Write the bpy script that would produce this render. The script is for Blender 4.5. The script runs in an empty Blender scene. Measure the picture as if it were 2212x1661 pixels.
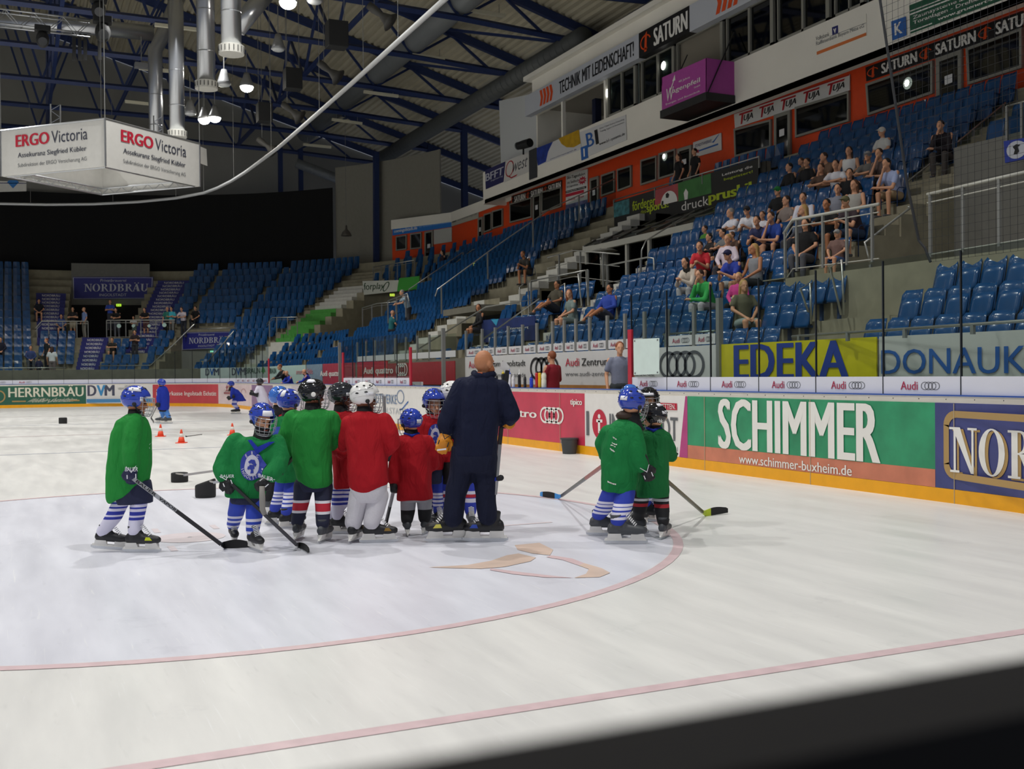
import bpy, bmesh, math, random
from mathutils import Vector, Matrix, noise
random.seed(7)
SC = bpy.context.scene
COL = SC.collection
R_ = math.radians
# ------------------------------------------------------------------ camera (solved from the rink markings: goal line X=4, circle centre (10,8), r 4.5)
FPX, YAW, PIT, ROL = 2326.75, -.4316, -.0098, -.0097
CP = Vector((-.305, 9.444, 1.4855))
W_, H_ = 2212, 1661
CF = Vector((math.cos(YAW)*math.cos(PIT), math.sin(YAW)*math.cos(PIT), math.sin(PIT)))
_r = Vector((math.sin(YAW), -math.cos(YAW), 0)); _u = _r.cross(CF)
CR = _r*math.cos(ROL)+_u*math.sin(ROL); CU = -_r*math.sin(ROL)+_u*math.cos(ROL)
cam = bpy.data.cameras.new('camera'); co = bpy.data.objects.new('camera', cam); COL.objects.link(co)
M4 = Matrix((CR, CU, -CF)).transposed().to_4x4(); M4.translation = CP
co.matrix_world = M4
cam.sensor_width = 36; cam.lens = FPX/W_*36; cam.clip_start = .02; cam.clip_end = 400
cam.dof.use_dof = True; cam.dof.focus_distance = 10.5; cam.dof.aperture_fstop = 4.6
SC.camera = co
SC.view_settings.view_transform = 'Standard'; SC.view_settings.look = 'None'
SC.view_settings.exposure = 0.0; SC.view_settings.gamma = 1
# ------------------------------------------------------------------ world: the dim spill of the rest of the hall
wd = bpy.data.worlds.new('world'); SC.world = wd; wd.use_nodes = True
wd.node_tree.nodes['Background'].inputs[0].default_value = (.80, .86, 1, 1)
wd.node_tree.nodes['Background'].inputs[1].default_value = .24
# ------------------------------------------------------------------ floodlights over the ice
def spot(name, loc, target, power, size, blend=.6, radius=.35, color=(1, .985, .955)):
    l = bpy.data.lights.new(name, 'SPOT'); o = bpy.data.objects.new(name, l); COL.objects.link(o)
    o.location = loc; o.rotation_euler = (Vector(target)-Vector(loc)).to_track_quat('-Z', 'Y').to_euler()
    l.energy = power; l.spot_size = R_(size); l.spot_blend = blend; l.shadow_soft_size = radius; l.color = color
    return o
for X in (4, 16, 28, 40, 52):
    for Y in (4, 15, 26):
        spot('ice_floodlight_beam', (X, Y, 15.6), (X, Y, 0), 2900, 128, .7, .22)
SC.cycles.max_bounces = 8; SC.cycles.transparent_max_bounces = 24
SC.cycles.diffuse_bounces = 3; SC.cycles.glossy_bounces = 3; SC.cycles.sample_clamp_indirect = 4
# ------------------------------------------------------------------ pixel -> plane helpers for reading positions off known planes of the hall
def ray(x, y): return CF*FPX + CR*(x-W_/2) - CU*(y-H_/2)
def onX(x, y, v): d = ray(x, y); return CP+d*((v-CP.x)/d.x)
def onY(x, y, v): d = ray(x, y); return CP+d*((v-CP.y)/d.y)
def onZ(x, y, v=0.): d = ray(x, y); return CP+d*((v-CP.z)/d.z)
def at(x, y, depth): d = ray(x, y); return CP+d*(depth/d.dot(CF))
def depth(p): return (Vector(p)-CP).dot(CF)
def proj(p):
    q = Vector(p)-CP; z = q.dot(CF); return W_/2+FPX*q.dot(CR)/z, H_/2-FPX*q.dot(CU)/z, z
RB = 8.5
def B(s, off=0., z=0.):          # rink outline: s along the right boards, round the corners, along the far end; off = outwards
    if s < 8.5:
        a = (8.5-s)/RB; return Vector((8.5-(RB+off)*math.sin(a), 8.5-(RB+off)*math.cos(a), z))
    if s <= 51.5: return Vector((s, -off, z))
    if s <= 64.852:
        a = (s-51.5)/RB; return Vector((51.5+(RB+off)*math.sin(a), 8.5-(RB+off)*math.cos(a), z))
    return Vector((60+off, 8.5+s-64.852, z))
def Bn(s):                        # inward normal (towards the ice)
    return (B(s, -1)-B(s, 0)).normalized()
def inv(p):
    x, y = p[0], p[1]
    if x < 8.5:
        a = math.atan2(8.5-x, 8.5-y); return 8.5-a*RB, math.hypot(8.5-x, 8.5-y)-RB
    if x <= 51.5: return x, -y
    a = math.atan2(x-51.5, 8.5-y)
    if a < math.pi/2: return 51.5+a*RB, math.hypot(x-51.5, 8.5-y)-RB
    return 64.852+y-8.5, x-60
def onB(x, y, off=0.):            # pixel on the surface at offset 'off' from the rink outline -> (s, z)
    d = ray(x, y).normalized(); lo = None; t = 3.
    while t < 110:
        s, o = inv(CP+d*t)
        if o >= off:
            a, b = t-.25, t
            for _ in range(30):
                m = (a+b)/2; s, o = inv(CP+d*m)
                if o >= off: b = m
                else: a = m
            p = CP+d*b; return inv(p)[0], p.z
        t += .25
    return None
# ------------------------------------------------------------------ materials
MATS = {}
def lin(h):
    h = h.lstrip('#'); v = [int(h[i:i+2], 16)/255 for i in (0, 2, 4)]
    return tuple(c/12.92 if c <= .04045 else ((c+.055)/1.055)**2.4 for c in v)
def mat(name, hexc, rough=.6, metal=0., var=0., scale=6., bump=0., bscale=30., emit=0., coat=0., spec=None):
    if name in MATS: return MATS[name]
    m = bpy.data.materials.new(name); m.use_nodes = True; MATS[name] = m
    nt = m.node_tree; b = nt.nodes['Principled BSDF']; c = lin(hexc)
    b.inputs['Base Color'].default_value = (*c, 1); b.inputs['Roughness'].default_value = rough; b.inputs['Metallic'].default_value = metal
    if spec is not None: b.inputs['Specular IOR Level'].default_value = spec
    if coat: b.inputs['Coat Weight'].default_value = coat; b.inputs['Coat Roughness'].default_value = .08
    if emit: b.inputs['Emission Color'].default_value = (*c, 1); b.inputs['Emission Strength'].default_value = emit
    if var or bump:
        tc = nt.nodes.new('ShaderNodeTexCoord')
    if var:
        n = nt.nodes.new('ShaderNodeTexNoise'); n.inputs['Scale'].default_value = scale; n.inputs['Detail'].default_value = 5
        nt.links.new(tc.outputs['Object'], n.inputs['Vector'])
        r = nt.nodes.new('ShaderNodeValToRGB'); nt.links.new(n.outputs['Fac'], r.inputs[0])
        r.color_ramp.elements[0].position = .3; r.color_ramp.elements[1].position = .7
        r.color_ramp.elements[0].color = (*[max(0, x*(1-var)) for x in c], 1); r.color_ramp.elements[1].color = (*[min(1, x*(1+var)) for x in c], 1)
        nt.links.new(r.outputs[0], b.inputs['Base Color'])
    if bump:
        n2 = nt.nodes.new('ShaderNodeTexNoise'); n2.inputs['Scale'].default_value = bscale; n2.inputs['Detail'].default_value = 3
        nt.links.new(tc.outputs['Object'], n2.inputs['Vector'])
        bp = nt.nodes.new('ShaderNodeBump'); bp.inputs['Strength'].default_value = bump; bp.inputs['Distance'].default_value = .02
        nt.links.new(n2.outputs['Fac'], bp.inputs['Height']); nt.links.new(bp.outputs[0], b.inputs['Normal'])
    return m
def stripes(name, bands, axis=2, rough=.8):
    """cloth dyed in bands along an object axis: bands = [(upper limit in m, hex) ...] from below"""
    if name in MATS: return MATS[name]
    m = mat(name, bands[0][1], rough); nt = m.node_tree; b = nt.nodes['Principled BSDF']
    tc = nt.nodes.new('ShaderNodeTexCoord'); sp = nt.nodes.new('ShaderNodeSeparateXYZ'); nt.links.new(tc.outputs['Object'], sp.inputs[0])
    lo = -.2; hi = 1.8
    mr = nt.nodes.new('ShaderNodeMapRange'); mr.inputs[1].default_value = lo; mr.inputs[2].default_value = hi
    nt.links.new(sp.outputs[axis], mr.inputs[0])
    r = nt.nodes.new('ShaderNodeValToRGB'); r.color_ramp.interpolation = 'CONSTANT'; nt.links.new(mr.outputs[0], r.inputs[0])
    e = r.color_ramp.elements; e[0].position = 0; e[0].color = (*lin(bands[0][1]), 1)
    prev = bands[0][0]; first = True
    for lim, hx in bands[1:]:
        pos = (prev-lo)/(hi-lo)
        if first: k = e[1]; k.position = pos; first = False
        else: k = e.new(pos)
        k.color = (*lin(hx), 1); prev = lim
    nt.links.new(r.outputs[0], b.inputs['Base Color'])
    return m
def glass(name, tint='#dfeeea', refl=.05, rough=.02, clear=.9):
    if name in MATS: return MATS[name]
    m = bpy.data.materials.new(name); m.use_nodes = True; MATS[name] = m
    nt = m.node_tree; nt.nodes.clear()
    o = nt.nodes.new('ShaderNodeOutputMaterial'); mx = nt.nodes.new('ShaderNodeMixShader'); t = nt.nodes.new('ShaderNodeBsdfTransparent'); g = nt.nodes.new('ShaderNodeBsdfGlossy')
    t.inputs[0].default_value = (*[x*clear for x in lin(tint)], 1); g.inputs['Roughness'].default_value = rough
    lw = nt.nodes.new('ShaderNodeLayerWeight'); lw.inputs[0].default_value = .5
    pw = nt.nodes.new('ShaderNodeMath'); pw.operation = 'POWER'; pw.inputs[1].default_value = 4.5; nt.links.new(lw.outputs['Facing'], pw.inputs[0])
    ad = nt.nodes.new('ShaderNodeMath'); ad.operation = 'MULTIPLY_ADD'; ad.inputs[1].default_value = .5; ad.inputs[2].default_value = refl
    nt.links.new(pw.outputs[0], ad.inputs[0]); nt.links.new(ad.outputs[0], mx.inputs[0])
    nt.links.new(t.outputs[0], mx.inputs[1]); nt.links.new(g.outputs[0], mx.inputs[2]); nt.links.new(mx.outputs[0], o.inputs[0])
    return m
def emis(name, hexc, strength):
    if name in MATS: return MATS[name]
    m = bpy.data.materials.new(name); m.use_nodes = True; MATS[name] = m
    nt = m.node_tree; nt.nodes.clear(); o = nt.nodes.new('ShaderNodeOutputMaterial'); e = nt.nodes.new('ShaderNodeEmission')
    e.inputs[0].default_value = (*lin(hexc), 1); e.inputs[1].default_value = strength; nt.links.new(e.outputs[0], o.inputs[0])
    return m
# ------------------------------------------------------------------ mesh builder
def basis(d, up=None):
    d = d.normalized(); up = up or Vector((0, 0, 1))
    if abs(d.dot(up)) > .98: up = Vector((0, 1, 0)) if abs(d.y) < .9 else Vector((1, 0, 0))
    x = d.cross(up).normalized(); return x, x.cross(d).normalized()
class MB:
    def __init__(s): s.v = []; s.f = []
    def add(s, vs, fs):
        b = len(s.v); s.v += [tuple(x) for x in vs]; s.f += [tuple(i+b for i in q) for q in fs]; return s
    def box(s, lo, hi):
        x0, y0, z0 = lo; x1, y1, z1 = hi
        return s.hexa([(x0, y0, z0), (x1, y0, z0), (x1, y1, z0), (x0, y1, z0), (x0, y0, z1), (x1, y0, z1), (x1, y1, z1), (x0, y1, z1)])
    def hexa(s, p): return s.add(p, [(0, 3, 2, 1), (4, 5, 6, 7), (0, 1, 5, 4), (1, 2, 6, 5), (2, 3, 7, 6), (3, 0, 4, 7)])
    def quad(s, a, b, c, d): return s.add([a, b, c, d], [(0, 1, 2, 3)])
    def slab(s, q, t, n=None):      # quad a,b,c,d given thickness t along normal n
        a, b, c, d = [Vector(p) for p in q]
        n = n or (b-a).cross(d-a).normalized()
        k = n*t; return s.hexa([a, b, c, d, a+k, b+k, c+k, d+k])
    def bar(s, p0, p1, w, h=None, up=None):
        p0, p1 = Vector(p0), Vector(p1); h = h or w; x, y = basis(p1-p0, up); x = x*(w/2); y = y*(h/2)
        return s.hexa([p0-x-y, p0+x-y, p0+x+y, p0-x+y, p1-x-y, p1+x-y, p1+x+y, p1-x+y])
    def tube(s, pts, r, n=8, cap=True, el=None, up=None):
        pts = [Vector(p) for p in pts]; m = len(pts); rr = r if isinstance(r, (list, tuple)) else [r]*m
        vs = []; fs = []; px = None
        for i, p in enumerate(pts):
            d = (pts[min(i+1, m-1)]-pts[max(i-1, 0)])
            if d.length < 1e-9: d = Vector((0, 0, 1))
            if up is None and px is not None:
                d = d.normalized(); x = (px-d*px.dot(d))
                x = x.normalized() if x.length > 1e-4 else basis(d)[0]; y = x.cross(d).normalized(); px = x
            else: x, y = basis(d, up); px = x
            ex, ey = (rr[i], rr[i]) if not isinstance(rr[i], (list, tuple)) else rr[i]
            for k in range(n):
                a = 2*math.pi*k/n; vs.append(p+x*(ex*math.cos(a))+y*(ey*math.sin(a)))
        for i in range(m-1):
            for k in range(n): fs.append((i*n+k, i*n+(k+1) % n, (i+1)*n+(k+1) % n, (i+1)*n+k))
        if cap: fs += [tuple(reversed(range(n))), tuple(range((m-1)*n, m*n))]
        return s.add(vs, fs)
    def ball(s, c, r, n=12, m=8, M=None):
        c = Vector(c); rx, ry, rz = r if isinstance(r, (list, tuple)) else (r, r, r)
        vs = []; fs = []
        for i in range(m+1):
            t = math.pi*i/m
            for k in range(n):
                a = 2*math.pi*k/n; v = Vector((rx*math.sin(t)*math.cos(a), ry*math.sin(t)*math.sin(a), rz*math.cos(t)))
                vs.append(c+(M@v if M else v))
        for i in range(m):
            for k in range(n):
                q = (i*n+k, (i+1)*n+k, (i+1)*n+(k+1) % n, i*n+(k+1) % n); fs.append(q)
        return s.add(vs, fs)
    def cap(s, p0, p1, r0, r1, n=10):     # tapered capsule with rounded ends
        p0, p1 = Vector(p0), Vector(p1); d = (p1-p0)
        if d.length < 1e-6: return s.ball(p0, r0, n, 6)
        u = d.normalized(); pts = []; rr = []
        for a in (80, 50, 20): pts.append(p0-u*(r0*math.sin(R_(a)))); rr.append(r0*math.cos(R_(a)))
        pts += [p0, p1]; rr += [r0, r1]
        for a in (20, 50, 80): pts.append(p1+u*(r1*math.sin(R_(a)))); rr.append(r1*math.cos(R_(a)))
        return s.tube(pts, rr, n)
    def lathe(s, c, prof, n=20, axis=(0, 0, 1)):   # profile [(r, z)]
        c = Vector(c); u = Vector(axis).normalized(); return s.tube([c+u*z for r, z in prof], [max(r, 1e-4) for r, z in prof], n)
    def build(s, name, m, parent=None, smooth=False, mods=None):
        me = bpy.data.meshes.new(name); me.from_pydata(s.v, [], s.f); me.update()
        return link(name, me, m, parent, smooth, mods)
def link(name, me, m, parent=None, smooth=False, mods=None):
    o = bpy.data.objects.new(name, me); COL.objects.link(o)
    if m:
        for mm in (m if isinstance(m, (list, tuple)) else [m]): me.materials.append(mm)
    if smooth: me.polygons.foreach_set('use_smooth', [True]*len(me.polygons))
    if parent: put(o, parent)
    if mods:
        for k in mods: k(o)
    return o
def put(o, parent):
    o.parent = parent
    o.matrix_parent_inverse = Matrix.Translation(-Vector(parent.location)) if parent.type == 'EMPTY' or parent.get('_w') else Matrix()
def tag(o, label, cat, group=None, kind=None):
    if label: o['label'] = label
    if cat: o['category'] = cat
    if group: o['group'] = group
    if kind: o['kind'] = kind
    return o
def struct(o): o['kind'] = 'structure'; return o
def thing(name, loc, label, cat, group=None):
    o = bpy.data.objects.new(name, None); COL.objects.link(o); o.location = Vector(loc); o.empty_display_size = .1
    return tag(o, label, cat, group)
def voxel(size, smooth=4, fac=.5):
    def f(o):
        r = o.modifiers.new('remesh', 'REMESH'); r.mode = 'VOXEL'; r.voxel_size = size; r.use_smooth_shade = True
        if smooth: k = o.modifiers.new('smooth', 'SMOOTH'); k.iterations = smooth; k.factor = fac
    return f
def solid(t, off=-1.):
    def f(o): k = o.modifiers.new('solid', 'SOLIDIFY'); k.thickness = t; k.offset = off
    return f
def subd(n=1):
    def f(o): k = o.modifiers.new('sub', 'SUBSURF'); k.levels = n; k.render_levels = n
    return f
def bev(w, seg=2):
    def f(o): k = o.modifiers.new('bevel', 'BEVEL'); k.width = w; k.segments = seg; k.limit_method = 'ANGLE'
    return f
# ------------------------------------------------------------------ lettering
V = Vector
_TX = {}
def text_shape(s, bold=0.):
    k = (s, bold)
    if k in _TX: return _TX[k]
    cu = bpy.data.curves.new('t', 'FONT'); cu.body = s; cu.size = 1; cu.offset = bold; cu.fill_mode = 'FRONT'; cu.resolution_u = 3
    o = bpy.data.objects.new('t', cu); me = o.to_mesh()
    vs = [(v.co.x, v.co.y) for v in me.vertices]; fs = [tuple(p.vertices) for p in me.polygons]
    o.to_mesh_clear(); bpy.data.objects.remove(o); bpy.data.curves.remove(cu)
    x0 = min(v[0] for v in vs); x1 = max(v[0] for v in vs); y0 = min(v[1] for v in vs); y1 = max(v[1] for v in vs)
    _TX[k] = ([((x-x0)/(x1-x0), (y-y0)/(y1-y0)) for x, y in vs], fs, (x1-x0)/(y1-y0)); return _TX[k]
def lettering(s, m, fn, parent, u0, u1, v0, v1, bold=0., shear=0., name='lettering', serif=0.):
    """fn(u, v) -> world point on the sign; the words fill the box u0..u1 x v0..v1"""
    vs, fs, asp = text_shape(s)
    b = MB(); sh = bold/max(.2, asp)*1.3
    c0 = V(fn(u0, v0)); eu = V(fn(u0+(u1-u0)*.01, v0))-c0; ev = V(fn(u0, v0+(v1-v0)*.01))-c0; nn = eu.cross(ev).normalized()
    if nn.dot(CP-c0) < 0: nn = -nn
    for i, k in enumerate((-sh, 0, sh) if bold else (0,)):
        b.add([nn*(.0012*i)+fn(u0+(u1-u0)*(k+sh+x*(1))/(1+2*sh)+shear*y*(v1-v0), v0+(v1-v0)*y) for x, y in vs], fs)
    return b.build(name, m, parent)
def shape2d(polys, m, fn, parent, name='emblem'):
    b = MB()
    for p in polys: b.add([fn(u, v) for u, v in p], [tuple(range(len(p)))])
    return b.build(name, m, parent)
def ring2d(cu, cv, ru, rv, w, wv=None, n=28, a0=0., a1=360.):
    wv = wv or w*rv/ru if ru else w; out = []
    for i in range(n):
        a, b_ = R_(a0+(a1-a0)*i/n), R_(a0+(a1-a0)*(i+1)/n)
        out.append([(cu+ru*math.cos(a), cv+rv*math.sin(a)), (cu+ru*math.cos(b_), cv+rv*math.sin(b_)), (cu+(ru-w)*math.cos(b_), cv+(rv-wv)*math.sin(b_)), (cu+(ru-w)*math.cos(a), cv+(rv-wv)*math.sin(a))])
    return out
def disc2d(cu, cv, ru, rv, n=24): return [[(cu+ru*math.cos(2*math.pi*i/n), cv+rv*math.sin(2*math.pi*i/n)) for i in range(n)]]
def rect2d(u0, u1, v0, v1): return [[(u0, v0), (u1, v0), (u1, v1), (u0, v1)]]
def quadfn(c, off=.01):        # corners bl, br, tr, tl in the world -> fn(u, v)
    a, b, cc, d = [Vector(p) for p in c]; n = (b-a).cross(d-a).normalized()
    if n.dot(CP-a) < 0: n = -n
    return lambda u, v: (a*(1-u)+b*u)*(1-v)+(d*(1-u)+cc*u)*v+n*off
def panel(name, c, m, label, cat, t=.03, group=None, parent=None):
    """flat sign with thickness, front face through the four corners"""
    a, b, cc, d = [Vector(p) for p in c]; n = (b-a).cross(d-a).normalized()
    if n.dot(CP-a) > 0: n = -n
    o = MB().slab((a, b, cc, d), t, n).build(name, m)
    if parent: put(o, parent)
    else: o['_w'] = 1; tag(o, label, cat, group)
    return o
# ================================================================== ICE
def ice_material():
    m = mat('ice', '#e9e7e3', .32); nt = m.node_tree; b = nt.nodes['Principled BSDF']; N = nt.nodes.new; L = nt.links.new
    tc = N('ShaderNodeTexCoord')
    sub = N('ShaderNodeVectorMath'); sub.operation = 'DISTANCE'; sub.inputs[1].default_value = (10, 8, 0); L(tc.outputs['Object'], sub.inputs[0])
    mr = N('ShaderNodeMapRange'); mr.inputs[1].default_value = 4.40; mr.inputs[2].default_value = 4.46; L(sub.outputs['Value'], mr.inputs[0])
    mx = N('ShaderNodeMix'); mx.data_type = 'RGBA'; mx.inputs[6].default_value = (*lin('#e6e7f0'), 1); mx.inputs[7].default_value = (*lin('#ecebe7'), 1)
    L(mr.outputs[0], mx.inputs[0])
    mp = N('ShaderNodeMapping'); mp.inputs['Scale'].default_value = (.35, 2.2, 1); mp.inputs['Rotation'].default_value = (0, 0, .5); L(tc.outputs['Object'], mp.inputs[0])
    n = N('ShaderNodeTexNoise'); n.inputs['Scale'].default_value = 1.6; n.inputs['Detail'].default_value = 9; n.inputs['Roughness'].default_value = .62; L(mp.outputs[0], n.inputs['Vector'])
    r = N('ShaderNodeValToRGB'); r.color_ramp.elements[0].position = .25; r.color_ramp.elements[0].color = (.86, .86, .87, 1); r.color_ramp.elements[1].position = .68; r.color_ramp.elements[1].color = (1, 1, 1, 1); L(n.outputs['Fac'], r.inputs[0])
    mp2 = N('ShaderNodeMapping'); mp2.inputs['Scale'].default_value = (1.2, 9, 1); mp2.inputs['Rotation'].default_value = (0, 0, -.9); L(tc.outputs['Object'], mp2.inputs[0])
    n2 = N('ShaderNodeTexNoise'); n2.inputs['Scale'].default_value = 3.; n2.inputs['Detail'].default_value = 6; L(mp2.outputs[0], n2.inputs['Vector'])
    r2 = N('ShaderNodeValToRGB'); r2.color_ramp.elements[0].position = .62; r2.color_ramp.elements[0].color = (1, 1, 1, 1); r2.color_ramp.elements[1].position = .8; r2.color_ramp.elements[1].color = (.9, .9, .9, 1); L(n2.outputs['Fac'], r2.inputs[0])
    m1 = N('ShaderNodeMix'); m1.data_type = 'RGBA'; m1.blend_type = 'MULTIPLY'; m1.inputs[0].default_value = 1; L(mx.outputs[2], m1.inputs[6]); L(r.outputs[0], m1.inputs[7])
    m2 = N('ShaderNodeMix'); m2.data_type = 'RGBA'; m2.blend_type = 'MULTIPLY'; m2.inputs[0].default_value = 1; L(m1.outputs[2], m2.inputs[6]); L(r2.outputs[0], m2.inputs[7])
    mp3 = N('ShaderNodeMapping'); mp3.inputs['Scale'].default_value = (.8, 26, 1); mp3.inputs['Rotation'].default_value = (0, 0, 1.15); L(tc.outputs['Object'], mp3.inputs[0])
    n3 = N('ShaderNodeTexNoise'); n3.inputs['Scale'].default_value = 2.2; n3.inputs['Detail'].default_value = 4; n3.inputs['Distortion'].default_value = .8; L(mp3.outputs[0], n3.inputs['Vector'])
    r3 = N('ShaderNodeValToRGB'); r3.color_ramp.elements[0].position = .64; r3.color_ramp.elements[0].color = (0, 0, 0, 1); r3.color_ramp.elements[1].position = .74; r3.color_ramp.elements[1].color = (.5, .5, .5, 1); L(n3.outputs['Fac'], r3.inputs[0])
    m3 = N('ShaderNodeMix'); m3.data_type = 'RGBA'; m3.inputs[7].default_value = (.93, .93, .93, 1); L(r3.outputs[0], m3.inputs[0]); L(m2.outputs[2], m3.inputs[6])
    n4 = N('ShaderNodeTexNoise'); n4.inputs['Scale'].default_value = 1.1; n4.inputs['Detail'].default_value = 10; n4.inputs['Roughness'].default_value = .75; L(tc.outputs['Object'], n4.inputs['Vector'])
    r4 = N('ShaderNodeValToRGB'); r4.color_ramp.elements[0].position = .60; r4.color_ramp.elements[0].color = (1, 1, 1, 1); r4.color_ramp.elements[1].position = .72; r4.color_ramp.elements[1].color = (.87, .87, .88, 1); L(n4.outputs['Fac'], r4.inputs[0])
    m4 = N('ShaderNodeMix'); m4.data_type = 'RGBA'; m4.blend_type = 'MULTIPLY'; m4.inputs[0].default_value = 1; L(m3.outputs[2], m4.inputs[6]); L(r4.outputs[0], m4.inputs[7])
    L(m4.outputs[2], b.inputs['Base Color'])
    rr = N('ShaderNodeMapRange'); rr.inputs[3].default_value = .22; rr.inputs[4].default_value = .5; L(n.outputs['Fac'], rr.inputs[0]); L(rr.outputs[0], b.inputs['Roughness'])
    b.inputs['Specular IOR Level'].default_value = .35
    return m
outline = [B(s) for s in [x*.5 for x in range(-10, 17)]+[8.5+i*2 for i in range(0, 22)]+[51.5+i*.5 for i in range(28)]+[66+i*3 for i in range(6)]]
b = MB(); pts = [Vector((p.x, p.y, 0)) for p in outline]+[Vector((60, 34, 0)), Vector((-.0, 34, 0))]
b.add(pts, [tuple(range(len(pts)))]); struct(b.build('floor_ice', ice_material()))
PINK = mat('faded_red_paint', '#e0c6c9', .35, var=.08, scale=9)
PINK2 = mat('faded_line_far', '#d8c6c6', .35, var=.05)
BLUEL = mat('faded_blue_paint', '#bfc3cf', .35, var=.06)
ORNG = mat('faded_orange_paint', '#e0c8b8', .35, var=.10, scale=4)
def flatring(name, c, r, w, m, z=.003, n=96, a0=0, a1=360):
    b = MB()
    for i in range(n):
        a, d = R_(a0+(a1-a0)*i/n), R_(a0+(a1-a0)*(i+1)/n)
        b.quad(*[(c[0]+q*math.cos(t), c[1]+q*math.sin(t), z) for q, t in ((r-w/2, a), (r+w/2, a), (r+w/2, d), (r-w/2, d))])
    return struct(b.build(name, m))
flatring('trim_faceoff_circle', (10, 8), 4.475, .085, PINK)
flatring('trim_faceoff_circle', (10, 22), 4.475, .085, PINK)
PINKF = mat('faint_pink_paint', '#e4d9dd', .35, var=.05, scale=6)
flatring('trim_faceoff_dot', (10, 8), .17, .30, PINKF, n=32)
flatring('trim_center_circle', (30, 15), 4.475, .09, PINK2)
flatring('trim_faceoff_circle', (50, 8), 4.475, .09, PINK2)
def flatbar(name, x0, x1, y0, y1, m, z=.0025): return struct(MB().quad((x0, y0, z), (x1, y0, z), (x1, y1, z), (x0, y1, z)).build(name, m))
flatbar('trim_goal_line', 3.965, 4.055, 1.2, 28, PINK)
flatbar('trim_blue_line', 22.84, 22.96, .1, 29.9, BLUEL); flatbar('trim_blue_line', 37.0, 37.14, .1, 29.9, BLUEL)
flatbar('trim_center_line', 29.92, 30.08, .1, 29.9, PINK2); flatbar('trim_goal_line', 55.96, 56.04, 1.6, 28, PINK2)
for x, y in ((9.3, 10.9), (10.7, 10.9), (9.3, 5.1), (10.7, 5.1)): flatbar('trim_hash_mark', x-.03, x+.03, y-.3+(.2 if y > 8 else -.2), y+.3+(.2 if y > 8 else -.2), PINKF)
for dx, dy in ((.45, .2), (.45, -.35), (-.75, .2), (-.75, -.35)):
    flatbar('trim_faceoff_tick', 10+dx, 10+dx+.3, 8+dy, 8+dy+.06, PINKF)
# faded crest painted under the ice: outlines read on the ice plane
def icepoly(px, m, z=.0032):
    b = MB(); b.add([Vector((*onZ(x, y)[:2], z)) for x, y in px], [tuple(range(len(px)))]); return struct(b.build('trim_ice_emblem', m))
icepoly([(925, 1226), (1010, 1221), (1060, 1212), (1095, 1200), (1120, 1196), (1158, 1205), (1146, 1213), (1090, 1225), (1040, 1229), (985, 1228)], ORNG)
icepoly([(1112, 1178), (1165, 1173), (1195, 1188), (1188, 1200), (1150, 1196), (1118, 1188)], ORNG)
icepoly([(1190, 1200), (1236, 1207), (1262, 1217), (1250, 1222), (1215, 1210), (1180, 1204)], PINK)
icepoly([(1262, 1217), (1300, 1228), (1318, 1238), (1296, 1247), (1240, 1249), (1266, 1240), (1272, 1230), (1250, 1222)], ORNG)
icepoly([(1060, 1228), (1130, 1237), (1190, 1244), (1240, 1249), (1180, 1248), (1110, 1241), (1058, 1232)], PINK)
# ================================================================== BOARDS
WHITEB = mat('board_white', '#efe9dd', .45, var=.03)
YEL = mat('kickplate_yellow', '#f5ad10', .42, var=.05)
BLUETRIM = mat('trim_blue', '#2c55a8', .4)
CONC = mat('concrete', '#938d78', .85, var=.12, scale=3)
CONC2 = mat('concrete_dark', '#6f6c60', .85, var=.10, scale=3)
STEEL = mat('steel_tube', '#b6b7b2', .32, metal=.75)
STEEL2 = mat('galvanised_post', '#8e8f8c', .5, metal=.35)
DKSEAM = mat('dark_joint', '#20242c', .5)
def strip(name, ss, off0, off1, z0, z1, m, parent=None):
    """solid band along the outline between offsets off0 (ice side) and off1, heights z0..z1"""
    b = MB(); n = len(ss)
    for s in ss: b.v += [tuple(B(s, off0, z0)), tuple(B(s, off1, z0)), tuple(B(s, off1, z1)), tuple(B(s, off0, z1))]
    for i in range(n-1):
        for k in range(4): b.f.append((i*4+k, i*4+(k+1) % 4, i*4+4+(k+1) % 4, i*4+4+k))
    b.f += [(3, 2, 1, 0), tuple((n-1)*4+k for k in range(4))]
    return b.build(name, m, parent)
def srange(a, c, st=.5):
    n = max(1, int(abs(c-a)/st+.5)); return [a+(c-a)*i/n for i in range(n+1)]
def sauto(a, c):
    out = [a]
    for k in [8.5]+[51.5+.445*i for i in range(31)]+[-4.85+.445*i for i in range(30)]:
        if a < k < c: out.append(k)
    return sorted(set(out+[c]))
SB = sauto(-4.85, 86)
SEGS = [(-4.85, 8.5), (8.5, 51.5), (51.5, 55.9), (55.9, 60.4), (60.4, 64.852), (64.852, 86)]
for a, c in SEGS: struct(strip('wall_boards', sauto(a, c), 0, .10, .155, 1.19, WHITEB))
struct(strip('trim_kickplate', SB, -.012, .10, 0, .155, YEL))
struct(strip('trim_board_cap', SB, -.02, .12, 1.19, 1.205, BLUETRIM))
b = MB()
for i in range(0, 25):                     # fixing screws of the white top rail
    for q in range(3):
        s = 7.0+i*1.2+q*.4; b.ball(B(s, -.004, 1.155), .006, 6, 4)
struct(b.build('trim_rail_screws', DKSEAM))
b = MB()
for s in (5.9, 8.48, 10.86, 13.24, 15.6, 18, 20.4, 22.8, 25.2): b.bar(B(s, -.014, 0), B(s, -.014, 1.11), .008, .006)
struct(b.build('trim_board_joints', mat('joint_grey', '#b9a98c', .6)))
# the board the camera looks over (dark top edge right under the lens)
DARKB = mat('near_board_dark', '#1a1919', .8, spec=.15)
nb = MB().box((-.05, 3, 0), (0, 26, 1.37)).build('wall_near_boards', DARKB); struct(nb)
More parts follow.
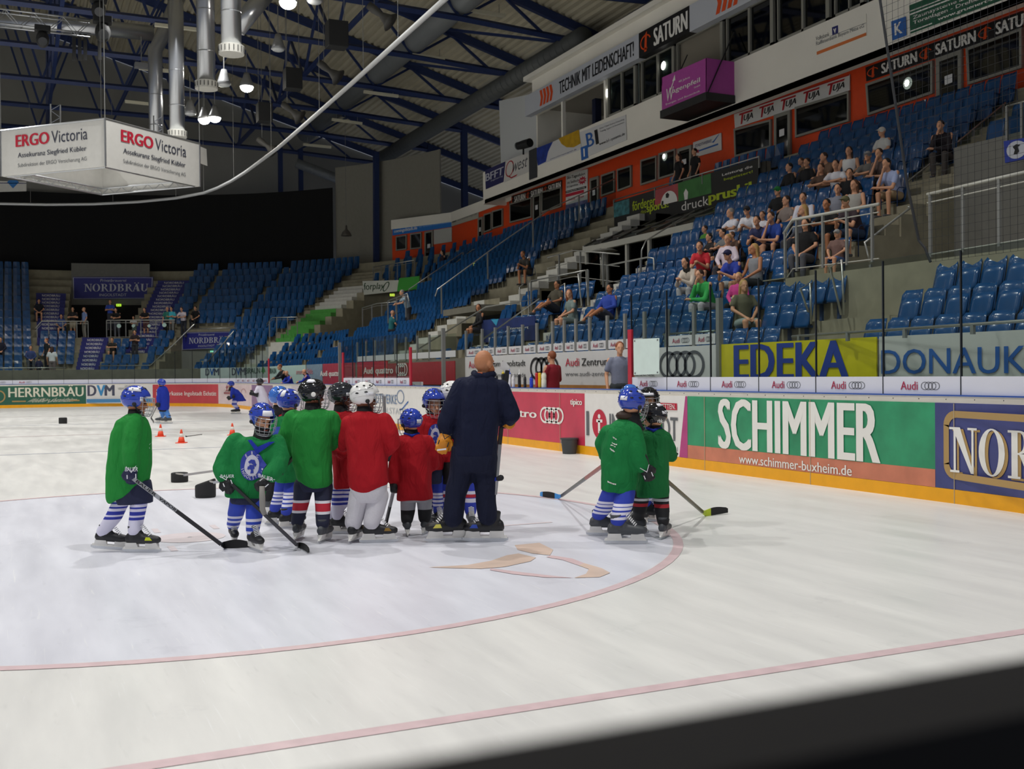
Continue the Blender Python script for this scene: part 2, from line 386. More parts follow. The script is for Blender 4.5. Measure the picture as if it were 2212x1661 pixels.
# ------------------------------------------------------------------ adverts on the boards
def adfn(s0, s1, z0=.16, z1=1.115, off=-.012):
    return lambda u, v: B(s0+(s1-s0)*u, off, z0+(z1-z0)*v)
def ad(s0, s1, m, label, z0=.158, z1=1.115, off=-.006, group=None):
    o = strip('advertising_board', sauto(min(s0, s1), max(s0, s1)), off, .0, z0, z1, m); return tag(o, label, 'advertising board', group)
def S(x, y=900): return onB(x, y)[0]
def zb(x, y, off=0.): return onB(x, y, off)[1]
def adtext(o, s, x0, x1, yt, yb, xr, m, bold=0., shear=0., off=-.014, name='lettering', aoff=0.):
    """words on the boards: columns x0..x1 of the picture, rows yt..yb read at column xr"""
    s0, s1 = onB(x0, yb, aoff)[0], onB(x1, yb, aoff)[0]; z1, z0 = onB(xr, yt, aoff)[1], onB(xr, yb, aoff)[1]
    return lettering(s, m, adfn(s0, s1, z0, z1, off), o, 0, 1, 0, 1, bold, shear, name)
def admap(x0, x1, yt, yb, xr, off=-.014, aoff=0.):
    s0, s1 = onB(x0, yb, aoff)[0], onB(x1, yb, aoff)[0]; z1, z0 = onB(xr, yt, aoff)[1], onB(xr, yb, aoff)[1]
    return adfn(s0, s1, z0, z1, off)
def four_rings(o, fn, m, w=.075, n=26, ratio=1.0):
    """four interlocking rings filling the unit box of fn; ratio = height over ring width"""
    ps = []
    ru = 1/6.6*1.45
    for k in range(4): ps += ring2d(ru+k*(1-2*ru)/3, .5, ru, .5, w*ru*2, w, n)
    return shape2d(ps, m, fn, o, 'ring_emblem')
WHITE = mat('print_white', '#f2f0ea', .5); REDP = mat('print_red', '#c0203c', .5); BLK = mat('print_black', '#17181b', .5); GREYP = mat('print_grey', '#63666a', .5)
CRIM = mat('print_crimson', '#b02a50', .5); NAVYP = mat('print_navy', '#24296f', .5); BLUEP = mat('print_blue', '#2a62ae', .5)
GOLD = mat('print_gold', '#b4935c', .5); GREEN_AD = mat('ad_green', '#2f9467', .38, var=.22, scale=2.2); SALM = mat('ad_salmon', '#d07f63', .45, var=.14, scale=3)
NAVY_AD = mat('ad_navy', '#454b86', .35, var=.20, scale=1.8); RED_AD = mat('ad_crimson', '#cc3a55', .38, var=.12, scale=2); WHITE_AD = mat('ad_white', '#ebe8e4', .4, var=.03)
PURP = mat('ad_magenta', '#b6407f', .42, var=.1)
s_n = S(2021, 980); s_sch = S(1486, 900); s_tip = S(1264, 900); s_red = S(985, 880)
# navy brewery ad at the near corner
o = ad(2.2, s_n, NAVY_AD, 'navy ad panel with gold border and large white serif capitals, nearest on the boards')
fn = adfn(s_n, 3.2); zz = lambda z: (z-.16)/.955
f2 = lambda u, v: B(s_n-u, -.014, v)
bl = .13; L_ = 4.6
ps = []
rr_ = .16; z0, z1 = .27, 1.03
path = [(bl+rr_*(1-math.cos(a)), z1-rr_*(1-math.sin(a))) for a in [i*math.pi/2/6 for i in range(7)]]+[(L_, z1)]
inn = [(bl+.075+(rr_-.05)*(1-math.cos(a)), z1-.075-(rr_-.05)*(1-math.sin(a))) for a in [i*math.pi/2/6 for i in range(7)]]+[(L_, z1-.075)]
for i in range(len(path)-1): ps.append([path[i], path[i+1], inn[i+1], inn[i]])
mir = lambda p: (p[0], z0+z1-p[1])
for i in range(len(path)-1): ps.append([mir(path[i]), mir(inn[i]), mir(inn[i+1]), mir(path[i+1])])
ps.append([(bl, z0+rr_), (bl+.075, z0+rr_), (bl+.075, z1-rr_), (bl, z1-rr_)])
shape2d(ps, GOLD, f2, o, 'border')
def serif_word(o, fn, m, shadow=None, word='NO', x=0., h=1., w=.62, gap=.12):
    """high-contrast serif capitals built from thick and thin strokes; fn takes (x, y) in letter heights"""
    def glyph(c, x):
        T, t, s = .20, .06, .05; out = []
        R = lambda a, b_, c_, d: [(a, c_), (b_, c_), (b_, d), (a, d)]
        sf = lambda cx, y, ww=.26: R(cx-ww/2, cx+ww/2, y, y+s)
        if c == 'N':
            out += [R(x+.10, x+.10+t, 0, 1), R(x+.60, x+.60+t, 0, 1), [(x+.06, 1), (x+.28, 1), (x+.66, 0), (x+.58, 0)], sf(x+.13, 0), sf(x+.62, 1-s), R(x-.02, x+.2, 1-s, 1)]; W = .74
        elif c == 'O':
            out += ring2d(x+.36, .5, .36, .51, .17, .035, 30); W = .74
        elif c in 'RBDP':
            out += [R(x+.10, x+.10+T*.85, 0, 1), sf(x+.17, 0, .34), R(x, x+.16, 1-s, 1)]
            if c == 'D': out += [[(x+.2, 1), (x+.2, 1-.04), (x+.3, 1-.04), (x+.3, 1)], [(x+.2, 0), (x+.3, 0), (x+.3, .04), (x+.2, .04)]]+ring2d(x+.3, .5, .4, .5, .17, .04, 20, -90, 90); W = .74
            else:
                out += [R(x+.2, x+.32, 1-.04, 1), R(x+.2, x+.32, .5, .54)]+ring2d(x+.32, .76, .27, .24, .15, .04, 16, -90, 90); W = .66
                if c == 'R': out += [[(x+.30, .52), (x+.46, .52), (x+.74, -.06), (x+.6, 0)]]; W = .72
                if c == 'B': out += [R(x+.2, x+.34, 0, .04)]+ring2d(x+.34, .27, .3, .27, .16, .04, 16, -90, 90); W = .7
        elif c == 'A' or c == 'Ä':
            out += [[(x+.02, 0), (x+.08, 0), (x+.38, 1), (x+.30, 1)], [(x+.42, 0), (x+.66, 0), (x+.42, 1), (x+.28, 1)], R(x+.18, x+.5, .3, .35), sf(x+.06, 0, .22), sf(x+.56, 0, .3)]; W = .7
            if c == 'Ä': out += [R(x+.14, x+.25, 1.06, 1.17), R(x+.46, x+.57, 1.06, 1.17)]
        elif c == 'U':
            out += [R(x+.08, x+.08+T*.85, .3, 1), R(x+.58, x+.58+t, .3, 1), sf(x+.16, 1-s, .32), sf(x+.61, 1-s, .24)]+ring2d(x+.36, .32, .28, .34, .15, .07, 18, 180, 360); W = .76
        else: out += [R(x+.1, x+.26, 0, 1)]; W = .4
        return out, W
    ps = []; x0 = x
    for c in word:
        g, W = glyph(c, x0); ps += g; x0 += W+gap
    if shadow is not None: shape2d([[(p[0]+.085, p[1]-.035) for p in q] for q in ps], shadow, lambda u, v: fn(u, v), o, 'lettering_shadow')
    f3 = (lambda u, v: fn(u, v, .004))
    shape2d(ps, m, f3, o, 'lettering'); return x0
nx0 = s_n-S(2055, 960)
serif_word(o, lambda u, v, d=0.: B(s_n-nx0-u*.50, -.016-d, .35+v*.50), WHITE, GOLD, 'NORDBRÄU', gap=.06)
# green and salmon ad
o = ad(s_n, s_sch, GREEN_AD, 'green and salmon ad panel with fat white capitals on the right boards')
h = strip('lower_band', sauto(s_n, s_sch), -.009, -.006, .158, .36, SALM, o)
adtext(o, 'SCHIMMER', 1553, 1904, 861, 968, 1556, WHITE, .045)
adtext(o, 'www.schimmer-buxheim.de', 1598, 1842, 981, 1000, 1600, WHITE, .02)
# white ad with red dot
o = ad(s_sch, s_tip, WHITE_AD, 'white ad panel with a big red dot emblem and grey capitals')
fn = lambda u, v: B(s_tip+(s_sch-s_tip)*u, -.012, .158+.957*v)
shape2d([[(.93, 0), (1, 0), (1, 1), (.985, 1)]], PURP, fn, o, 'stripe')
adtext(o, 'I', 1268, 1274, 888, 940, 1270, GREYP, .03)
q = admap(1281, 1312, 884, 948, 1296); shape2d(disc2d(.5, .5, .5, .5), REDP, q, o, 'emblem')
q = admap(1281, 1312, 884, 948, 1296, -.017); shape2d(rect2d(.42, .56, .2, .62)+rect2d(.3, .72, .56, .66)+rect2d(.5, .66, .18, .27)+disc2d(.5, .76, .09, .08, 12), WHITE, q, o, 'emblem')
adtext(o, 'INGOLSTADT', 1318, 1466, 893, 940, 1320, GREYP, .03)
q = admap(1396, 1464, 869, 883, 1400); shape2d(rect2d(0, 1, 0, 1), REDP, q, o, 'badge')
q = admap(1399, 1461, 871, 881, 1400, -.018); lettering('DEINE WETTEN.', WHITE, q, o, 0, 1, 0, 1, .02)
adtext(o, 'DONAUSTRASSE CHINA 1', 1350, 1465, 954, 963, 1350, GREYP)
# crimson car ad
o = ad(s_tip, s_red, RED_AD, 'crimson ad panel with white lettering and four white rings by the bucket')
adtext(o, 'Audi quattro', 1020, 1161, 884, 907, 1140, WHITE, .03)
four_rings(o, admap(1168, 1219, 879, 915, 1190), WHITE, .13)
adtext(o, 'tipico', 1233, 1259, 862, 878, 1236, WHITE, .04)
# white utility ad behind the group of children
s_w = S(760, 880)
o = ad(s_red, s_w, WHITE_AD, 'white ad panel with blue lettering behind the group of children')
adtext(o, 'STADTWERKE', 797, 858, 852, 872, 840, mat('print_dull_blue', '#6f86a8', .5), .02)
adtext(o, 'INGOLSTADT', 808, 880, 880, 893, 840, mat('print_pale', '#bcc1c6', .5), .0)
shape2d(ring2d(.5, .5, .5, .5, .08, .08), mat('print_dull_blue', '#6f86a8', .5), admap(858, 874, 842, 872, 860), o, 'emblem')
shape2d([[(0, 0), (.3, .1), (1, .95), (.9, 1), (.25, .2), (0, .12)]], BLUEP, admap(864, 884, 866, 887, 870), o, 'emblem')
s_b = S(630, 860)
o = ad(s_w, s_b, mat('ad_lilac', '#d8cfd6', .4, var=.06), 'pale ad panel hidden mostly by green shirted children')
# purple and pale ads round the far corner
s_c = S(590, 865); s_d = S(544, 862); s_e = S(472, 855)
o = ad(s_b, s_c, WHITE_AD, 'white ad panel with a pink drop beside the far bench opening')
shape2d([[(0, 0), (1, 0), (.95, .5), (.6, 1), (.3, .95)]], mat('print_pink', '#d98b93', .5), admap(592, 603, 834, 868, 595), o, 'emblem')
o = ad(s_c, s_d, mat('ad_purple', '#8f7298', .45, var=.2, scale=1.5), 'dull purple photo ad panel behind the white shirted skater')
o = ad(s_d, s_e, mat('ad_pink', '#e3d0d2', .45, var=.08, scale=1.5), 'pale pink ad panel behind the sprinting blue skater')
RB_ = mat('print_rust', '#9a5a62', .5)
shape2d([[(0, .3), (.5, .3), (.25, 1)], [(0, 0), (.62, 0), (.62, .2), (0, .2)]], RB_, admap(484, 508, 831, 851, 490), o, 'emblem')
lettering('APa', WHITE, admap(485, 500, 838, 846, 490, -.02), o, 0, 1, 0, 1, .02)
shape2d(ring2d(.5, .5, .5, .5, .1, .1, 20, 0, 260), mat('print_rose', '#c9a2a6', .5), admap(521, 532, 839, 858, 526), o, 'emblem')
# red savings bank ad
s_f = S(330, 850)
o = ad(s_e, s_f, mat('ad_red', '#c94650', .42, var=.10, scale=1), 'red ad panel with white lettering behind the standing blue skater')
shape2d(ring2d(.5, .35, .5, .3, .35, .16, 14, 180, 360)+rect2d(0, .9, .42, .6)+rect2d(.1, 1, .75, .95), WHITE, admap(338, 346, 840, 858, 342), o, 'emblem')
adtext(o, 'Sparkasse Ingolstadt Eichstätt', 350, 468, 845, 857, 400, WHITE, .01)
# insurance ad
s_g = S(186, 850)
o = ad(s_f, s_g, WHITE_AD, 'white ad panel with bold three-letter logo left of the red panel')
DV = admap(189, 248, 832, 855, 200)
lettering('D', mat('print_slate', '#4c4f63', .5), DV, o, 0, .33, 0, 1, .05); lettering('V', mat('print_cyan', '#3f8fc4', .5), DV, o, .33, .66, 0, 1, .05); lettering('M', mat('print_slate', '#4c4f63', .5), DV, o, .62, 1, 0, 1, .05)
adtext(o, 'DEUTSCHE', 270, 291, 832, 836, 280, GREYP); adtext(o, 'VERMOEGENSBERATUNG', 255, 307, 837, 842, 280, GREYP)
q = admap(187, 329, 862, 869.5, 200, -.01); shape2d(rect2d(0, 1, 0, 1), mat('print_sky', '#4f8dc0', .5), q, o, 'lower_band')
q = admap(191, 318, 863, 868.6, 200, -.018); lettering('INGOLSTADT - GEMEINSAM', WHITE, q, o, 0, 1, 0, 1, .03)
# green brewery ad at the far end
o = ad(s_g, S(-70, 850), mat('ad_bottle_green', '#2e6450', .42, var=.08, scale=1), 'dark green ad panel with wide cream capitals on the far boards')
CREAM = mat('print_cream', '#e8e4cf', .5)
adtext(o, 'HERRNBRÄU', 18, 181, 832, 857, 100, CREAM, .02)
adtext(o, 'Weißbier-Spezialitäten', 48, 150, 860, 871, 100, CREAM, .0, .25)
shape2d(rect2d(0, .2, .3, .6)+rect2d(.85, 1, .3, .6), GOLD, admap(26, 172, 861, 870, 100), o, 'rule')
shape2d(ring2d(.5, .5, .5, .5, .1, .1), GOLD, admap(-16, 12, 843, 870, 0), o, 'emblem')
# ================================================================== PANES ON THE BOARDS
GLS = glass('pane_clear', '#f0f6f4', .010, .02, .98)
STRIPW = mat('strip_white', '#dfe0ec', .4)
RINGD = mat('print_ring', '#55585e', .45)
_PT = {}
def pane(s0, s1, ztop, label, group, words=True, detail=True):
    t = thing('rink_shield', B((s0+s1)/2, .05, 1.2), label, 'glass pane', group)
    g = .006
    a, c = (s0+g, s1-g)
    strip('pane', [a, c], .047, .059, 1.2, ztop, GLS, t)
    st = strip('strip', [a, c], .040, .046, 1.206, 1.41, STRIPW, t)
    strip('joint', [s1-g, s1+g], .035, .062, 1.2, ztop-.02, DKSEAM, t)
    if words:
        f = lambda u, v: B(c+(a-c)*u, .036, 1.206+.204*v)
        lettering('Audi', CRIM, f, st, .24, .47, .24, .72, .02)
        four_rings(st, lambda u, v: f(.51+.24*u, .24+.46*v), RINGD, .07, 20 if detail else 10)
    return t
ss = [15.44, 14.347, 13.153, 11.995, 10.806, 9.606, 8.43, 7.23, 6.03]
posn = ['next to the red post', 'second from the red post', 'third from the red post', 'in front of the yellow ad', 'right of the yellow ad centre', 'in front of the first blue capitals', 'in front of the wide white ad', 'at the right edge of the photo']
for i in range(8): pane(ss[i+1], ss[i], 2.82, 'clear rink glass pane with white strip, '+posn[i], 'rink glass panes')
for i in range(6): pane(26.75+i*1.07, 26.75+(i+1)*1.07, 2.6, 'far rink glass pane with white strip between the two red posts', 'glass panes between the red posts', True, False)
s = 44.35; i = 0
while s < 71.5:
    pane(s, s+1.2, 2.82, 'far rink glass pane with white strip round the end corner', 'far corner glass panes', True, False); s += 1.2
REDPOST = mat('post_red', '#b82038', .4)
for s, lab in ((15.48, 'thick red post at the near end of the players bench'), (26.71, 'red post at the far end of the players bench'), (33.18, 'red post in the middle of the far glass'), (44.31, 'farthest red post near the end corner')):
    w = .06
    o = MB().bar(B(s, .05, 1.2), B(s, .05, 2.22), w*2, .05, up=Vector((0, 1, 0))).build('red_post', REDPOST, mods=[bev(.008)]); tag(o, lab, 'post')
for s, z in ((26.5, 2.72), (36.6, 2.65), (14.95, 2.75)):
    o = MB().bar(B(s, 1.5 if s < 20 else .9, .1), B(s, 1.5 if s < 20 else .9, z), .09, .09, up=Vector((0, 1, 0))).build('steel_post', STEEL2); tag(o, 'tall grey steel post at s%d' % s if 0 else {26.5: 'tall grey steel post beside the stairs at the far end of the bench', 36.6: 'slim grey steel post by the crimson bench wall', 14.95: 'tall grey steel post left of the yellow ad'}[s], 'post')
# white sheet taped to the pane next to the red post
o = panel('lineup_sheet', [onY(x, y, .03) for x, y in ((1369, 810), (1424, 808), (1424, 730), (1368, 733))], mat('sheet_pale', '#d3e4df', .6, var=.03), 'pale green notice sheet taped to the glass beside the red post', 'sheet', .004)
f = quadfn([onY(x, y, .03) for x, y in ((1369, 810), (1424, 808), (1424, 730), (1368, 733))], .004)
shape2d([p for u, v in ((.06, .95), (.94, .95), (.06, .05), (.94, .05)) for p in rect2d(u-.025, u+.025, v-.02, v+.02)], GREYP, f, o, 'tape')
# ================================================================== BARRIER WALL BEHIND THE BOARDS
SW = sauto(4.0, 86)
for a, c in SEGS[1:]: struct(strip('wall_barrier', sauto(max(a, 4.), c), 1.52, 1.72, 0, 1.93, CONC2))
struct(strip('wall_barrier', sauto(4., 8.5), 1.52, 1.72, 0, 1.93, CONC2))
def wallad(s0, s1, z0, z1, m, label, off=1.5):
    o = strip('advertising_banner', sauto(min(s0, s1), max(s0, s1)), off, off+.02, z0, z1, m); return tag(o, label, 'advertising banner')
Y15 = lambda x, y: onY(x, y, -1.5)
s0, s1 = Y15(1549, 760).x, Y15(1893, 760).x
YELA = mat('ad_yellow', '#d8cc10', .4, var=.05)
o = wallad(s1, s0, .95, 1.955, YELA, 'yellow banner with huge blue capitals behind the glass')
def wt(o, s, x0, x1, yt, yb, xr, m, bold=0., shear=0., off=1.49, name='lettering'):
    a, c = onB(x0, yb, 1.5)[0], onB(x1, yb, 1.5)[0]; z1, z0 = onB(xr, yt, 1.5)[1], onB(xr, yb, 1.5)[1]
    return lettering(s, m, lambda u, v: B(a+(c-a)*u, off, z0+(z1-z0)*v), o, 0, 1, 0, 1, bold, shear, name)
wt(o, 'EDEKA', 1586, 1836, 745, 818, 1600, mat('print_royal', '#23409a', .5), .038)
s2 = Y15(1899, 760).x
o = wallad(3.5, s2, .95, 1.955, mat('ad_offwhite', '#c9cac4', .45, var=.02), 'white banner with large blue sans capitals behind the glass')
wt(o, 'DONAUKURIER', 1905, 2500, 756, 808, 1906, BLUEP, .012)
# steel handrail on the barrier wall
def rail(name, pts, r=.022, posts=(), m=None, label=None, cat='handrail', zp=None, mid=None, glassm=None):
    """tube rail with upright posts: pts = top line, posts = fractions along it, zp = foot height below the rail"""
    m = m or STEEL; pts = [Vector(p) for p in pts]
    o = MB().tube(pts, r, 8).build(name, m, smooth=True); tag(o, label, cat)
    seg = [0]
    for i in range(len(pts)-1): seg.append(seg[-1]+(pts[i+1]-pts[i]).length)
    def along(f):
        d = f*seg[-1]
        for i in range(len(pts)-1):
            if d <= seg[i+1]+1e-6: return pts[i].lerp(pts[i+1], (d-seg[i])/max(1e-6, seg[i+1]-seg[i]))
        return pts[-1]
    for f in posts:
        p = along(f); MB().bar(p-Vector((0, 0, zp)), p, .045, .045).build('post', STEEL2, o)
    if mid:
        for d in mid: MB().tube([p-Vector((0, 0, d)) for p in pts], .012, 6).build('lower_rail', m, o)
    if glassm:
        b = MB()
        for i in range(len(pts)-1):
            a, c = pts[i], pts[i+1]; b.quad(a-Vector((0, 0, zp*.95)), c-Vector((0, 0, zp*.95)), c-Vector((0, 0, .10)), a-Vector((0, 0, .10)))
        b.build('glass_infill', glassm, o)
    return o
GLR = glass('rail_glass', '#dce6e4', .01, .05, .88)
rail('handrail', [B(s, 1.62, 2.03) for s in (13.2, 4)], .02, (.02, .15, .28, .41, .54, .67, .8, .93), label='thin steel handrail along the wall above the wide white banner', zp=.12)
rail('handrail', [B(s, 1.62, 2.2) for s in (16.9, 15.25)], .02, (.05, .55, .95), label='short steel rail above the left end of the yellow banner', zp=.3, mid=(.12,))
# bench wall with the white car dealer banner
o = wallad(15.05, 26.45, 1.235, 1.953, mat('banner_white', '#d9d9d8', .4, var=.02), 'long white banner with ring emblems behind the players bench')
wt(o, 'Audi', 1013, 1032, 780, 795, 1020, REDP, .01); wt(o, 'Zentrum Ingolstadt', 1040, 1136, 780, 796, 1060, BLK, .01); wt(o, 'www.audi-zentrum-ingolstadt.de', 1016, 1136, 806, 817, 1060, GREYP)
def wmap(x0, x1, yt, yb, xr, off=1.488):
    a, c = onB(x0, yb, 1.5)[0], onB(x1, yb, 1.5)[0]; z1, z0 = onB(xr, yt, 1.5)[1], onB(xr, yb, 1.5)[1]
    return lambda u, v: B(a+(c-a)*u, off, z0+(z1-z0)*v)
four_rings(o, wmap(1146, 1208, 772, 820, 1150), BLK, .12); four_rings(o, wmap(1425, 1523, 759, 818, 1440), RINGD, .11)
wt(o, 'Audi', 1222, 1252, 774, 791, 1230, REDP, .01); wt(o, 'Zentrum Ingolstadt', 1257, 1400, 774, 795, 1260, BLK, .01); wt(o, 'www.audi-zentrum-ingolstadt.de', 1222, 1414, 803, 815, 1230, GREYP)
WOOD = mat('bench_wood', '#a8763e', .55, var=.15, scale=4)
struct(strip('trim_bench_wood', [15.05, 26.45], 1.5, 1.52, 1.0, 1.235, WOOD))
ben = MB(); ben.box((15.9, -1.45, .40), (26.2, -1.12, .46))
o = ben.build('players_bench', WOOD); tag(o, 'long wooden bench board below the white banner', 'bench')
b = MB()
for x in (16.2, 18.8, 21.4, 24, 26): b.box((x, -1.42, 0), (x+.06, -1.15, .40))
b.build('bench_support', STEEL2, o)
# glass screen with posts and strips standing on the bench wall
n = 15; sA, sB = 15.10, 26.45
xs_ = [1544, 1495, 1438, 1388, 1346, 1308, 1270, 1240, 1215, 1190, 1156, 1125, 1094, 1066, 1038, 1003]
ss = [onB(x, 700, 1.5)[0] for x in xs_]
names = ['first', 'second', 'third', 'fourth', 'fifth', 'sixth', 'seventh', 'eighth', 'ninth', 'tenth', 'eleventh', 'twelfth', 'thirteenth', 'fourteenth', 'fifteenth']
for i in range(len(ss)-1):
    a, c = ss[i], ss[i+1]
    t = thing('bench_screen', B((a+c)/2, 1.55, 1.96), 'bench screen pane with white strip, %s counted from the yellow banner' % names[i], 'glass pane', 'glass screen panes behind the bench')
    strip('pane', [a+.01, c-.01], 1.55, 1.56, 2.0, 2.62, GLS, t)
    MB().bar(B(c, 1.545, 1.95), B(c, 1.545, 2.66), .075, .05, up=Vector((0, 1, 0))).build('post', STEEL2, t)
    if i in (2,): continue
    st = strip('strip', [a+.04, c-.04], 1.535, 1.545, 1.975, 2.155, WHITEB if 0 else mat('strip_cool', '#dadadb', .4), t)
    f = lambda u, v: B(c-.04+(a-c+.08)*u, 1.531, 1.975+.18*v)
    lettering('Audi', CRIM, f, st, .16, .48, .25, .72, .015); four_rings(st, lambda u, v: f(.54+.33*u, .22+.52*v), RINGD, .08, 14)
# far bench wall (crimson) and its screen
o = wallad(27.2, 33.0, 1.2, 1.86, mat('ad_wine', '#9c3038', .45, var=.10), 'dark crimson banner with white lettering behind the far glass')
wt(o, 'Audi quattro', 786, 850, 793, 812, 800, WHITE, .03); four_rings(o, wmap(856, 881, 785, 812, 860), WHITE, .12)
o = wallad(33.1, 36.5, .9, 1.95, mat('ad_scarlet', '#c02a38', .45, var=.06), 'scarlet banner with white lettering at the far bench')
wt(o, 'Audi quattro', 692, 738, 801, 816, 700, WHITE, .03)
o = wallad(36.8, 41.2, .9, 1.95, mat('ad_rose', '#a83348', .45, var=.15), 'rose red banner behind the far bench players')
wt(o, 'amando Stilis', 640, 676, 797, 808, 650, mat('print_salmon', '#d88a92', .5), .01)
o = wallad(41.3, 43.8, .9, 1.95, mat('ad_bluegrey', '#7d94a6', .5, var=.15), 'grey blue photo banner behind the man in black jacket')
o = wallad(44.0, 51.0, .95, 1.95, mat('ad_mint', '#bcd6ce', .5, var=.04), 'pale mint banner with dark green lettering near the end corner')
wt(o, 'BRAUN', 530, 562, 795, 807, 540, mat('print_forest', '#1f4a3c', .5), .03); wt(o, 'BRAUN', 583, 597, 795, 807, 590, mat('print_forest', '#1f4a3c', .5), .03)
shape2d([[(0, .25), (.4, .25), (.4, 0), (.6, 0), (.6, .25), (1, .25), (.8, .55), (.9, .55), (.5, 1), (.1, .55), (.2, .55)]], mat('print_leaf', '#3f9a4a', .5), wmap(564, 574, 792, 807, 568), o, 'emblem')
o = wallad(51.0, 57.2, .95, 1.95, mat('ad_pale', '#c6d2cf', .5, var=.03), 'pale banner with two bold three-letter logos at the end corner')
for x in (444, 501):
    wt(o, 'D', x, x+9, 796, 811, 450, mat('print_slate', '#4c4f63', .5), .05); wt(o, 'V', x+9, x+19, 796, 811, 450, BLUEP, .05); wt(o, 'M', x+18, x+30, 796, 811, 450, mat('print_slate', '#4c4f63', .5), .05)
for a, c, lab in ((27.2, 36.6, 'far'),):
    n = 9
    for i in range(n):
        p, q = a+(c-a)*i/n, a+(c-a)*(i+1)/n
        t = thing('bench_screen', B((p+q)/2, 1.55, 1.95), 'far bench screen pane with white strip above the crimson banners', 'glass pane', 'glass screen panes above the crimson banners')
        strip('pane', [p+.01, q-.01], 1.55, 1.56, 1.95, 2.62, GLS, t); MB().bar(B(q, 1.545, 1.9), B(q, 1.545, 2.66), .06, .05, up=Vector((0, 1, 0))).build('post', STEEL2, t)
        strip('strip', [p+.03, q-.03], 1.535, 1.545, 1.97, 2.15, mat('strip_cool', '#dadadb', .4), t)
# grey strip panel beside the stairs at the bench end
o = wallad(26.5, 29.6, 1.10, 1.30, mat('strip_cool', '#dadadb', .4), 'low white strip panel with rings left of the coach', .3)
f = lambda u, v: B(29.6-3.1*u, .285, 1.10+.20*v)
lettering('Audi', CRIM, f, o, .14, .42, .25, .7, .02); four_rings(o, lambda u, v: f(.5+.33*u, .22+.5*v), RINGD, .08, 16)
# ================================================================== TERRACES
NR = 14
def roff(k): return 2.0+.75*k
def rz(k): return 1.43+.47*k
CUTS = [(3.9, 16.6, 3, 8, 3.3), (26.6, 35.3, 5, 12, 3.78), (31.9, 35.3, 0, 4, .02), (49.5, 54.6, 4, 9, 3.3), (58.4, 60.2, 0, 5, .02), (61.95, 63.9, 5, 12, 3.78)]
def cutrows(s): return [(a, b, z) for s0, s1, a, b, z in CUTS if s0 < s < s1]
def gone(s, k): return any(a <= k <= b for a, b, z in cutrows(s))
b = MB()
brk = sorted(set([3.9, 86]+[c[0] for c in CUTS]+[c[1] for c in CUTS if c[1] < 86]))
for s0, s1 in zip(brk[:-1], brk[1:]):
    ss = sauto(s0, s1); sm = (s0+s1)/2
    def quadstrip(o0, z0, o1, z1):
        for a, c in zip(ss[:-1], ss[1:]): b.quad(B(a, o0, z0), B(c, o0, z0), B(c, o1, z1), B(a, o1, z1))
    prev = 0.
    cuts = cutrows(sm); k = 0
    while k < NR:
        hit = [c for c in cuts if c[0] == k]
        if hit:
            a, e, zf = hit[0]; quadstrip(roff(a), prev, roff(a), zf); quadstrip(roff(a), zf, roff(e+1), zf); prev = zf; k = e+1
            for sx in (s0, s1):
                prof = [(roff(a), zf)]+[p for q in range(a, e+1) for p in ((roff(q), rz(q)), (roff(q+1), rz(q)))]+[(roff(e+1), zf)]
                b.add([B(sx, o, z) for o, z in prof], [tuple(range(len(prof)))])
            continue
        quadstrip(roff(k), prev, roff(k), rz(k)); quadstrip(roff(k), rz(k), roff(k+1), rz(k)); prev = rz(k); k += 1
    quadstrip(roff(NR), prev, roff(NR), rz(NR)+.2); quadstrip(roff(NR), rz(NR)+.2, 14.0, rz(NR)+.2)
struct(b.build('floor_terrace', CONC))
# ------------------------------------------------------------------ stairs in the aisles
STEPW = mat('step_white', '#c9c8c0', .7, var=.05); STEPG = mat('step_green', '#4f9a45', .6, var=.08); STEPB = mat('step_blue', '#2c2f7c', .6, var=.05)
AISLES = []
def stairs(s0, s1, k0, k1, m, label, words=None, wm=None, shift=0., mfun=None):
    AISLES.append((min(s0, s1+shift), max(s0, s1+shift), k0, k1))
    o = None
    n = k1-k0+1
    b = MB(); fr = {}
    for i, k in enumerate(range(k0, k1+1)):
        d = shift*i/max(1, n-1)
        for q in range(2):
            zt = rz(k-1)+.235*(q+1) if k else .9+.265*(q+1); o1 = roff(k)+(0 if q else -.36)
            ss = sauto(s0+d, s1+d)
            mm = mfun(k) if mfun else m
            bb = fr.setdefault(mm.name, (MB(), mm))[0]
            for a, c in zip(ss[:-1], ss[1:]):
                z0 = zt-.235
                bb.hexa([B(a, o1-.015, z0), B(c, o1-.015, z0), B(c, o1+.38, z0), B(a, o1+.38, z0), B(a, o1-.015, zt+.012), B(c, o1-.015, zt+.012), B(c, o1+.38, zt+.012), B(a, o1+.38, zt+.012)])
    first = None
    for nm, (bb, mm) in fr.items():
        ob = bb.build('stair_flight' if first is None else 'painted_steps', mm, first)
        if first is None: first = ob
    tag(first, label, 'stairs'); first['kind'] = 'structure'
    if words:
        vs, fs, _ = text_shape(words, .01); lb = MB()
        for i, k in enumerate(range(k0, k1+1)):
            d = shift*i/max(1, n-1)
            for q in range(2):
                zt = rz(k-1)+.235*(q+1); o1 = roff(k)+(0 if q else -.36)
                sl, sr = (s1+d, s0+d)
                lb.add([B(sl+(sr-sl)*(.2+.6*x), o1-.024, zt-.2+.16*y) for x, y in vs], fs)
        lb.build('lettering', wm, first)
    return first
stairs(13.05, 14.45, 0, 2, CONC, 'grey concrete steps between the lowest seat blocks behind the yellow banner')
stairs(16.65, 17.85, 4, 13, CONC, 'grey concrete stairs climbing beside the crowd to the red wall')
stairs(25.55, 26.5, 3, 13, STEPW, 'white fronted steps at the left edge of the seated crowd', 'BÜCHL', mat('print_step_blue', '#3c4a7a', .6))
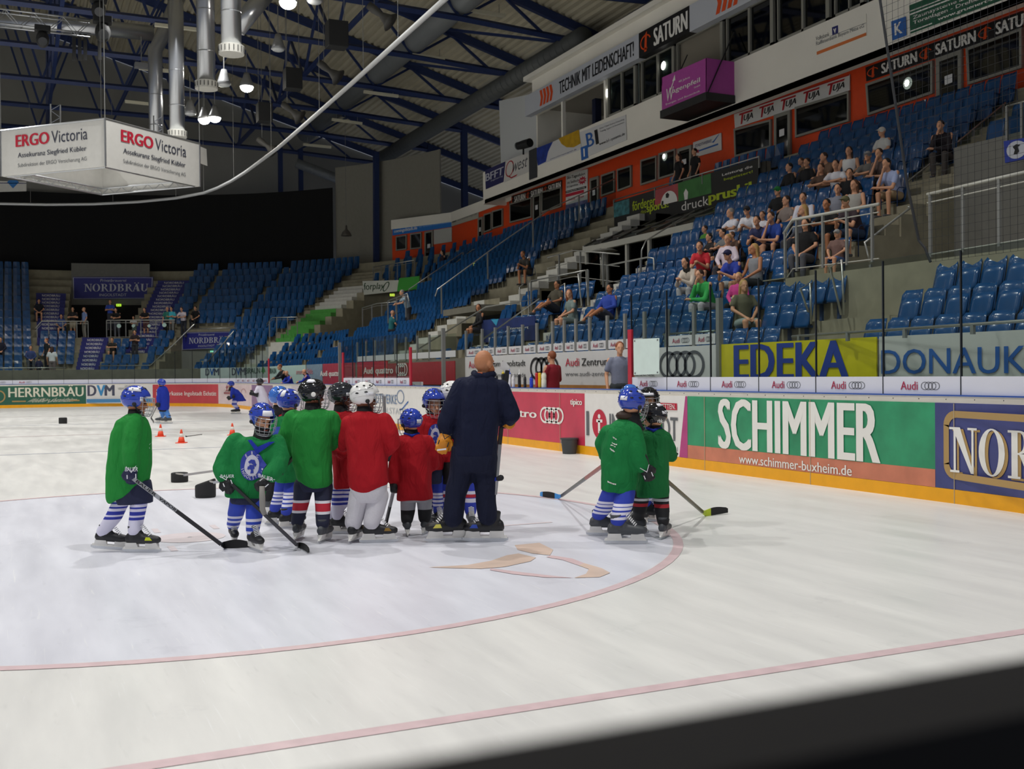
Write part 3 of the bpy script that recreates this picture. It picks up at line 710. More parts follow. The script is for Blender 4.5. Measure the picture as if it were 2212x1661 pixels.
stairs(29.5, 30.3, 0, 4, STEPW, 'white steps behind the bench screen up to the glass doors', 'BÜCHL', mat('print_step_blue', '#3c4a7a', .6))
stairs(33.6, 34.5, 6, 13, STEPW, 'white steps rising left of the black sports banner')
stairs(36.7, 37.7, 0, 6, STEPW, 'white steps at the far end of the players bench')
stairs(48.6, 49.5, 3, 13, mat('step_lilac', '#a79fae', .7, var=.05), 'pale lilac steps climbing beside the green banner')
stairs(54.9, 56.0, 0, 13, STEPG, 'green painted stairs between the corner seat blocks', mfun=lambda k: STEPG if k in (1, 5, 6, 7, 8) else (STEPW if k in (2, 3, 4, 9, 10, 11) else CONC))
stairs(60.9, 61.75, 4, 13, STEPB, 'blue stairs with white lettering right of the big navy sign', 'NORDBRÄU', WHITE)
stairs(64.0, 64.75, 5, 11, STEPB, 'blue stairs with white lettering left of the big navy sign', 'NORDBRÄU', WHITE)
stairs(62.5, 63.35, 0, 5, STEPB, 'lower blue stairs with white lettering below the dark far entrance', 'NORDBRÄU', WHITE)
# ================================================================== SEATS
SEATB = mat('seat_blue', '#174c80', .24, var=.10, scale=3, coat=.2); SEATF = mat('seat_frame', '#33476b', .5, metal=.2)
def shell(w, h, z0, y0, lean, dish, round_, t=.02, nx=6, nz=6):
    """curved plastic shell: front and back skins with a rim"""
    b = MB(); fr = []; bk = []
    for j in range(nz+1):
        v = j/nz; ww = w
        if v > .75: ww = w*(1-round_*((v-.75)/.25)**2)
        if v < .2: ww = w*(1-round_*.6*((.2-v)/.2)**2)
        for i in range(nx+1):
            u = i/nx*2-1; y = y0-lean*v-dish*(1-u*u)+dish+(.035*((v-.85)/.15)**2*-1 if v > .85 else 0)
            fr.append((u*ww/2, y, z0+h*v)); bk.append((u*ww/2*.97, y-t, z0+h*v-.002))
    b.v = fr+bk; m = (nx+1)*(nz+1); W = nx+1
    for j in range(nz):
        for i in range(nx):
            q = (j*W+i, j*W+i+1, (j+1)*W+i+1, (j+1)*W+i); b.f.append(q); b.f.append(tuple(m+k for k in reversed(q)))
    rim = [i for i in range(W)]+[j*W+nx for j in range(1, nz+1)]+[nz*W+i for i in range(nx-1, -1, -1)]+[j*W for j in range(nz-1, 0, -1)]
    for a, c in zip(rim, rim[1:]+rim[:1]): b.f.append((c, a, m+a, m+c))
    return b
def mk_me(b, name, m):
    me = bpy.data.meshes.new(name); me.from_pydata(b.v, [], b.f); me.materials.append(m); me.polygons.foreach_set('use_smooth', [True]*len(me.polygons)); return me
ME_BACK = mk_me(shell(.43, .46, .40, -.13, .09, .05, .18), 'backrest', SEATB)
ME_HIGH = mk_me(shell(.44, .74, .38, -.12, .12, .04, .14), 'backrest', SEATB)
pz = shell(.41, .36, .36, .0, .10, -.03, .2); ME_PAN = mk_me(pz, 'seat', SEATB)
po = MB(); po.v = [(x, -.13+(z-.36)*1.08, .40+(y)*.35) for x, y, z in pz.v]; po.f = pz.f; ME_PANO = mk_me(po, 'seat', SEATB)
br = MB(); br.box((-.03, -.20, .0), (.03, -.15, .42)); br.box((-.14, -.2, .36), (.14, -.08, .40)); ME_BR = mk_me(br, 'bracket', SEATF)
for e in ME_BR.polygons: e.use_smooth = False
ha = MB()
for sx in (-1, 1): ha.tube([(sx*.235, .16, .02), (sx*.235, .16, .60), (sx*.235, .10, .66), (sx*.235, -.17, .66), (sx*.235, -.2, .4)], .012, 5)
ME_ARM = mk_me(ha, 'armrest', mat('arm_blue', '#24406e', .35, metal=.1))
def seat_row_label(k, s):
    side = 'corner' if s > 56 else ('far side' if s > 36 else ('middle' if s > 26.5 else ('crowd' if s > 17.5 else 'near')))
    rown = ['front', 'second', 'third', 'fourth', 'fifth', 'sixth', 'seventh', 'eighth', 'ninth', 'tenth', 'eleventh', 'twelfth', 'thirteenth', 'back'][k]
    w = 'high backed blue seat' if k >= 5 else 'glossy blue tip-up seat'
    return '%s in the %s row of the %s stand block' % (w, rown, side), '%s row seats of the %s stand block' % (rown, side)
BLOCKS = [(4.6, 12.95, 0, 2), (14.6, 25.4, 0, 2), (17.4, 25.4, 3, 4), (17.95, 25.4, 5, 13), (5.0, 16.5, 9, 13), (26.6, 29.4, 0, 4), (30.4, 31.8, 0, 4), (37.8, 48.4, 0, 13), (49.5, 54.8, 0, 3), (49.5, 54.8, 10, 13), (56.1, 58.3, 0, 13), (58.4, 60.1, 6, 13), (60.2, 60.85, 0, 13), (60.9, 62.4, 0, 3), (63.4, 64.8, 0, 4), (64.85, 82, 0, 13), (26.6, 33.5, 13, 13)]
SEATS = []
for s0, s1, k0, k1 in BLOCKS:
    for k in range(k0, k1+1):
        o = 2.55+.75*k; sc = (RB+o)/RB if 51.5 < s0 < 64.8 else 1.
        st = .47/sc; n = int((s1-s0)/st); off = (s1-s0-n*st)/2
        for i in range(n):
            s = s0+off+st*(i+.5)
            if gone(s, k): continue
            p = B(s, o, rz(k)); x, y, d = proj(p+Vector((0, 0, .6)))
            if -30 < x < 2240 and y > -20: SEATS.append([d, s, k, p, x, y])
SEATS.sort(key=lambda q: q[0])
def face_rot(s):
    n = Bn(s); return math.atan2(n.y, n.x)-math.pi/2
def one_seat(p, rz_, k, s, openp=False):
    lab, grp = seat_row_label(k, s)
    o = bpy.data.objects.new('stadium_seat', None); COL.objects.link(o); o.location = p; o.rotation_euler = (0, 0, rz_); o.empty_display_size = .1
    tag(o, lab, 'seat', grp)
    for nm, me in (('backrest', ME_HIGH if k >= 5 else ME_BACK), ('seat', ME_PANO if openp else ME_PAN))+((('armrest', ME_ARM),) if k >= 5 else (('bracket', ME_BR),)):
        c = bpy.data.objects.new(nm, me); COL.objects.link(c); c.parent = o
    return o
def place_seats(occupied):
    ind = 0; mass = MB()
    for d, s, k, p, x, y in SEATS:
        occ = any((p-q).length < r for q, r in occupied)
        if occ: continue
        hid = (k >= 9 and s < 9) or (s < 6.2)
        if ind < 300-len(occupied) and not hid:
            one_seat(p, face_rot(s), k, s); ind += 1
        else:
            a = face_rot(s); c, sn = math.cos(a), math.sin(a)
            hi = 1.12 if k >= 5 else .86
            def T(pts): return [(p.x+c*q[0]-sn*q[1], p.y+sn*q[0]+c*q[1], p.z+q[2]) for q in pts]
            for w, y0, y1, yb, za, zb_ in ((.21, -.11, -.2, .03, .40, hi), (.2, .02, -.08, .03, .36, .72)):
                F = [(-w*.9, y0, za), (w*.9, y0, za), (w, (y0+y1)/2, za+(zb_-za)*.5), (w*.84, y1, zb_), (-w*.84, y1, zb_), (-w, (y0+y1)/2, za+(zb_-za)*.5), (0, y0-.04, za), (0, (y0+y1)/2-.05, za+(zb_-za)*.5), (0, y1-.02, zb_+.012)]
                mass.add(T(F)+T([(q[0], q[1]-.03, q[2]) for q in F]), [(0, 6, 7, 5), (6, 1, 2, 7), (5, 7, 8, 4), (7, 2, 3, 8), (9, 14, 16, 15), (15, 16, 11, 10), (14, 13, 17, 16), (16, 17, 12, 11), (4, 8, 17, 13), (8, 3, 12, 17), (5, 4, 13, 14), (0, 5, 14, 9), (3, 2, 11, 12), (2, 1, 10, 11)])
    o = mass.build('stadium_seats_far', SEATB, smooth=False); tag(o, 'mass of blue seats filling the far stand and end corner', 'seats', kind='stuff')
# ================================================================== RED BOX WALL WITH ITS SIGNS
RED = mat('wall_orange_red', '#e0480f', .6, var=.04); CREAMW = mat('wall_cream', '#f0ece0', .75, var=.03, scale=.6); SOFF = mat('soffit_grey', '#e6e1d4', .8)
YR = -13.2
sQ, zQ = onB(847, 500, 13.2); PQ = B(sQ, 13.2)
PF = Vector((onY(976, 500, YR).x, YR, 0))
zc = onY(1030, 452, YR).z
def vwall(name, p, q, z0, z1, t, m):
    p, q = Vector(p), Vector(q); d = (q-p).normalized(); n = Vector((-d.y, d.x, 0))
    if n.dot(CP-p) > 0: n = -n
    a, c = Vector((p.x, p.y, z0)), Vector((q.x, q.y, z0))
    return struct(MB().slab((a, c, c+Vector((0, 0, z1-z0)), a+Vector((0, 0, z1-z0))), t, n).build(name, m))
zcap = onY(978, 458, YR).z
vwall('wall_red', (4.5, YR, 0), PF, 7.6, 10.5, .3, RED)
vwall('wall_red', (49.0, YR, 0), PF, 10.5, zcap-.05, .3, RED)
vwall('wall_red', PF, PQ, 7.6, zcap-.05, .3, RED)
vwall('trim_red_wall_cap', (48.6, YR+.06, 0), PF+Vector((0, .06, 0)), zcap-.55, zcap, .36, CREAMW)
vwall('trim_red_wall_cap', PF+Vector((0, .06, 0)), PQ+Vector((0, .06, 0)), zcap-.55, zcap, .36, CREAMW)
WG = glass('window_glass', '#6d7672', .10, .03, .55); FRM = mat('window_frame', '#8b8a80', .6)
ROOMD = mat('room_dark', '#77756a', .9, var=.35, scale=.8); ROOMB = mat('room_beige', '#8d8778', .9)
wn = [0]; dn = [0]
def window(px, plane, m_in=None, door=False, mull=0, recess=.28, frame=.07):
    c = [plane(x, y) for x, y in px]          # bl, br, tr, tl
    a, b_, cc, d = c; n = (b_-a).cross(d-a).normalized()
    if n.dot(CP-a) < 0: n = -n
    f = lambda u, v, o=0.: (a*(1-u)+b_*u)*(1-v)+(d*(1-u)+cc*u)*v+n*o
    if door: dn[0] += 1; nm = 'door_%d' % dn[0]
    else: wn[0] += 1; nm = 'window_%d' % wn[0]
    o = MB().slab((f(0, 0, .004), f(1, 0, .004), f(1, 1, .004), f(0, 1, .004)), .02, n).build(nm, m_in or ROOMD); struct(o)
    W = (b_-a).length; H = (d-a).length; fu, fv = frame/W, frame/H
    fb = MB()
    for u0, u1, v0, v1 in ((0, fu, 0, 1), (1-fu, 1, 0, 1), (fu, 1-fu, 0, fv), (fu, 1-fu, 1-fv, 1))+tuple((k/(mull+1)-fu/2, k/(mull+1)+fu/2, fv, 1-fv) for k in range(1, mull+1)):
        fb.slab((f(u0, v0, .02), f(u1, v0, .02), f(u1, v1, .02), f(u0, v1, .02)), .07, n)
    fb.build('frame', FRM, o)
    MB().quad(f(fu, fv, .06), f(1-fu, fv, .06), f(1-fu, 1-fv, .06), f(fu, 1-fv, .06)).build('pane', WG, o)
    return o, f
PR = lambda x, y: onY(x, y, YR)
def onLine(P, Q):
    n = Vector((-(Q-P).y, (Q-P).x, 0))
    def g(x, y):
        d = ray(x, y); return CP+d*((P-CP).dot(n)/d.dot(n))
    return g
PL = onLine(PF, PQ)
for q in [((1879, 250), (2019, 202), (2019, 131), (1874, 182)), ((2095, 184), (2212, 147), (2212, 60), (2091, 105)), ((1722, 298), (1838, 262), (1838, 197), (1721, 232)), ((1591, 340), (1669, 318), (1669, 258), (1589, 279)),
          ((1337, 414), (1366.6, 403), (1366.6, 357), (1336, 366)), ((1301.6, 425), (1330.5, 415), (1330.5, 368.5), (1301.6, 378.6)), ((1173, 460), (1215, 447), (1215, 403), (1173, 414)), ((1104, 482), (1151, 470), (1151, 426), (1104, 440)),
          ((1066, 495), (1088, 488), (1088, 450), (1066, 456)), ((1048, 503), (1064, 497), (1064, 458), (1048, 463))]: window(q, PR)
for q in [((1387, 401), (1421.5, 390), (1421.5, 336), (1387, 346)), ((1426, 388), (1462, 377), (1462, 321), (1426, 332))]: window(q, PR, mat('room_lit', '#c9c6ba', .9))
for q in [((2028, 262), (2082, 240), (2082, 107), (2026, 127)), ((1676, 356), (1711, 342), (1711, 238), (1676, 249)), ((1467, 400), (1497, 392), (1497, 313), (1467, 322)), ((1277, 468), (1296, 461), (1296, 380), (1277, 386)), ((1154, 492), (1171, 486), (1171, 417), (1154, 422)), ((1035, 535), (1045, 532), (1045, 468), (1035, 471))]:
    o, f = window(q, PR, door=True, frame=.12)
    MB().slab((f(.35, .52, .08), f(.65, .52, .08), f(.65, .66, .08), f(.35, .66, .08)), .01).build('notice', mat('paper_white', '#dedede', .7), o)
for q in [((857, 542), (880, 539), (880, 507), (857, 511)), ((888, 539), (912, 536), (912, 502), (888, 505))]: window(q, PL)
o, f = window(((919, 568), (937, 565), (937, 497), (919, 501)), PL, door=True, frame=.1)
MB().slab((f(.35, .45, .08), f(.7, .45, .08), f(.7, .58, .08), f(.35, .58, .08)), .01).build('notice', mat('paper_white', '#dedede', .7), o)
def sign(px, plane, m, label, cat='sign', t=.03, o_=.05):
    c = [plane(x, y) for x, y in px]; a, b_, cc, d = c; n = (b_-a).cross(d-a).normalized()
    if n.dot(CP-a) < 0: n = -n
    c[2] = cc-n*((cc-a).dot(n)); c = [p+n*o_ for p in c]
    return panel('sign_panel', c, m, label, cat, t), quadfn(c, .008)
SATB = mat('sign_black', '#141416', .5); SORG = mat('sign_orange', '#e2521c', .5)
def saturn(o, f, u0, u1, logo=True, v0=.15, v1=.85):
    w = u1-u0
    if logo:
        shape2d(ring2d(u0+w*.13, .5, w*.115, .30, w*.02, .06, 20, 20, 290), SORG, f, o, 'emblem'); shape2d([[(u0+w*.1, .12), (u0+w*.15, .12), (u0+w*.16, .92), (u0+w*.12, .8)]], SORG, f, o, 'emblem'); lettering('SATURN', WHITE, f, o, u0+w*.30, u0+w*.98, v0, v1, .06)
    else: lettering('SATURN', WHITE, f, o, u0, u1, v0, v1, .06)
o, f = sign(((1874, 176), (2212, 62), (2212, 24), (1872.5, 146)), PR, SATB, 'long black strip sign with white capitals and orange ring logos, top right on red wall')
for k in range(3): saturn(o, f, .005+k*.37, .005+(k+1)*.37 if k < 2 else 1.1)
o, f = sign(((1590, 277), (1838, 195), (1838, 161), (1588, 245)), PR, mat('sign_white', '#d8d8d4', .5), 'white strip sign repeating a red and black four letter logo five times')
shape2d(rect2d(0, 1, .93, 1), mat('print_brick', '#b3242c', .5), f, o, 'rule')
for k in range(5):
    u = .03+k*.195
    lettering('UJA', BLK, f, o, u+.055, u+.15, .16, .66, .03, .03); shape2d([[(u+.02, .72), (u+.15, .72), (u+.155, .84), (u+.025, .84)], [(u+.03, .12), (u+.045, .12), (u+.065, .75), (u+.045, .75)]], mat('print_brick', '#b3242c', .5), f, o, 'emblem')
o, f = sign(((1499.5, 341), (1561, 324), (1560, 287), (1499.5, 308)), PR, mat('sign_white', '#d8d8d4', .5), 'white utility sign with blue lettering and a check swoosh on the red wall')
lettering('STADTWERKE', NAVYP, f, o, .08, .68, .62, .80, .01); shape2d([[(.68, .62), (.74, .55), (.95, .95), (.92, .95), (.75, .68)], [(.2, .28), (.9, .34), (.9, .44), (.2, .38)]], BLUEP, f, o, 'emblem'); shape2d(rect2d(.16, .22, .22, .42), mat('print_brick', '#b3242c', .5), f, o, 'emblem')
o, f = sign(((1102, 443), (1215, 409), (1215, 389), (1102, 426)), PR, SATB, 'small black strip sign with three white words left of the ski poster')
for k in range(3): saturn(o, f, .01+k*.33, .01+(k+1)*.33)
o, f = sign(((1224.4, 460), (1271, 447), (1271, 365), (1224.4, 376)), PR, mat('sign_white', '#d8d8d4', .5), 'tall white ski trip poster with a red star burst')
lettering('Ski-Tagesfahrt', BLK, f, o, .06, .92, .83, .93, .01); lettering('ins Saalbach', BLK, f, o, .08, .6, .73, .80); lettering('für Jugendliche', BLK, f, o, .06, .58, .62, .68)
shape2d([[(.78+.2*(1 if i % 2 else .6)*math.cos(2*math.pi*i/20), .73+.12*(1 if i % 2 else .6)*math.sin(2*math.pi*i/20)) for i in range(20)]], REDP, f, o, 'emblem'); lettering('MAX', WHITE, f, o, .68, .88, .70, .76, .02)
shape2d(rect2d(0, .96, .50, .56), BLK, f, o, 'rule'); lettering('Samstag Jeden Samstag', WHITE, lambda u, v: f(u, v)+Vector((0, .01, 0)), o, .04, .9, .51, .55); shape2d(rect2d(0, .85, .40, .48), REDP, f, o, 'rule'); lettering('Preise', REDP, f, o, .12, .45, .28, .35, .01); lettering('Termine', REDP, f, o, .52, .85, .28, .35)
shape2d(rect2d(0, 1, .0, .2), mat('photo_blue', '#6d6f9c', .6, var=.5, scale=3), f, o, 'photo')
o, f = sign(((849, 509), (977, 490), (977, 472), (849, 493)), PL, mat('sign_sky', '#2277cc', .5), 'bright blue strip sign with white lowercase lettering on the angled red wall')
lettering('comingolstadt.de', WHITE, f, o, .03, .43, .2, .75, .02); lettering('wir verbinden unsere menschen', mat('print_lightblue', '#8fbce8', .5), f, o, .46, .98, .5, .72)
o, f = sign(((977, 489), (1035, 471), (1035, 450), (977, 472)), PR, mat('sign_beige', '#b7b4a6', .5), 'beige strip sign with grey lettering next to the blue strip sign')
lettering('www', BLK, f, o, .03, .2, .35, .6, .03); lettering('schreinerei-mayr.de', GREYP, f, o, .24, .95, .3, .75)
o, f = sign(((938.5, 528), (977, 522), (977, 491), (938, 497)), PL, mat('sign_greywhite', '#b9bab4', .6), 'blank pale grey panel below the blue strip sign')
# ================================================================== WHITE LOUNGE GALLERY
YF = -12.0
PFA = lambda x, y: onY(x, y, YF)
X_end = 49.3; X_box = onY(1150, 260, YF).x
zb0 = 10.02; zp = onY(1310, 255, YF).z; zt = onY(1298, 173, YF).z; zs = zt+1.35
vwall('wall_gallery_parapet', (4.5, YF, 0), (X_end, YF, 0), zb0, zp, .25, CREAMW)
vwall('wall_gallery_end', (X_end, YF, 0), (X_end, YR-.3, 0), zb0, zp, .2, CREAMW)
zi = 10.46
struct(MB().hexa([(4.5, YR-.1, zi), (X_end, YR-.1, zi), (X_end, YF, zb0), (4.5, YF, zb0), (4.5, YR-.1, zi+.2), (X_end, YR-.1, zi+.2), (X_end, YF, zb0+.2), (4.5, YF, zb0+.2)]).build('ceiling_soffit', SOFF))
vwall('wall_gallery_top', (4.5, YF, 0), (X_box, YF, 0), zt, zs+.25, .3, CREAMW)
struct(MB().box((4.5, YR-3.2, zs+.2), (X_box+.3, YF+.3, zs+.4)).build('ceiling_gallery_roof', CREAMW))
struct(MB().box((X_box-.02, YR-3., zp-.2), (X_box+.1, YF-.25, zs+.2)).build('wall_gallery_side', CREAMW))
struct(MB().box((4.5, -16.2, 9.), (X_box, -16.0, zs+.2)).build('wall_gallery_back', ROOMB))
struct(MB().box((4.5, -16., zt+.3), (X_box, YF-.3, zt+.36)).build('ceiling_gallery', mat('ceil_beige', '#9c968a', .9)))
struct(MB().box((4.5, -16., zp-.4), (X_box, YF-.25, zp-.3)).build('floor_gallery', ROOMD))
struct(panel('wall_terrace_end', [onY(x, y, -13.35) for x, y in ((1083, 388), (1160, 352), (1160, 200), (1078, 218))], mat('wall_cool_white', '#cfd2d2', .8), None, None, .3))
# windows and bays of the gallery: picture columns at parapet height
bays = [(1158.5, 1213, 'open'), (1215, 1305, 'open'), (1313, 1373, 'glass'), (1385, 1456, 'glass'), (1462, 1561, 'blind'), (1569, 1670, 'dark'), (1679, 1791, 'dark'), (1802, 1866, 'glass')]
def par_x(xp):
    lo, hi = 10., 50.
    for _ in range(40):
        m = (lo+hi)/2
        if proj((m, YF, zp))[0] < xp: hi = m
        else: lo = m
    return m
for xl, xr_, typ in bays:
    a, c = par_x(xl), par_x(xr_)
    q = [Vector((a, YF, zp)), Vector((c, YF, zp)), Vector((c, YF, zt)), Vector((a, YF, zt))]
    f = lambda u, v, o=0.: Vector((a+(c-a)*u, YF+o, zp+(zt-zp)*v))
    wn[0] += 1
    if typ == 'open':
        o = MB().bar(f(1, 0, -.1), f(1, 1, -.1), .14, .14, up=Vector((0, 1, 0))).build('window_%d' % wn[0], CREAMW); struct(o); continue
    mi = {'glass': mat('room_green', '#93a09a', .8, var=.2, scale=1), 'blind': mat('blind_beige', '#7d776a', .9), 'dark': mat('room_black', '#0c0f10', .6)}[typ]
    o = MB().slab((f(0, 0, -.16), f(1, 0, -.16), f(1, 1, -.16), f(0, 1, -.16)), .02, Vector((0, -1, 0))).build('window_%d' % wn[0], mi); struct(o)
    fb = MB(); W = abs(c-a); fu = .1/W
    for u0, u1, v0, v1 in ((0, fu*.5, 0, 1), (1-fu*1.5, 1, 0, 1), (0, 1, 0, .05), (0, 1, .94, 1))+(((.48, .52, 0, 1),) if typ != 'blind' else ()): fb.slab((f(u0, v0, -.10), f(u1, v0, -.10), f(u1, v1, -.10), f(u0, v1, -.10)), .10, Vector((0, 1, 0)))
    fb.build('frame', FRM, o)
    if typ != 'blind': MB().quad(f(0, 0, -.08), f(1, 0, -.08), f(1, 1, -.08), f(0, 1, -.08)).build('pane', WG, o)
MB_c = MB().bar((41.2, -13.9, zp-.3), (41.2, -13.9, zt+.3), .3, .3).build('column_blue', mat('column_navy', '#1c2544', .5)); tag(MB_c, 'dark blue steel column inside the open white gallery bay', 'column')
o = MB().lathe((39.3, -13.6, zt+.26), [(.42, 0), (.42, .04)], 20).build('ceiling_speaker', mat('grille_grey', '#77736a', .7)); tag(o, 'round grey ceiling grille in the open white gallery bay', 'ceiling grille')
YS = YF+.32
PS = lambda x, y: onY(x, y, YS)
SGW = mat('sign_coolwhite', '#c4c8d0', .5)
zsb, zst = onY(1138, 250, YS).z, onY(1133, 209, YS).z
def band(xl, xr, m, label):
    a, c = xl, xr
    q = [Vector((a, YS, zsb)), Vector((c, YS, zsb)), Vector((c, YS, zst)), Vector((a, YS, zst))]
    return panel('sign_panel', q, m, label, 'sign', .3), quadfn(q, .01)
def slogan(o, f, u0=0., u1=1.):
    for k in range(4):
        x = u0+(u1-u0)*(.155+.032*k); w = (u1-u0)*.022
        shape2d([[(x, .12), (x+w, .12), (x+w*1.6, .5), (x+w*.6, .5)], [(x+w*.6, .5), (x+w*1.6, .5), (x+w, .88), (x, .88)]], SORG, f, o, 'emblem')
    lettering('TECHNIK MIT LEIDENSCHAFT!', BLK, f, o, u0+(u1-u0)*.345, u0+(u1-u0)*.965, .2, .8, .035)
xA, xB_, xC = PS(1134, 230).x, PS(1380, 102).x, PS(1489.5, 47).x
o, f = band(xA, xB_, SGW, 'long white slogan sign with four orange chevrons along the gallery roof, left one'); slogan(o, f)
o, f = band(xB_, xC, SATB, 'black sign with big white capitals between the two white slogan signs'); saturn(o, f, .02, .99)
o, f = band(xC, xC-(xA-xB_), SGW, 'white slogan sign with orange chevrons cut by the top edge, right one'); slogan(o, f)
# banners and letters on the parapet
def pban(px, m, label, o_=.02): return sign(px, PFA, m, label, 'banner', .015, o_)
o, f = pban(((1050, 409), (1088, 393), (1092, 349), (1048.5, 368)), mat('banner_navy', '#2c2d5e', .6), 'navy banner with pale block letters at the far end of the white gallery')
lettering('BFFT', mat('print_pale2', '#c5c6d2', .5), f, o, .02, .96, .4, .78, .03); lettering('engineering', mat('print_pale2', '#c5c6d2', .5), f, o, .3, .95, .26, .36)
o, f = pban(((1090, 394), (1143, 371), (1147, 326), (1093, 348)), mat('banner_cream', '#d2d0cb', .6), 'white banner with a red looped initial and dark handwriting letters')
lettering('west', GREYP, f, o, .30, .90, .30, .78, .0, .06); shape2d(ring2d(.2, .55, .17, .38, .03, .05, 22)+[[(.2, .22), (.3, .1), (.55, .12), (.5, .05), (.3, .04), (.17, .18)]], mat('print_brick', '#b3242c', .5), f, o, 'emblem')
o, f = pban(((1163, 358), (1257, 322), (1252, 284), (1158, 321)), mat('banner_white2', '#d6d6d6', .6), 'white gallery banner with a blue photo corner and a yellow curved photo')
shape2d([[(0, 0), (.2, .05), (.28, .55), (.42, 1), (0, 1)]], mat('photo_deepblue', '#233c94', .5, var=.4, scale=3), f, o, 'photo'); shape2d([[(.55, 1.05), (1, 1.1), (1, .32), (.85, .25), (.7, .4), (.6, .7)]], mat('photo_yellow', '#c49a18', .5, var=.2, scale=3), f, o, 'photo'); lettering('www.solarteam-gmbh.de', NAVYP, f, o, .3, .9, .04, .13)
o, f = pban(((1262, 342), (1355, 302), (1353, 248), (1253, 286)), mat('banner_white2', '#d6d6d6', .6), 'white gallery banner with large blue letter and web address', .03)
lettering('B', BLUEP, f, o, .13, .30, .32, .85, .02); lettering('1', BLK, f, o, .33, .40, .3, .86, .02); lettering('Linux / Open Source Consulting', GREYP, f, o, .45, .97, .80, .88); lettering('Training, Support & Development', GREYP, f, o, .45, .97, .68, .76); lettering('www.b1-systems.de', BLK, f, o, .40, .97, .18, .33, .01)
for px, s, lab in ((((1258, 347), (1272, 341), (1271, 313), (1256, 319)), 'I', 'small blue block sign with a white I on the gallery parapet'), (((1930, 88), (1960, 77), (1958.5, 36), (1927.6, 47)), 'K', 'small blue block sign with a white K behind the net')):
    o, f = pban(px, mat('sign_blue_block', '#2464b4', .5), lab, .045); lettering(s, WHITE, f, o, .4 if s == 'I' else .22, .6 if s == 'I' else .78, .2, .82, .03)
o, f = pban(((1968, 73), (2230, -24), (2230, -90), (1965, 12)), mat('banner_green', '#1d5a40', .55), 'dark green fence company banner with white text behind the net')
lettering('Zaunsysteme aller Art - Schranken', WHITE, f, o, .03, 1.05, .42, .58, .015); lettering('Toranlagen - Drehkreuze/Drehsperren', WHITE, f, o, .03, 1.12, .24, .40, .015); lettering('www.gruenert-zaunbau.de', WHITE, f, o, .25, 1.0, .06, .2, .03)
shape2d(rect2d(0, 1, .64, .69)+rect2d(0, 1, .76, .80)+rect2d(0, .2, .06, .1), WHITE, f, o, 'rule')
o, f = pban(((1766, 119), (1873, 77), (1872, 30), (1763, 70)), CREAMW, 'cream bank banner with a small blue emblem and an orange bar')
lettering('Volksbank', GREYP, f, o, .0, .28, .62, .8); lettering('Raiffeisenbank Bayern Mitte eG', GREYP, f, o, .0, .96, .36, .58); shape2d(rect2d(.0, 1.0, .0, .14), mat('print_apricot', '#e07a3c', .5), f, o, 'rule'); shape2d(rect2d(.34, .46, .6, .95), NAVYP, f, o, 'emblem'); shape2d([[(.37, .85), (.40, .62), (.43, .85), (.41, .85), (.40, .75), (.39, .85)]], WHITE, lambda u, v: f(u, v)+Vector((0, .01, 0)), o, 'emblem'); shape2d(rect2d(.3, 1, .575, .595), GREYP, f, o, 'rule')
# magenta balcony box
YPB = -10.9
bl_, br_, tr_, tl_ = [onY(x, y, YPB) for x, y in ((1430, 238), (1526, 200), (1526, 125), (1429, 168))]
bx = thing('balcony_box', ((bl_.x+br_.x)/2, (YPB+YF)/2, bl_.z-.3), 'magenta advertising box hanging from the white gallery on black rods', 'advertising box')
MAG = mat('box_magenta', '#b0489f', .6, var=.04)
o = MB().slab((bl_, br_, tr_, tl_), .04, Vector((0, -1, 0))).build('front_panel', MAG, bx)
f = quadfn((bl_, br_, tr_, tl_), .012)
lettering('agenpfeil', WHITE, f, o, .26, .87, .34, .52, .01); lettering('W', WHITE, f, o, .10, .27, .2, .58, .01, .05); shape2d([[(.2, .5), (.225, .5), (.30, .75), (.28, .75)], [(.255, .74), (.325, .74), (.315, .92)]], WHITE, f, o, 'emblem'); lettering('GmbH', WHITE, f, o, .74, .87, .26, .31); lettering('Energie- und Bautechnik', WHITE, f, o, .1, .87, .08, .15); lettering('40 Jahre', WHITE, f, o, .4, .65, .6, .68)
xs0, xs1 = br_.x, bl_.x
MB().slab((br_, Vector((xs0, YF, br_.z)), Vector((xs0, YF, tr_.z)), tr_), .04, Vector((1, 0, 0))).build('side_panel', MAG, bx)
MB().slab((bl_, Vector((xs1, YF, bl_.z)), Vector((xs1, YF, tl_.z)), tl_), .04, Vector((-1, 0, 0))).build('side_panel', MAG, bx)
MB().box((xs0-.05, YF+.01, bl_.z-.28), (xs1+.05, YPB+.05, bl_.z-.02)).build('tray', mat('tray_black', '#1a1b1c', .5), bx)
for x in (xs0-.03, xs1+.03): MB().tube([(x, YPB, bl_.z-.1), (x, YF+.02, tr_.z+.95)], .02, 6).build('rod', BLK, bx)
# floodlight-like projector and pleated curtain at the end of the gallery
o = thing('projector', PFA(1139, 318), 'black projector spotlight standing on the gallery parapet', 'spotlight')
p = PFA(1139, 318)+Vector((0, .2, .1)); MB().tube([p+Vector((.35, .1, 0)), p, p-Vector((.5, .1, 0))], [.17, .2, .2], 14).build('body', BLK, o); MB().tube([p+Vector((.34, .11, 0)), p+Vector((.38, .12, 0))], .18, 14).build('lens', mat('lens_grey', '#8b8f94', .2), o); MB().bar(p-Vector((0, 0, .45)), p, .06).build('bracket', BLK, o)
b = MB(); a, c = PFA(1145, 352), PFA(1161, 346)
for i in range(17): b.v += [(a.x+(c.x-a.x)*i/16, YF+.03+.05*(i % 2), a.z-.78), (a.x+(c.x-a.x)*i/16, YF+.03+.05*(i % 2), a.z+.55)]
for i in range(16): b.f.append((2*i, 2*i+2, 2*i+3, 2*i+1))
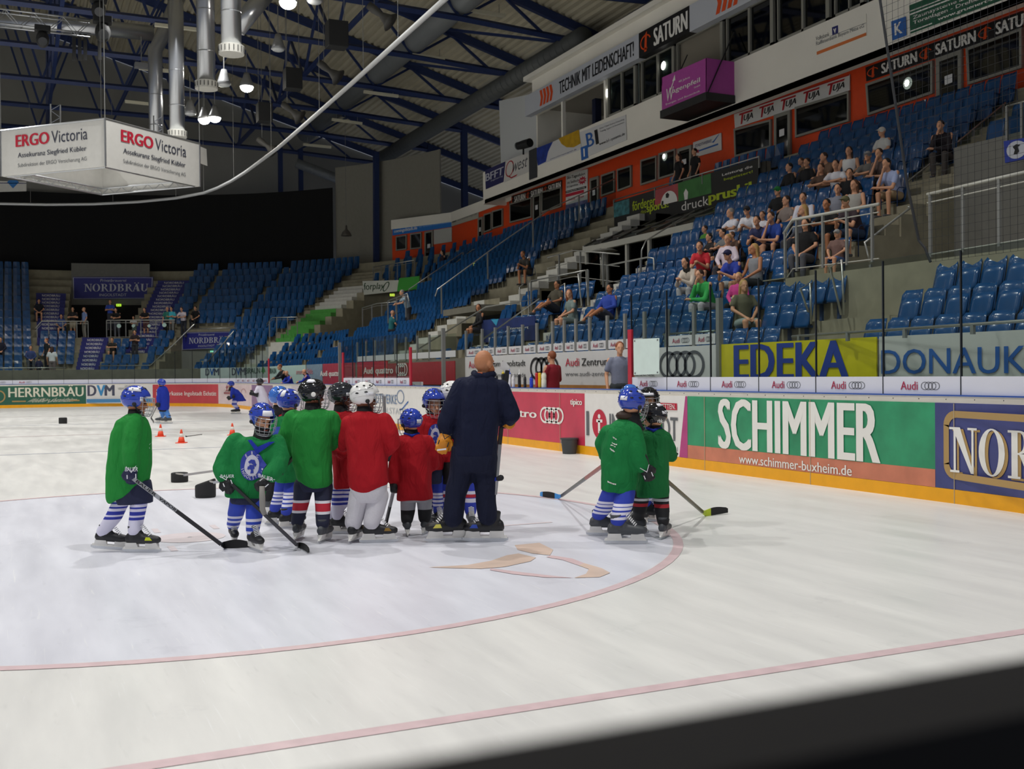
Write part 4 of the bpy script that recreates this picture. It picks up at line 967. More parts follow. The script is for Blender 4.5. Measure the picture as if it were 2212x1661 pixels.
o = b.build('pleated_curtain', mat('curtain_grey', '#3c3d40', .8), mods=[solid(.02)]); tag(o, 'short dark pleated cloth hanging on the white gallery parapet', 'curtain')
# ================================================================== GLASS HOUSE, BANNERS AND ENTRANCES
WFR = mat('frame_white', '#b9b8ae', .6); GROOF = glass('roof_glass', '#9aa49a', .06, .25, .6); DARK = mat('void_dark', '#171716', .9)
YH = -9.0
h0, h1 = onY(1268, 545, YH), onY(1512, 481, YH); zfl = 3.79
hx0, hx1, hzt = h1.x, h0.x, (h0.z+h1.z)/2
gh = thing('glass_house', ((hx0+hx1)/2, YH, zfl), 'white framed glass entrance house with a sloping glass roof below the black banner', 'glass porch')
fb = MB(); fb.bar((hx0, YH, hzt), (hx1, YH, hzt), .22, .2)
n = 5
for i in range(n+1):
    x = hx0+(hx1-hx0)*i/n; fb.bar((x, YH, zfl), (x, YH, hzt), .13, .12, up=Vector((0, 1, 0)))
fb.build('frame', WFR, gh)
for i in range(n):
    a, c = hx0+(hx1-hx0)*i/n+.07, hx0+(hx1-hx0)*(i+1)/n-.07
    MB().slab(((a, YH-.02, zfl+.05), (c, YH-.02, zfl+.05), (c, YH-.02, hzt-.1), (a, YH-.02, hzt-.1)), .02).build('glass_door', glass('door_glass', '#7b7f78', .05, .05, .5), gh)
YB2 = -11.7
zr = onY(1330, 497, YB2).z
rx0, rx1 = onY(1640, 430, YB2).x, onY(1328, 497, YB2).x
MB().quad((hx0, YH+.1, hzt+.12), (hx1, YH+.1, hzt+.12), (rx1, YB2, zr), (rx0, YB2, zr)).build('roof', GROOF, gh)
rb = MB()
for i in range(7):
    t = i/6; rb.bar((hx0+(hx1-hx0)*t, YH+.1, hzt+.15), (rx0+(rx1-rx0)*t, YB2, zr+.03), .06, .05)
for t in (.33, .66): rb.bar(Vector((hx0, YH+.1, hzt+.12)).lerp(Vector((rx0, YB2, zr)), t), Vector((hx1, YH+.1, hzt+.12)).lerp(Vector((rx1, YB2, zr)), t), .05, .04)
rb.build('roof_bar', mat('bar_grey', '#5f605a', .6), gh)
struct(MB().box((26.7, -11.74, zfl), (35.9, -11.71, 8.0)).build('wall_house_back', mat('wall_dim', '#3c3b36', .9)))
struct(MB().box((26.7, -11.9, 7.3), (36.0, -11.72, 8.0)).build('floor_upper_walk', CONC2))
PB = lambda x, y: onY(x, y, -11.6)
o, f = sign(((1327, 494), (1640, 424), (1637, 342), (1326, 437)), PB, mat('banner_black', '#1d1e1e', .55), 'long black banner with lime words and a football photo under the red wall', 'banner', .02, .0)
LIME = mat('print_lime', '#b9cc1e', .5)
shape2d(rect2d(.0, .13, .42, .96), mat('photo_teal', '#3f7a82', .55, var=.6, scale=5), f, o, 'photo'); shape2d(rect2d(.33, .50, .42, .98), mat('photo_crimson', '#b04a50', .55, var=.15, scale=2), f, o, 'photo'); shape2d(rect2d(.50, .72, .40, .98), mat('photo_green', '#3d7a3c', .55, var=.2, scale=2), f, o, 'photo')
f2_ = lambda u, v: f(u, v)+Vector((0, .012, 0))
shape2d([[(.37+.065+.06*math.cos(R_(a)), .42+.40*math.sin(R_(a))) for a in range(0, 181, 12)]], WHITE, f2_, o, 'ball_photo'); f3_ = lambda u, v: f(u, v)+Vector((0, .02, 0))
shape2d([[(.415, .62), (.432, .6), (.44, .7), (.428, .78), (.414, .74)], [(.38, .42), (.395, .42), (.397, .54), (.385, .56)]], BLK, f3_, o, 'ball_photo'); shape2d([[(.545, .40), (.565, .40), (.57, .62), (.555, .74), (.54, .62)]], WHITE, f2_, o, 'ball_photo')
lettering('förderer', LIME, f, o, .155, .335, .48, .82, .02); lettering('des', LIME, f, o, .22, .26, .30, .44); lettering('sports!', LIME, f, o, .265, .43, .22, .58, .03); lettering('druck', WHITE, f, o, .52, .70, .08, .36, .0); lettering('pruskil.', LIME, f, o, .70, .985, .06, .44, .04); lettering('Leistung die', WHITE, f, o, .79, .97, .78, .87, .01); lettering('begeistert!', LIME, f, o, .80, .97, .64, .73, .01)
rail('handrail', [PB(1326, 432), PB(1640, 338)], .025, (0, .33, .66, 1), label='steel rail along the top of the long black banner', zp=.35)
# rails round the landings
DOORG = glass('landing_glass', '#d5dfdd', .02, .05, .85)
YV = -4.3
rail('landing_railing', [onY(x, y, YV) for x, y in ((1693, 505), (1712, 475), (1898, 441))], .03, (.02, .18, .46, .70, .94), WFR, 'white framed railing with top bar in front of the seated woman in black', 'railing', 1.0, (.14, .95))
rail('landing_railing', [onY(x, y, YV) for x, y in ((2003, 420), (2240, 366))], .028, (.03, .35, .68), WFR, 'white framed railing behind the net at the right edge', 'railing', 1.05, (.14, 1.0))
rail('handrail', [onX(x, y, 14.55) for x, y in ((1884, 582), (1868, 524), (1965, 450), (1962, 446))], .022, (.05,), label='bent steel handrail of the concrete steps by the landing', zp=.05)
rail('handrail', [onX(x, y, 17.95) for x, y in ((1917, 440), (1920, 424), (2040, 330), (2172, 222))], .022, (.1, .42, .72, .98), label='long steel handrail with glass climbing right of the crowd', zp=.95, glassm=GLR)
for pts, lab in ((((1746, 674), (1729, 624), (1750, 612), (1752, 700)), 'first upright hoop handrail in the low seats'), (((1817, 680), (1793, 578), (1818, 561), (1823, 680)), 'second upright hoop handrail in the low seats')):
    sx, zz_ = onB(pts[1][0], pts[1][1], 3.3)
    rail('hoop_handrail', [onY(x, y, -3.3) for x, y in pts], .02, label=lab)
struct(MB().box((16.6, -6.2, 3.3), (17.3, -4.25, 3.32)).build('floor_landing', CONC))
struct(MB().box((3.9, -8.80, 3.3), (16.6, -8.74, 6.2)).build('wall_entrance_back', mat('wall_grey_plaster', '#7b7a74', .85, var=.05)))
for i, (a, c) in enumerate((((2140, 520), (2190, 430)), )):
    p, q = onY(*a, -8.70), onY(*c, -8.70)
o = MB().box((9.0, -8.73, 3.32), (10.9, -8.68, 5.55)).build('door_entrance', mat('door_black', '#15171b', .5)); struct(o)
o = MB().box((11.2, -8.73, 3.32), (12.1, -8.68, 5.4)).build('door_entrance', mat('door_grey', '#8d8c86', .7)); struct(o)
pl = onY(2190, 323, -8.3)
o, f = sign(((2171, 352), (2226, 340), (2224, 296), (2168, 305)), lambda x, y: onY(x, y, -8.2), mat('sign_lionblue', '#2a3fa0', .5), 'blue club sign with a round white lion emblem on the right', 'sign', .06, .0)
shape2d(disc2d(.5, .5, .40, .42), mat('print_silver', '#c9ccd6', .5), f, o, 'emblem'); shape2d([[(.38, .3), (.5, .28), (.6, .4), (.56, .62), (.66, .7), (.5, .76), (.36, .66), (.44, .5)]], BLK, lambda u, v: f(u, v)+Vector((0, .01, 0)), o, 'emblem')
rail('glass_railing', [onY(x, y, -8.3) for x, y in ((2175, 229), (2240, 212))], .02, (0, .5), label='short glass railing above the blue lion sign', zp=1.1, glassm=GLR)
# net and its black border rope
b = MB(); netp = lambda x, y: onY(x, y, -.9)
NETM = mat('net_black', '#1c1e22', .7)
edge = [netp(x, y) for x, y in ((1898, -20), (1925, 160), (1960, 400), (1985, 520), (1998, 536), (2010, 566))]
def ropeX(z):
    for p, q in zip(edge[:-1], edge[1:]):
        if q.z <= z <= p.z: return q.x+(p.x-q.x)*(z-q.z)/(p.z-q.z)
    return edge[0].x if z > edge[0].z else edge[-1].x
zb_net = edge[-1].z
for i in range(60):
    x = 5.2+i*.1; zs_ = [zb_net+.1*j for j in range(50)]; ok = [z for z in zs_ if ropeX(z) >= x]
    if ok: b.bar((x, -.9, min(ok)), (x, -.9, zs_[-1]), .0028)
for j in range(50):
    z = zb_net+.1*j; b.bar((5.2, -.9, z), (ropeX(z), -.9, z), .0028)
o = b.build('safety_net', NETM); tag(o, 'fine black safety net hanging above the panes at the right', 'net')
rp = MB().tube([onY(x, y, -.9) for x, y in ((1898, -20), (1925, 160), (1960, 400), (1985, 520), (1998, 536), (2010, 566))], .018, 6).build('border_rope', NETM, o)
# middle landing rails
rail('landing_railing', [onY(x, y, -6.2) for x, y in ((1185, 478+80), (1182, 556), (1240, 541), (1338, 549))], .022, (.2, .5, .8), STEEL, 'grey landing railing left of the folded parasol', 'railing', 1.0, (.35, .8))
rail('landing_railing', [onY(x, y, -6.2) for x, y in ((1312, 600), (1312, 573), (1398, 556), (1412, 558), (1414, 612))], .025, (.1, .42, .62), STEEL, 'grey tube railing right of the folded parasol', 'railing', .9, (.5,))
rail('handrail', [onX(x, y, 26.6) for x, y in ((1384, 612), (1386, 541), (1395, 520), (1500, 455))], .022, (), label='steel handrail rising in front of the glass doors', zp=.9)
rail('handrail', [onY(x, y, -5.4) for x, y in ((1147, 607), (1270, 583))], .022, (0, .5, 1), label='thin rail above the couple on the low landing', zp=.9)
for pts, lab in ((((1206, 690), (1198, 627), (1220, 612), (1222, 690)), 'hoop handrail in front of the couple'), (((1256, 660), (1249, 592), (1266, 583), (1270, 660)), 'taller hoop handrail right of the couple'), (((1128, 690), (1122, 620), (1141, 606), (1142, 680)), 'hoop handrail on the white steps left of the couple')):
    rail('hoop_handrail', [onY(x, y, -5.0) for x, y in pts], .022, label=lab)
rail('handrail', [onY(x, y, -3.0) for x, y in ((905, 753), (1050, 663), (1165, 645), (1040, 735))], .025, (), label='long bent steel handrail beside the blue entrance canopy')
rail('glass_railing', [onX(x, y, 36.5) for x, y in ((940, 640), (945, 625), (1060, 540), (1190, 450), (1330, 385))], .022, (.05, .3, .55, .8), label='long glass railing climbing to the black banner', zp=1., glassm=GLR)
rail('glass_railing', [onX(x, y, 48.4) for x, y in ((915, 655), (918, 634), (975, 575), (1020, 540), (1065, 525))], .022, (.1, .4, .7), label='far glass railing climbing beside the lilac steps', zp=1., glassm=GLR)
rail('glass_railing', [onX(x, y, 49.5) for x, y in ((883, 625), (1000, 545))], .022, (.0, .35, .7, 1), label='far glass railing above the green banner', zp=1., glassm=GLR)
rail('landing_railing', [onB_(*p) if 0 else B(*[onB(p[0], p[1], 5.9)[0], 5.9, onB(p[0], p[1], 5.9)[1]]) for p in ((783, 665), (813, 656), (855, 652))], .025, (0, .3, .6, 1), STEEL, 'small railing beside the elderly man in the patterned shirt', 'railing', .95, (.1,))
rail('landing_railing', [B(*[onB(p[0], p[1], 5.0)[0], 5.0, onB(p[0], p[1], 5.0)[1]]) for p in ((838, 650), (880, 634), (884, 650))], .025, (0, .4, .8), STEEL, 'small railing the elderly man leans on', 'railing', .95, (.1,))
rail('landing_railing', [B(*[onB(p[0], p[1], 5.2)[0], 5.2, onB(p[0], p[1], 5.2)[1]]) for p in ((576, 700), (588, 686), (642, 685))], .025, (.1, .35, .7, 1), STEEL, 'small grey railing at the corner block left of the green stairs', 'railing', .95, (.12,))
rail('landing_railing', [B(*[onB(p[0], p[1], 10.)[0], 10., onB(p[0], p[1], 10.)[1]]) for p in ((806, 577), (895, 562))], .025, (0, .2, .4, .6, .8, 1), STEEL, 'grey railing above the long green and white banner', 'railing', .95, (.12,))
def Boff(x, y, o):
    s, z = onB(x, y, o); return B(s, o, z)
# blue entrance canopy with banners at the bench level
P3 = lambda x, y: onY(x, y, -4.0)
o, f = sign(((1042, 740), (1155, 735), (1155, 682), (1040, 692)), P3, mat('banner_deepblue', '#22346e', .6, var=.3, scale=1.5), 'dark blue banner with a cyan flame shape under the landing by the white steps', 'banner', .03, .0)
shape2d([[(.25, .0), (.35, .1), (.42, .55), (.30, .2)], [(.2, 1), (.35, 1), (.3, .7)]], mat('print_cyan2', '#3aa0c8', .6), f, o, 'emblem'); lettering('intersport', WHITE, f, o, .5, .9, .45, .6, .01)
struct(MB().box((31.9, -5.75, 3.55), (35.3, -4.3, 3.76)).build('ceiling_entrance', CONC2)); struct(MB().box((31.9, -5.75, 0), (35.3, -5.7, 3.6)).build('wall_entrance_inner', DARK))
# lit doorway seen through the glass
o = panel('doorway_daylight', [onY(x, y, -5.6) for x, y in ((1266, 716), (1336, 712), (1330, 688), (1264, 692))], emis('daylight', '#cfeef0', 1.1), 'bright daylit doorway glowing behind the bench screen', 'doorway', .02)
SIL = mat('silhouette_dark', '#22282c', .8)
# far side banners
o, f = sign(((786, 637), (870, 628), (890, 604), (783, 607)), lambda x, y: Boff(x, y, 9.4), mat('banner_pale', '#c3c6bd', .6), 'long white and green banner with dark green lowercase lettering', 'banner', .03, .0)
lettering('forplay', mat('print_darkgreen', '#2f4a34', .6), f, o, .02, .48, .18, .85, .01); shape2d(ring2d(.52, .5, .06, .4, .02, .08), mat('print_darkgreen', '#2f4a34', .6), f, o, 'emblem')
o, f = sign(((857, 630), (905, 624), (905, 596), (862, 601)), lambda x, y: Boff(x, y, 9.35), mat('banner_leaf', '#3f9a3c', .6), 'leaf green banner at the end of the white lettered banner', 'banner', .03, .0)
o, f = sign(((1001, 602), (1045, 597), (1046, 578), (1002, 584)), lambda x, y: onY(x, y, -9.2), mat('banner_black', '#1d1e1e', .55), 'small black sign with white lettering on the far upper seats', 'sign', .03, .0)
lettering('KESSEL', WHITE, f, o, .35, .95, .3, .75, .03); shape2d(ring2d(.2, .5, .1, .28, .04, .1), WHITE, f, o, 'emblem')
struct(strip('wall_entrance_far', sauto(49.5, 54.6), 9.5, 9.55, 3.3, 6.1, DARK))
# big navy signs at the far end
NAVYS = mat('sign_navy', '#262a86', .5, var=.05)
def navy(px, off, label, big):
    P = lambda x, y: Boff(x, y, off)
    o, f = sign(px, P, NAVYS, label, 'sign', .08, .0)
    SW_ = mat('print_silver', '#c9ccd6', .5)
    lettering('Privatbrauerei', SW_, f, o, .34, .66, .78, .90, .0, .03)
    W = 6.2
    serif_word(o, lambda u, v, d=0.: f(.14+u/5.3*.70, .34+v*.34)+(CP-f(.5, .5)).normalized()*d*3, SW_, None, 'NORDBRÄU', gap=.04)
    lettering('INGOLSTADT', SW_, f, o, .33, .67, .12, .24, .0)
    shape2d(rect2d(.005, .995, .015, .03)+rect2d(.005, .995, .955, .97)+rect2d(.005, .012, .015, .97)+rect2d(.985, .992, .015, .97), SW_, f, o, 'border'); return o
navy(((158, 646), (329, 645), (331, 598), (157, 598)), 11.7, 'large navy sign with silver serif capitals above the dark far entrance', 1)
navy(((394, 756), (498, 751), (500, 716), (393, 718)), 6.4, 'smaller navy sign with silver serif capitals above the grey door', 0)
struct(strip('wall_entrance_north', sauto(61.95, 63.9), 11.7, 11.75, 3.78, 8.6, mat('wall_grey_plaster', '#7b7a74', .85, var=.05)))
struct(strip('door_entrance_north', sauto(61.95, 63.9), 11.4, 11.5, 3.8, 6.0, mat('void_black', '#101012', .9)))  # black sheet painting the darkness of the open entrance under the sign
struct(strip('wall_small_entrance', sauto(58.4, 60.2), 6.45, 6.5, 0, 3.4, mat('wall_pale_grey', '#8f8e88', .85)))
for (x, y), off, col, lab in (((256, 659), 11.3, '#b8f03a', 'lit green exit sign above the dark far entrance'), ((459, 760), 6.2, '#8ff5cc', 'lit mint exit sign above the grey far door'), ((1025, 571), 9.0, '#d8f050', 'lit yellow green exit sign above the small black sign'), ((847, 637), 8.8, '#c8e840', 'lit green exit sign behind the elderly man'), ((1410, 706), 5.5, '#7fe8c0', 'lit green exit sign seen through the bench screen')):
    p = Boff(x, y, off); k = depth(p)/FPX
    d = Vector((CR.x, CR.y, 0)).normalized()
    w = 5*k; h = 2.6*k
    o = panel('exit_sign', [p-d*w-Vector((0, 0, h)), p+d*w-Vector((0, 0, h)), p+d*w+Vector((0, 0, h)), p-d*w+Vector((0, 0, h))], emis('exit_'+col[1:], col, 1.0), lab, 'exit sign', .08)
    f = quadfn([p-d*w-Vector((0, 0, h)), p+d*w-Vector((0, 0, h)), p+d*w+Vector((0, 0, h)), p-d*w+Vector((0, 0, h))], .01)
    shape2d([[(.15, .2), (.3, .2), (.42, .8), (.3, .8)], [(.55, .4), (.75, .4), (.75, .2), (.92, .5), (.75, .8), (.75, .6), (.55, .6)]], WHITE, f, o, 'emblem')
o, f = sign(((432, 797), (470, 796), (470, 774), (432, 776)), lambda x, y: Boff(x, y, 6.0), mat('sign_wcblue', '#2f6fa0', .5), 'blue washroom sign with pale letters by the grey far door', 'sign', .03, .0)
lettering('WC', mat('print_ice', '#cfe2ea', .5), f, o, .1, .7, .35, .75, .02)
rail('landing_railing', [Boff(x, y, 5.8) for x, y in ((76, 710), (90, 694), (190, 694))], .03, (.05, .3, .55, .8, 1), WFR, 'white railing in front of the three men at the far entrance', 'railing', .98, (.14, .95))
rail('landing_railing', [Boff(x, y, 5.8) for x, y in ((230, 692), (378, 691))], .03, (0, .06, .28, .5, .72, .97), WFR, 'white railing with pale discs in front of the far onlookers', 'railing', .98, (.14, .95))
for x, y in ((257, 704), (288, 704), (322, 704), (355, 702)):
    p = Boff(x, y, 5.75); o = MB().tube([p, p+Bn(62)*.01], .12 if x in (257, 355) else .11, 16 if x in (257, 355) else 4).build('railing_sticker', mat('sticker_mint', '#c6e4da', .6)); tag(o, {257: 'round pale sticker, first on the far railing', 288: 'square pale sticker, second on the far railing', 322: 'square pale sticker, third on the far railing', 355: 'round pale sticker, last on the far railing'}[x], 'sticker')
rail('handrail', [B(s, 1.62, 2.05) for s in (75, 64.9, 63.6)], .03, (.1, .3, .5, .7, .9), label='pale handrail along the far end wall, left part', zp=.12)
rail('handrail', [Boff(x, y, 1.7) for x, y in ((214, 790), (325, 789), (375, 744), (420, 700))], .03, (), label='pale handrail along the far end wall rising to the right')
rail('handrail', [Boff(x, y, 6.3) for x, y in ((395, 711), (508, 708))], .03, (0, .5, 1), label='pale rail on top of the smaller navy sign', zp=.2)
rail('handrail', [Boff(x, y, 3.2) for x, y in ((442, 790), (505, 715))], .03, (.3, .7), label='slanting pale handrail in front of the smaller navy sign', zp=.8)

for (x, y), pl_, lab in (((1437, 338), lambda x, y: onY(x, y, YR-.0), 'round lamp glowing in the lit red wall window'), ((1314, 201), lambda x, y: onY(x, y, YF-.12), 'round lamp glowing in the left gallery window'), ((1435, 142), lambda x, y: onY(x, y, YF-.12), 'round lamp glowing in the right gallery window'), ((1962, 180), lambda x, y: onY(x, y, YR+.0), 'round lamp glowing in the dark red wall window at right')):
    p = pl_(x, y); o = MB().ball(p+V((0, .02, 0)), (.17, .05, .17), 14, 8).build('wall_lamp', emis('lamp_room', '#fffdf6', 3.)); tag(o, lab, 'lamp')  # the two gallery balls are added glows imitating reflections of high-bay lamps

t = thing('folded_parasol', onY(1303, 612, -7.2), 'closed grey parasol on a bright steel pole before the glass doors', 'parasol')
a, c = onY(1300, 615, -7.2), onY(1297, 536, -7.2); MB().tube([a, c], .03, 8).build('pole', STEEL, t, True)
a, c = onY(1306, 608, -7.25), onY(1306, 541, -7.25); MB().tube([c, c.lerp(a, .15), c.lerp(a, .6), a], [.05, .10, .13, .15], 12).build('folded_cloth', mat('parasol_grey', '#8d8c84', .8, bump=.3), t, True); MB().lathe(c, [(.42, -.02), (.3, .03), (.05, .06)], 16).build('top_disc', mat('parasol_grey', '#8d8c84', .8, bump=.3), t, True)
# ================================================================== ROOF
DECK = mat('roof_deck', '#b3ac96', .7, var=.08, scale=.8); NAVY = mat('truss_navy', '#20315e', .5, var=.05)
SILV = mat('duct_silver', '#b9bcc0', .28, metal=.85); DUCTG = mat('duct_grey', '#7f8385', .5, metal=.3)
def roofz(Y): return 16.62+.285*(min(Y, 30-Y)+15.4)
b = MB(); prof = []
Y = -26.1; i = 0
while Y < 15.0:
    z = roofz(Y)+.12; prof += [(Y, z), (Y+.12, z+.03), (Y+.17, z+.15), (Y+.29, z+.18)]; Y += .34
full = prof+[(30-y, z) for y, z in reversed(prof)]
X0, X1 = 4., 73.8
for y, z in full: b.v += [(X0, y, z), (X1, y, z)]
for i in range(len(full)-1): b.f.append((2*i, 2*i+1, 2*i+3, 2*i+2))
struct(b.build('ceiling_roof_deck', DECK))
def chordz(Y):
    Y = min(Y, 30-Y); P = [(-15.4, 16.3), (-8, 16.72), (0, 16.93), (15, 16.95)]
    for (a, za), (c, zc_) in zip(P[:-1], P[1:]):
        if Y <= c: return za+(zc_-za)*(Y-a)/(c-a)
    return 16.95
nth = ['nearest', 'second', 'third', 'fourth', 'fifth', 'sixth', 'seventh', 'eighth', 'ninth', 'tenth', 'farthest']
for n, X in enumerate([12.5+6*i for i in range(11)]):
    t = thing('roof_truss', (X, 0, 16), 'dark blue steel roof truss, %s across the hall' % nth[n], 'roof truss', 'dark blue roof trusses')
    ys = [-15.4, -12, -8, -4, 0, 4, 8, 12, 15]; ys = ys+[30-y for y in ys[:-1]][::-1]
    MB().tube([(X, y, chordz(y)) for y in ys], [.15]*len(ys), 4).build('bottom_chord', NAVY, t)
    tb = MB()
    for a, c in ((-25.5, 15), (15, 55.5)): tb.bar((X, a, roofz(a)-.1), (X, c, roofz(c)-.1), .24, .36)
    tb.build('top_chord', NAVY, t)
    for k in range(len(ys)-1):
        a, c = ys[k], ys[k+1]; m = (a+c)/2
        if a < -13 or c > 43 or X < 30 and a > 14: continue
        MB().bar((X, a, chordz(a)), (X, m, roofz(m)-.2), .11).build('diagonal', NAVY, t); MB().bar((X, m, roofz(m)-.2), (X, c, chordz(c)), .11).build('diagonal', NAVY, t)
    if X >= 54:
        o = MB().bar((X, -15.5, 6.5), (X, -15.5, 16.6), .34, .34).build('column', NAVY, t)
for Y, lab in ((-4.2, 'dark blue lengthwise lattice beam above the grey duct'), (7.5, 'dark blue lengthwise lattice beam above the vertical silver ducts')):
    t = thing('lattice_beam', (42, Y, 17), lab, 'roof beam')
    MB().bar((12, Y, chordz(Y)+.1), (72.5, Y, chordz(Y)+.1), .16).build('bottom_chord', NAVY, t)
    d = MB()
    for i in range(10):
        X = 12.5+6*i; d.bar((X, Y, chordz(Y)), (X+3, Y, roofz(Y)-.1), .12); d.bar((X+3, Y, roofz(Y)-.1), (X+6, Y, chordz(Y)), .12)
    d.build('web', NAVY, t)
b = MB()
for i in range(4):                # wind bracing near the gallery
    X = 36.5+6*i; b.bar((X, -15., 16.3), (X+6, -9., roofz(-9)-.25), .12)
o = b.build('roof_bracing', NAVY); tag(o, 'slanting dark blue roof braces near the white gallery', 'roof brace')
t = thing('far_columns_beam', (72.4, 0, 15), 'dark blue far gable frame with two columns under the roof', 'gable frame')
for px, y0 in ((606, 340), (650, 385)): p = onX(px, 400, 72.3); MB().bar((72.3, p.y, 12.2), (72.3, p.y, 16.9), .28).build('column', NAVY, t)
# ------------------------------------------------------------------ ducts
def duct(name, pts, r, m, label, rings=0, n=18, cat='air duct'):
    o = MB().tube(pts, r, n).build(name, m, smooth=True); tag(o, label, cat)
    if rings:
        b = MB(); pts = [Vector(p) for p in pts]
        for a, c in zip(pts[:-1], pts[1:]):
            k = max(1, int((c-a).length/rings))
            for i in range(1, k):
                p = a.lerp(c, i/k); d = (c-a).normalized()*.02; b.tube([p-d, p+d], r+.012, n, cap=False)
        b.build('seam', m, o)
    return o
a, c = onZ(1035, 8, 17.45), onZ(585, 330, 17.45)
ym = (a.y+c.y)/2
duct('air_duct', [(24, ym, 17.45), (70, ym, 17.45)], .56, DUCTG, 'long thick grey ventilation duct under the roof right of the white rail', 3.)
a = onZ(945, 270, 16.1)
duct('air_duct', [(41, a.y, 16.1), (70, a.y, 16.1)], .46, mat('duct_dark', '#5c5f5e', .6, metal=.2), 'dark ribbed duct along the roof edge above the gallery', .6)
p0, p1, p2 = onY(1225, 132, -13.), onY(1340, 62, -13.), onY(1500, -25, -13.)
zz_ = zs+.85
duct('spiral_duct', [(p0.x, -13., zz_), (p1.x, -13., zz_)], .22, SILV, 'thinner spiral silver duct lying on the white gallery roof, far piece', .35)
duct('spiral_duct', [(p1.x, -13., zz_), (12, -13., zz_)], .36, SILV, 'thicker spiral silver duct lying on the white gallery roof, near piece', .35)
duct('spiral_duct', [onX(640, 352, 71.5), onX(745, 392, 71.2), onX(845, 436, 71)], .32, DUCTG, 'spiral duct slanting down the far gable wall', .5)
CAPM = mat('diffuser_white', '#c7c6be', .6)
def vduct(X, Y, z0, label, r=.29, ztop=17.6, bend=None):
    t = thing('vertical_duct', (X, Y, z0), label, 'air duct', 'vertical silver ducts')
    MB().tube([(X, Y, z0+.25), (X, Y, ztop)]+(bend or []), r, 20).build('duct', SILV, t, True)
    b = MB()
    z = z0+1.2
    while z < ztop: b.tube([(X, Y, z-.015), (X, Y, z+.015)], r+.01, 20, cap=False); z += 1.35
    b.build('seam', SILV, t)
    cp = MB().lathe((X, Y, z0), [(.02, -.03), (r+.07, 0), (r+.08, .24), (r, .27)], 24).build('diffuser', CAPM, t, False)
    sl = MB()
    for i in range(18):
        a = 2*math.pi*i/18; d = Vector((math.cos(a), math.sin(a), 0)); p = Vector((X, Y, z0+.13))+d*(r+.075)
        sl.bar(p-Vector((0, 0, .075)), p+Vector((0, 0, .075)), .03, .02)
    sl.build('slot', BLK, cp)
def at_depth(x, y, X): p = onX(x, y, X); return p
for (x, y, X, lab) in ((500, 118, 31.3, 'vertical silver air duct with slotted white end, highest and nearest'), (446, 193, 35.7, 'vertical silver air duct with slotted white end, second from the right'), (383, 297, 42.8, 'vertical silver air duct behind the advertising cube top right')):
    p = onX(x, y, X); vduct(p.x, p.y, p.z, lab)
p = onX(338, 330, 50.); vduct(p.x, p.y, p.z, 'vertical silver air duct farthest left with a bent top', .31, onX(338, 110, 50).z, [tuple(onX(350, 80, 50)), tuple(onX(392, -20, 50))])
duct('air_duct', [onX(-10, 44, 53), onX(190, 58, 53), onX(331, 72, 53)], .36, SILV, 'horizontal silver duct behind the aluminium light truss', 2.)
duct('air_duct', [onX(512, 62, 36), onX(575, -15, 36)], .3, SILV, 'slanting silver duct at the top beside the bright lamp')
# ------------------------------------------------------------------ fluorescent tubes
TUBE = mat('tube_cream', '#d8d4bd', .5)
order = ['nearest', 'second', 'third', 'fourth', 'farthest']
for i, (x0, y0, x1, y1, X) in enumerate(((1010, 22, 1090, 34, 42.5), (890, 119, 960, 128, 48.5), (786, 198, 860, 208, 54.5), (717, 258, 782, 267, 60.5), (655, 312, 715, 318, 66.5), (334, 53, 425, 64, 48.5), (300, 147, 380, 155, 54.5), (270, 219, 343, 227, 60.5))):
    a, c = onX(x0, y0, X), onX(x1, y1, X)
    lab = ('unlit cream tube light under a truss right of the rail, %s' % order[i]) if i < 5 else 'unlit cream tube light left of the vertical ducts, %s' % ['top', 'middle', 'lowest'][i-5]
    t = thing('tube_light', (a+c)/2, lab, 'tube light'); MB().bar(a, c, .16, .14).build('diffuser', TUBE, t)
    for q in (.15, .85): p = a.lerp(c, q); MB().bar(p, p+Vector((0, 0, .45)), .02).build('hanger', STEEL2, t)
# ------------------------------------------------------------------ high-bay lamps
LAMP = emis('lamp_lit', '#fff8ec', 60); HOUS = mat('lamp_housing', '#9a9c9e', .4, metal=.5); OFFG = mat('lamp_off', '#c9cccd', .15, spec=.8)
for x, y, X, lit, lab in ((622, 4, 33, 1, 'bright round high-bay lamp at the top edge'), (533, 187, 44, 1, 'bright round high-bay lamp right of the vertical ducts'), (464, 254, 50, 1, 'bright round high-bay lamp above the cube corner, right one'), (441, 258, 50.5, 1, 'bright round high-bay lamp above the cube corner, left one'),
                          (601, 106, 40, 0, 'unlit round high-bay lamp left of the black loudspeaker'), (484, 182, 41, 0, 'unlit round lamp just right of a duct end'), (411, 245, 47, 0, 'unlit round lamp left of the two bright lamps'), (680, 2, 33, 0, 'unlit round lamp at the top edge')):
    p = onX(x, y, X); t = thing('high_bay_lamp', p, lab, 'ceiling lamp')
    r = .27 if lit else .24
    MB().lathe(p, [(.1, .55), (.16, .35), (r, .1), (r+.02, 0), (r, -.01)], 18).build('housing', HOUS, t, True)
    MB().ball(p-V((0, 0, .02)), (r*.96, r*.96, r*(.75 if lit else .35)), 18, 12).build('lens', LAMP if lit else OFFG, t, True)
    MB().bar(p+Vector((0, 0, .5)), p+Vector((0, 0, 1.6)), .03).build('hanger', STEEL2, t)
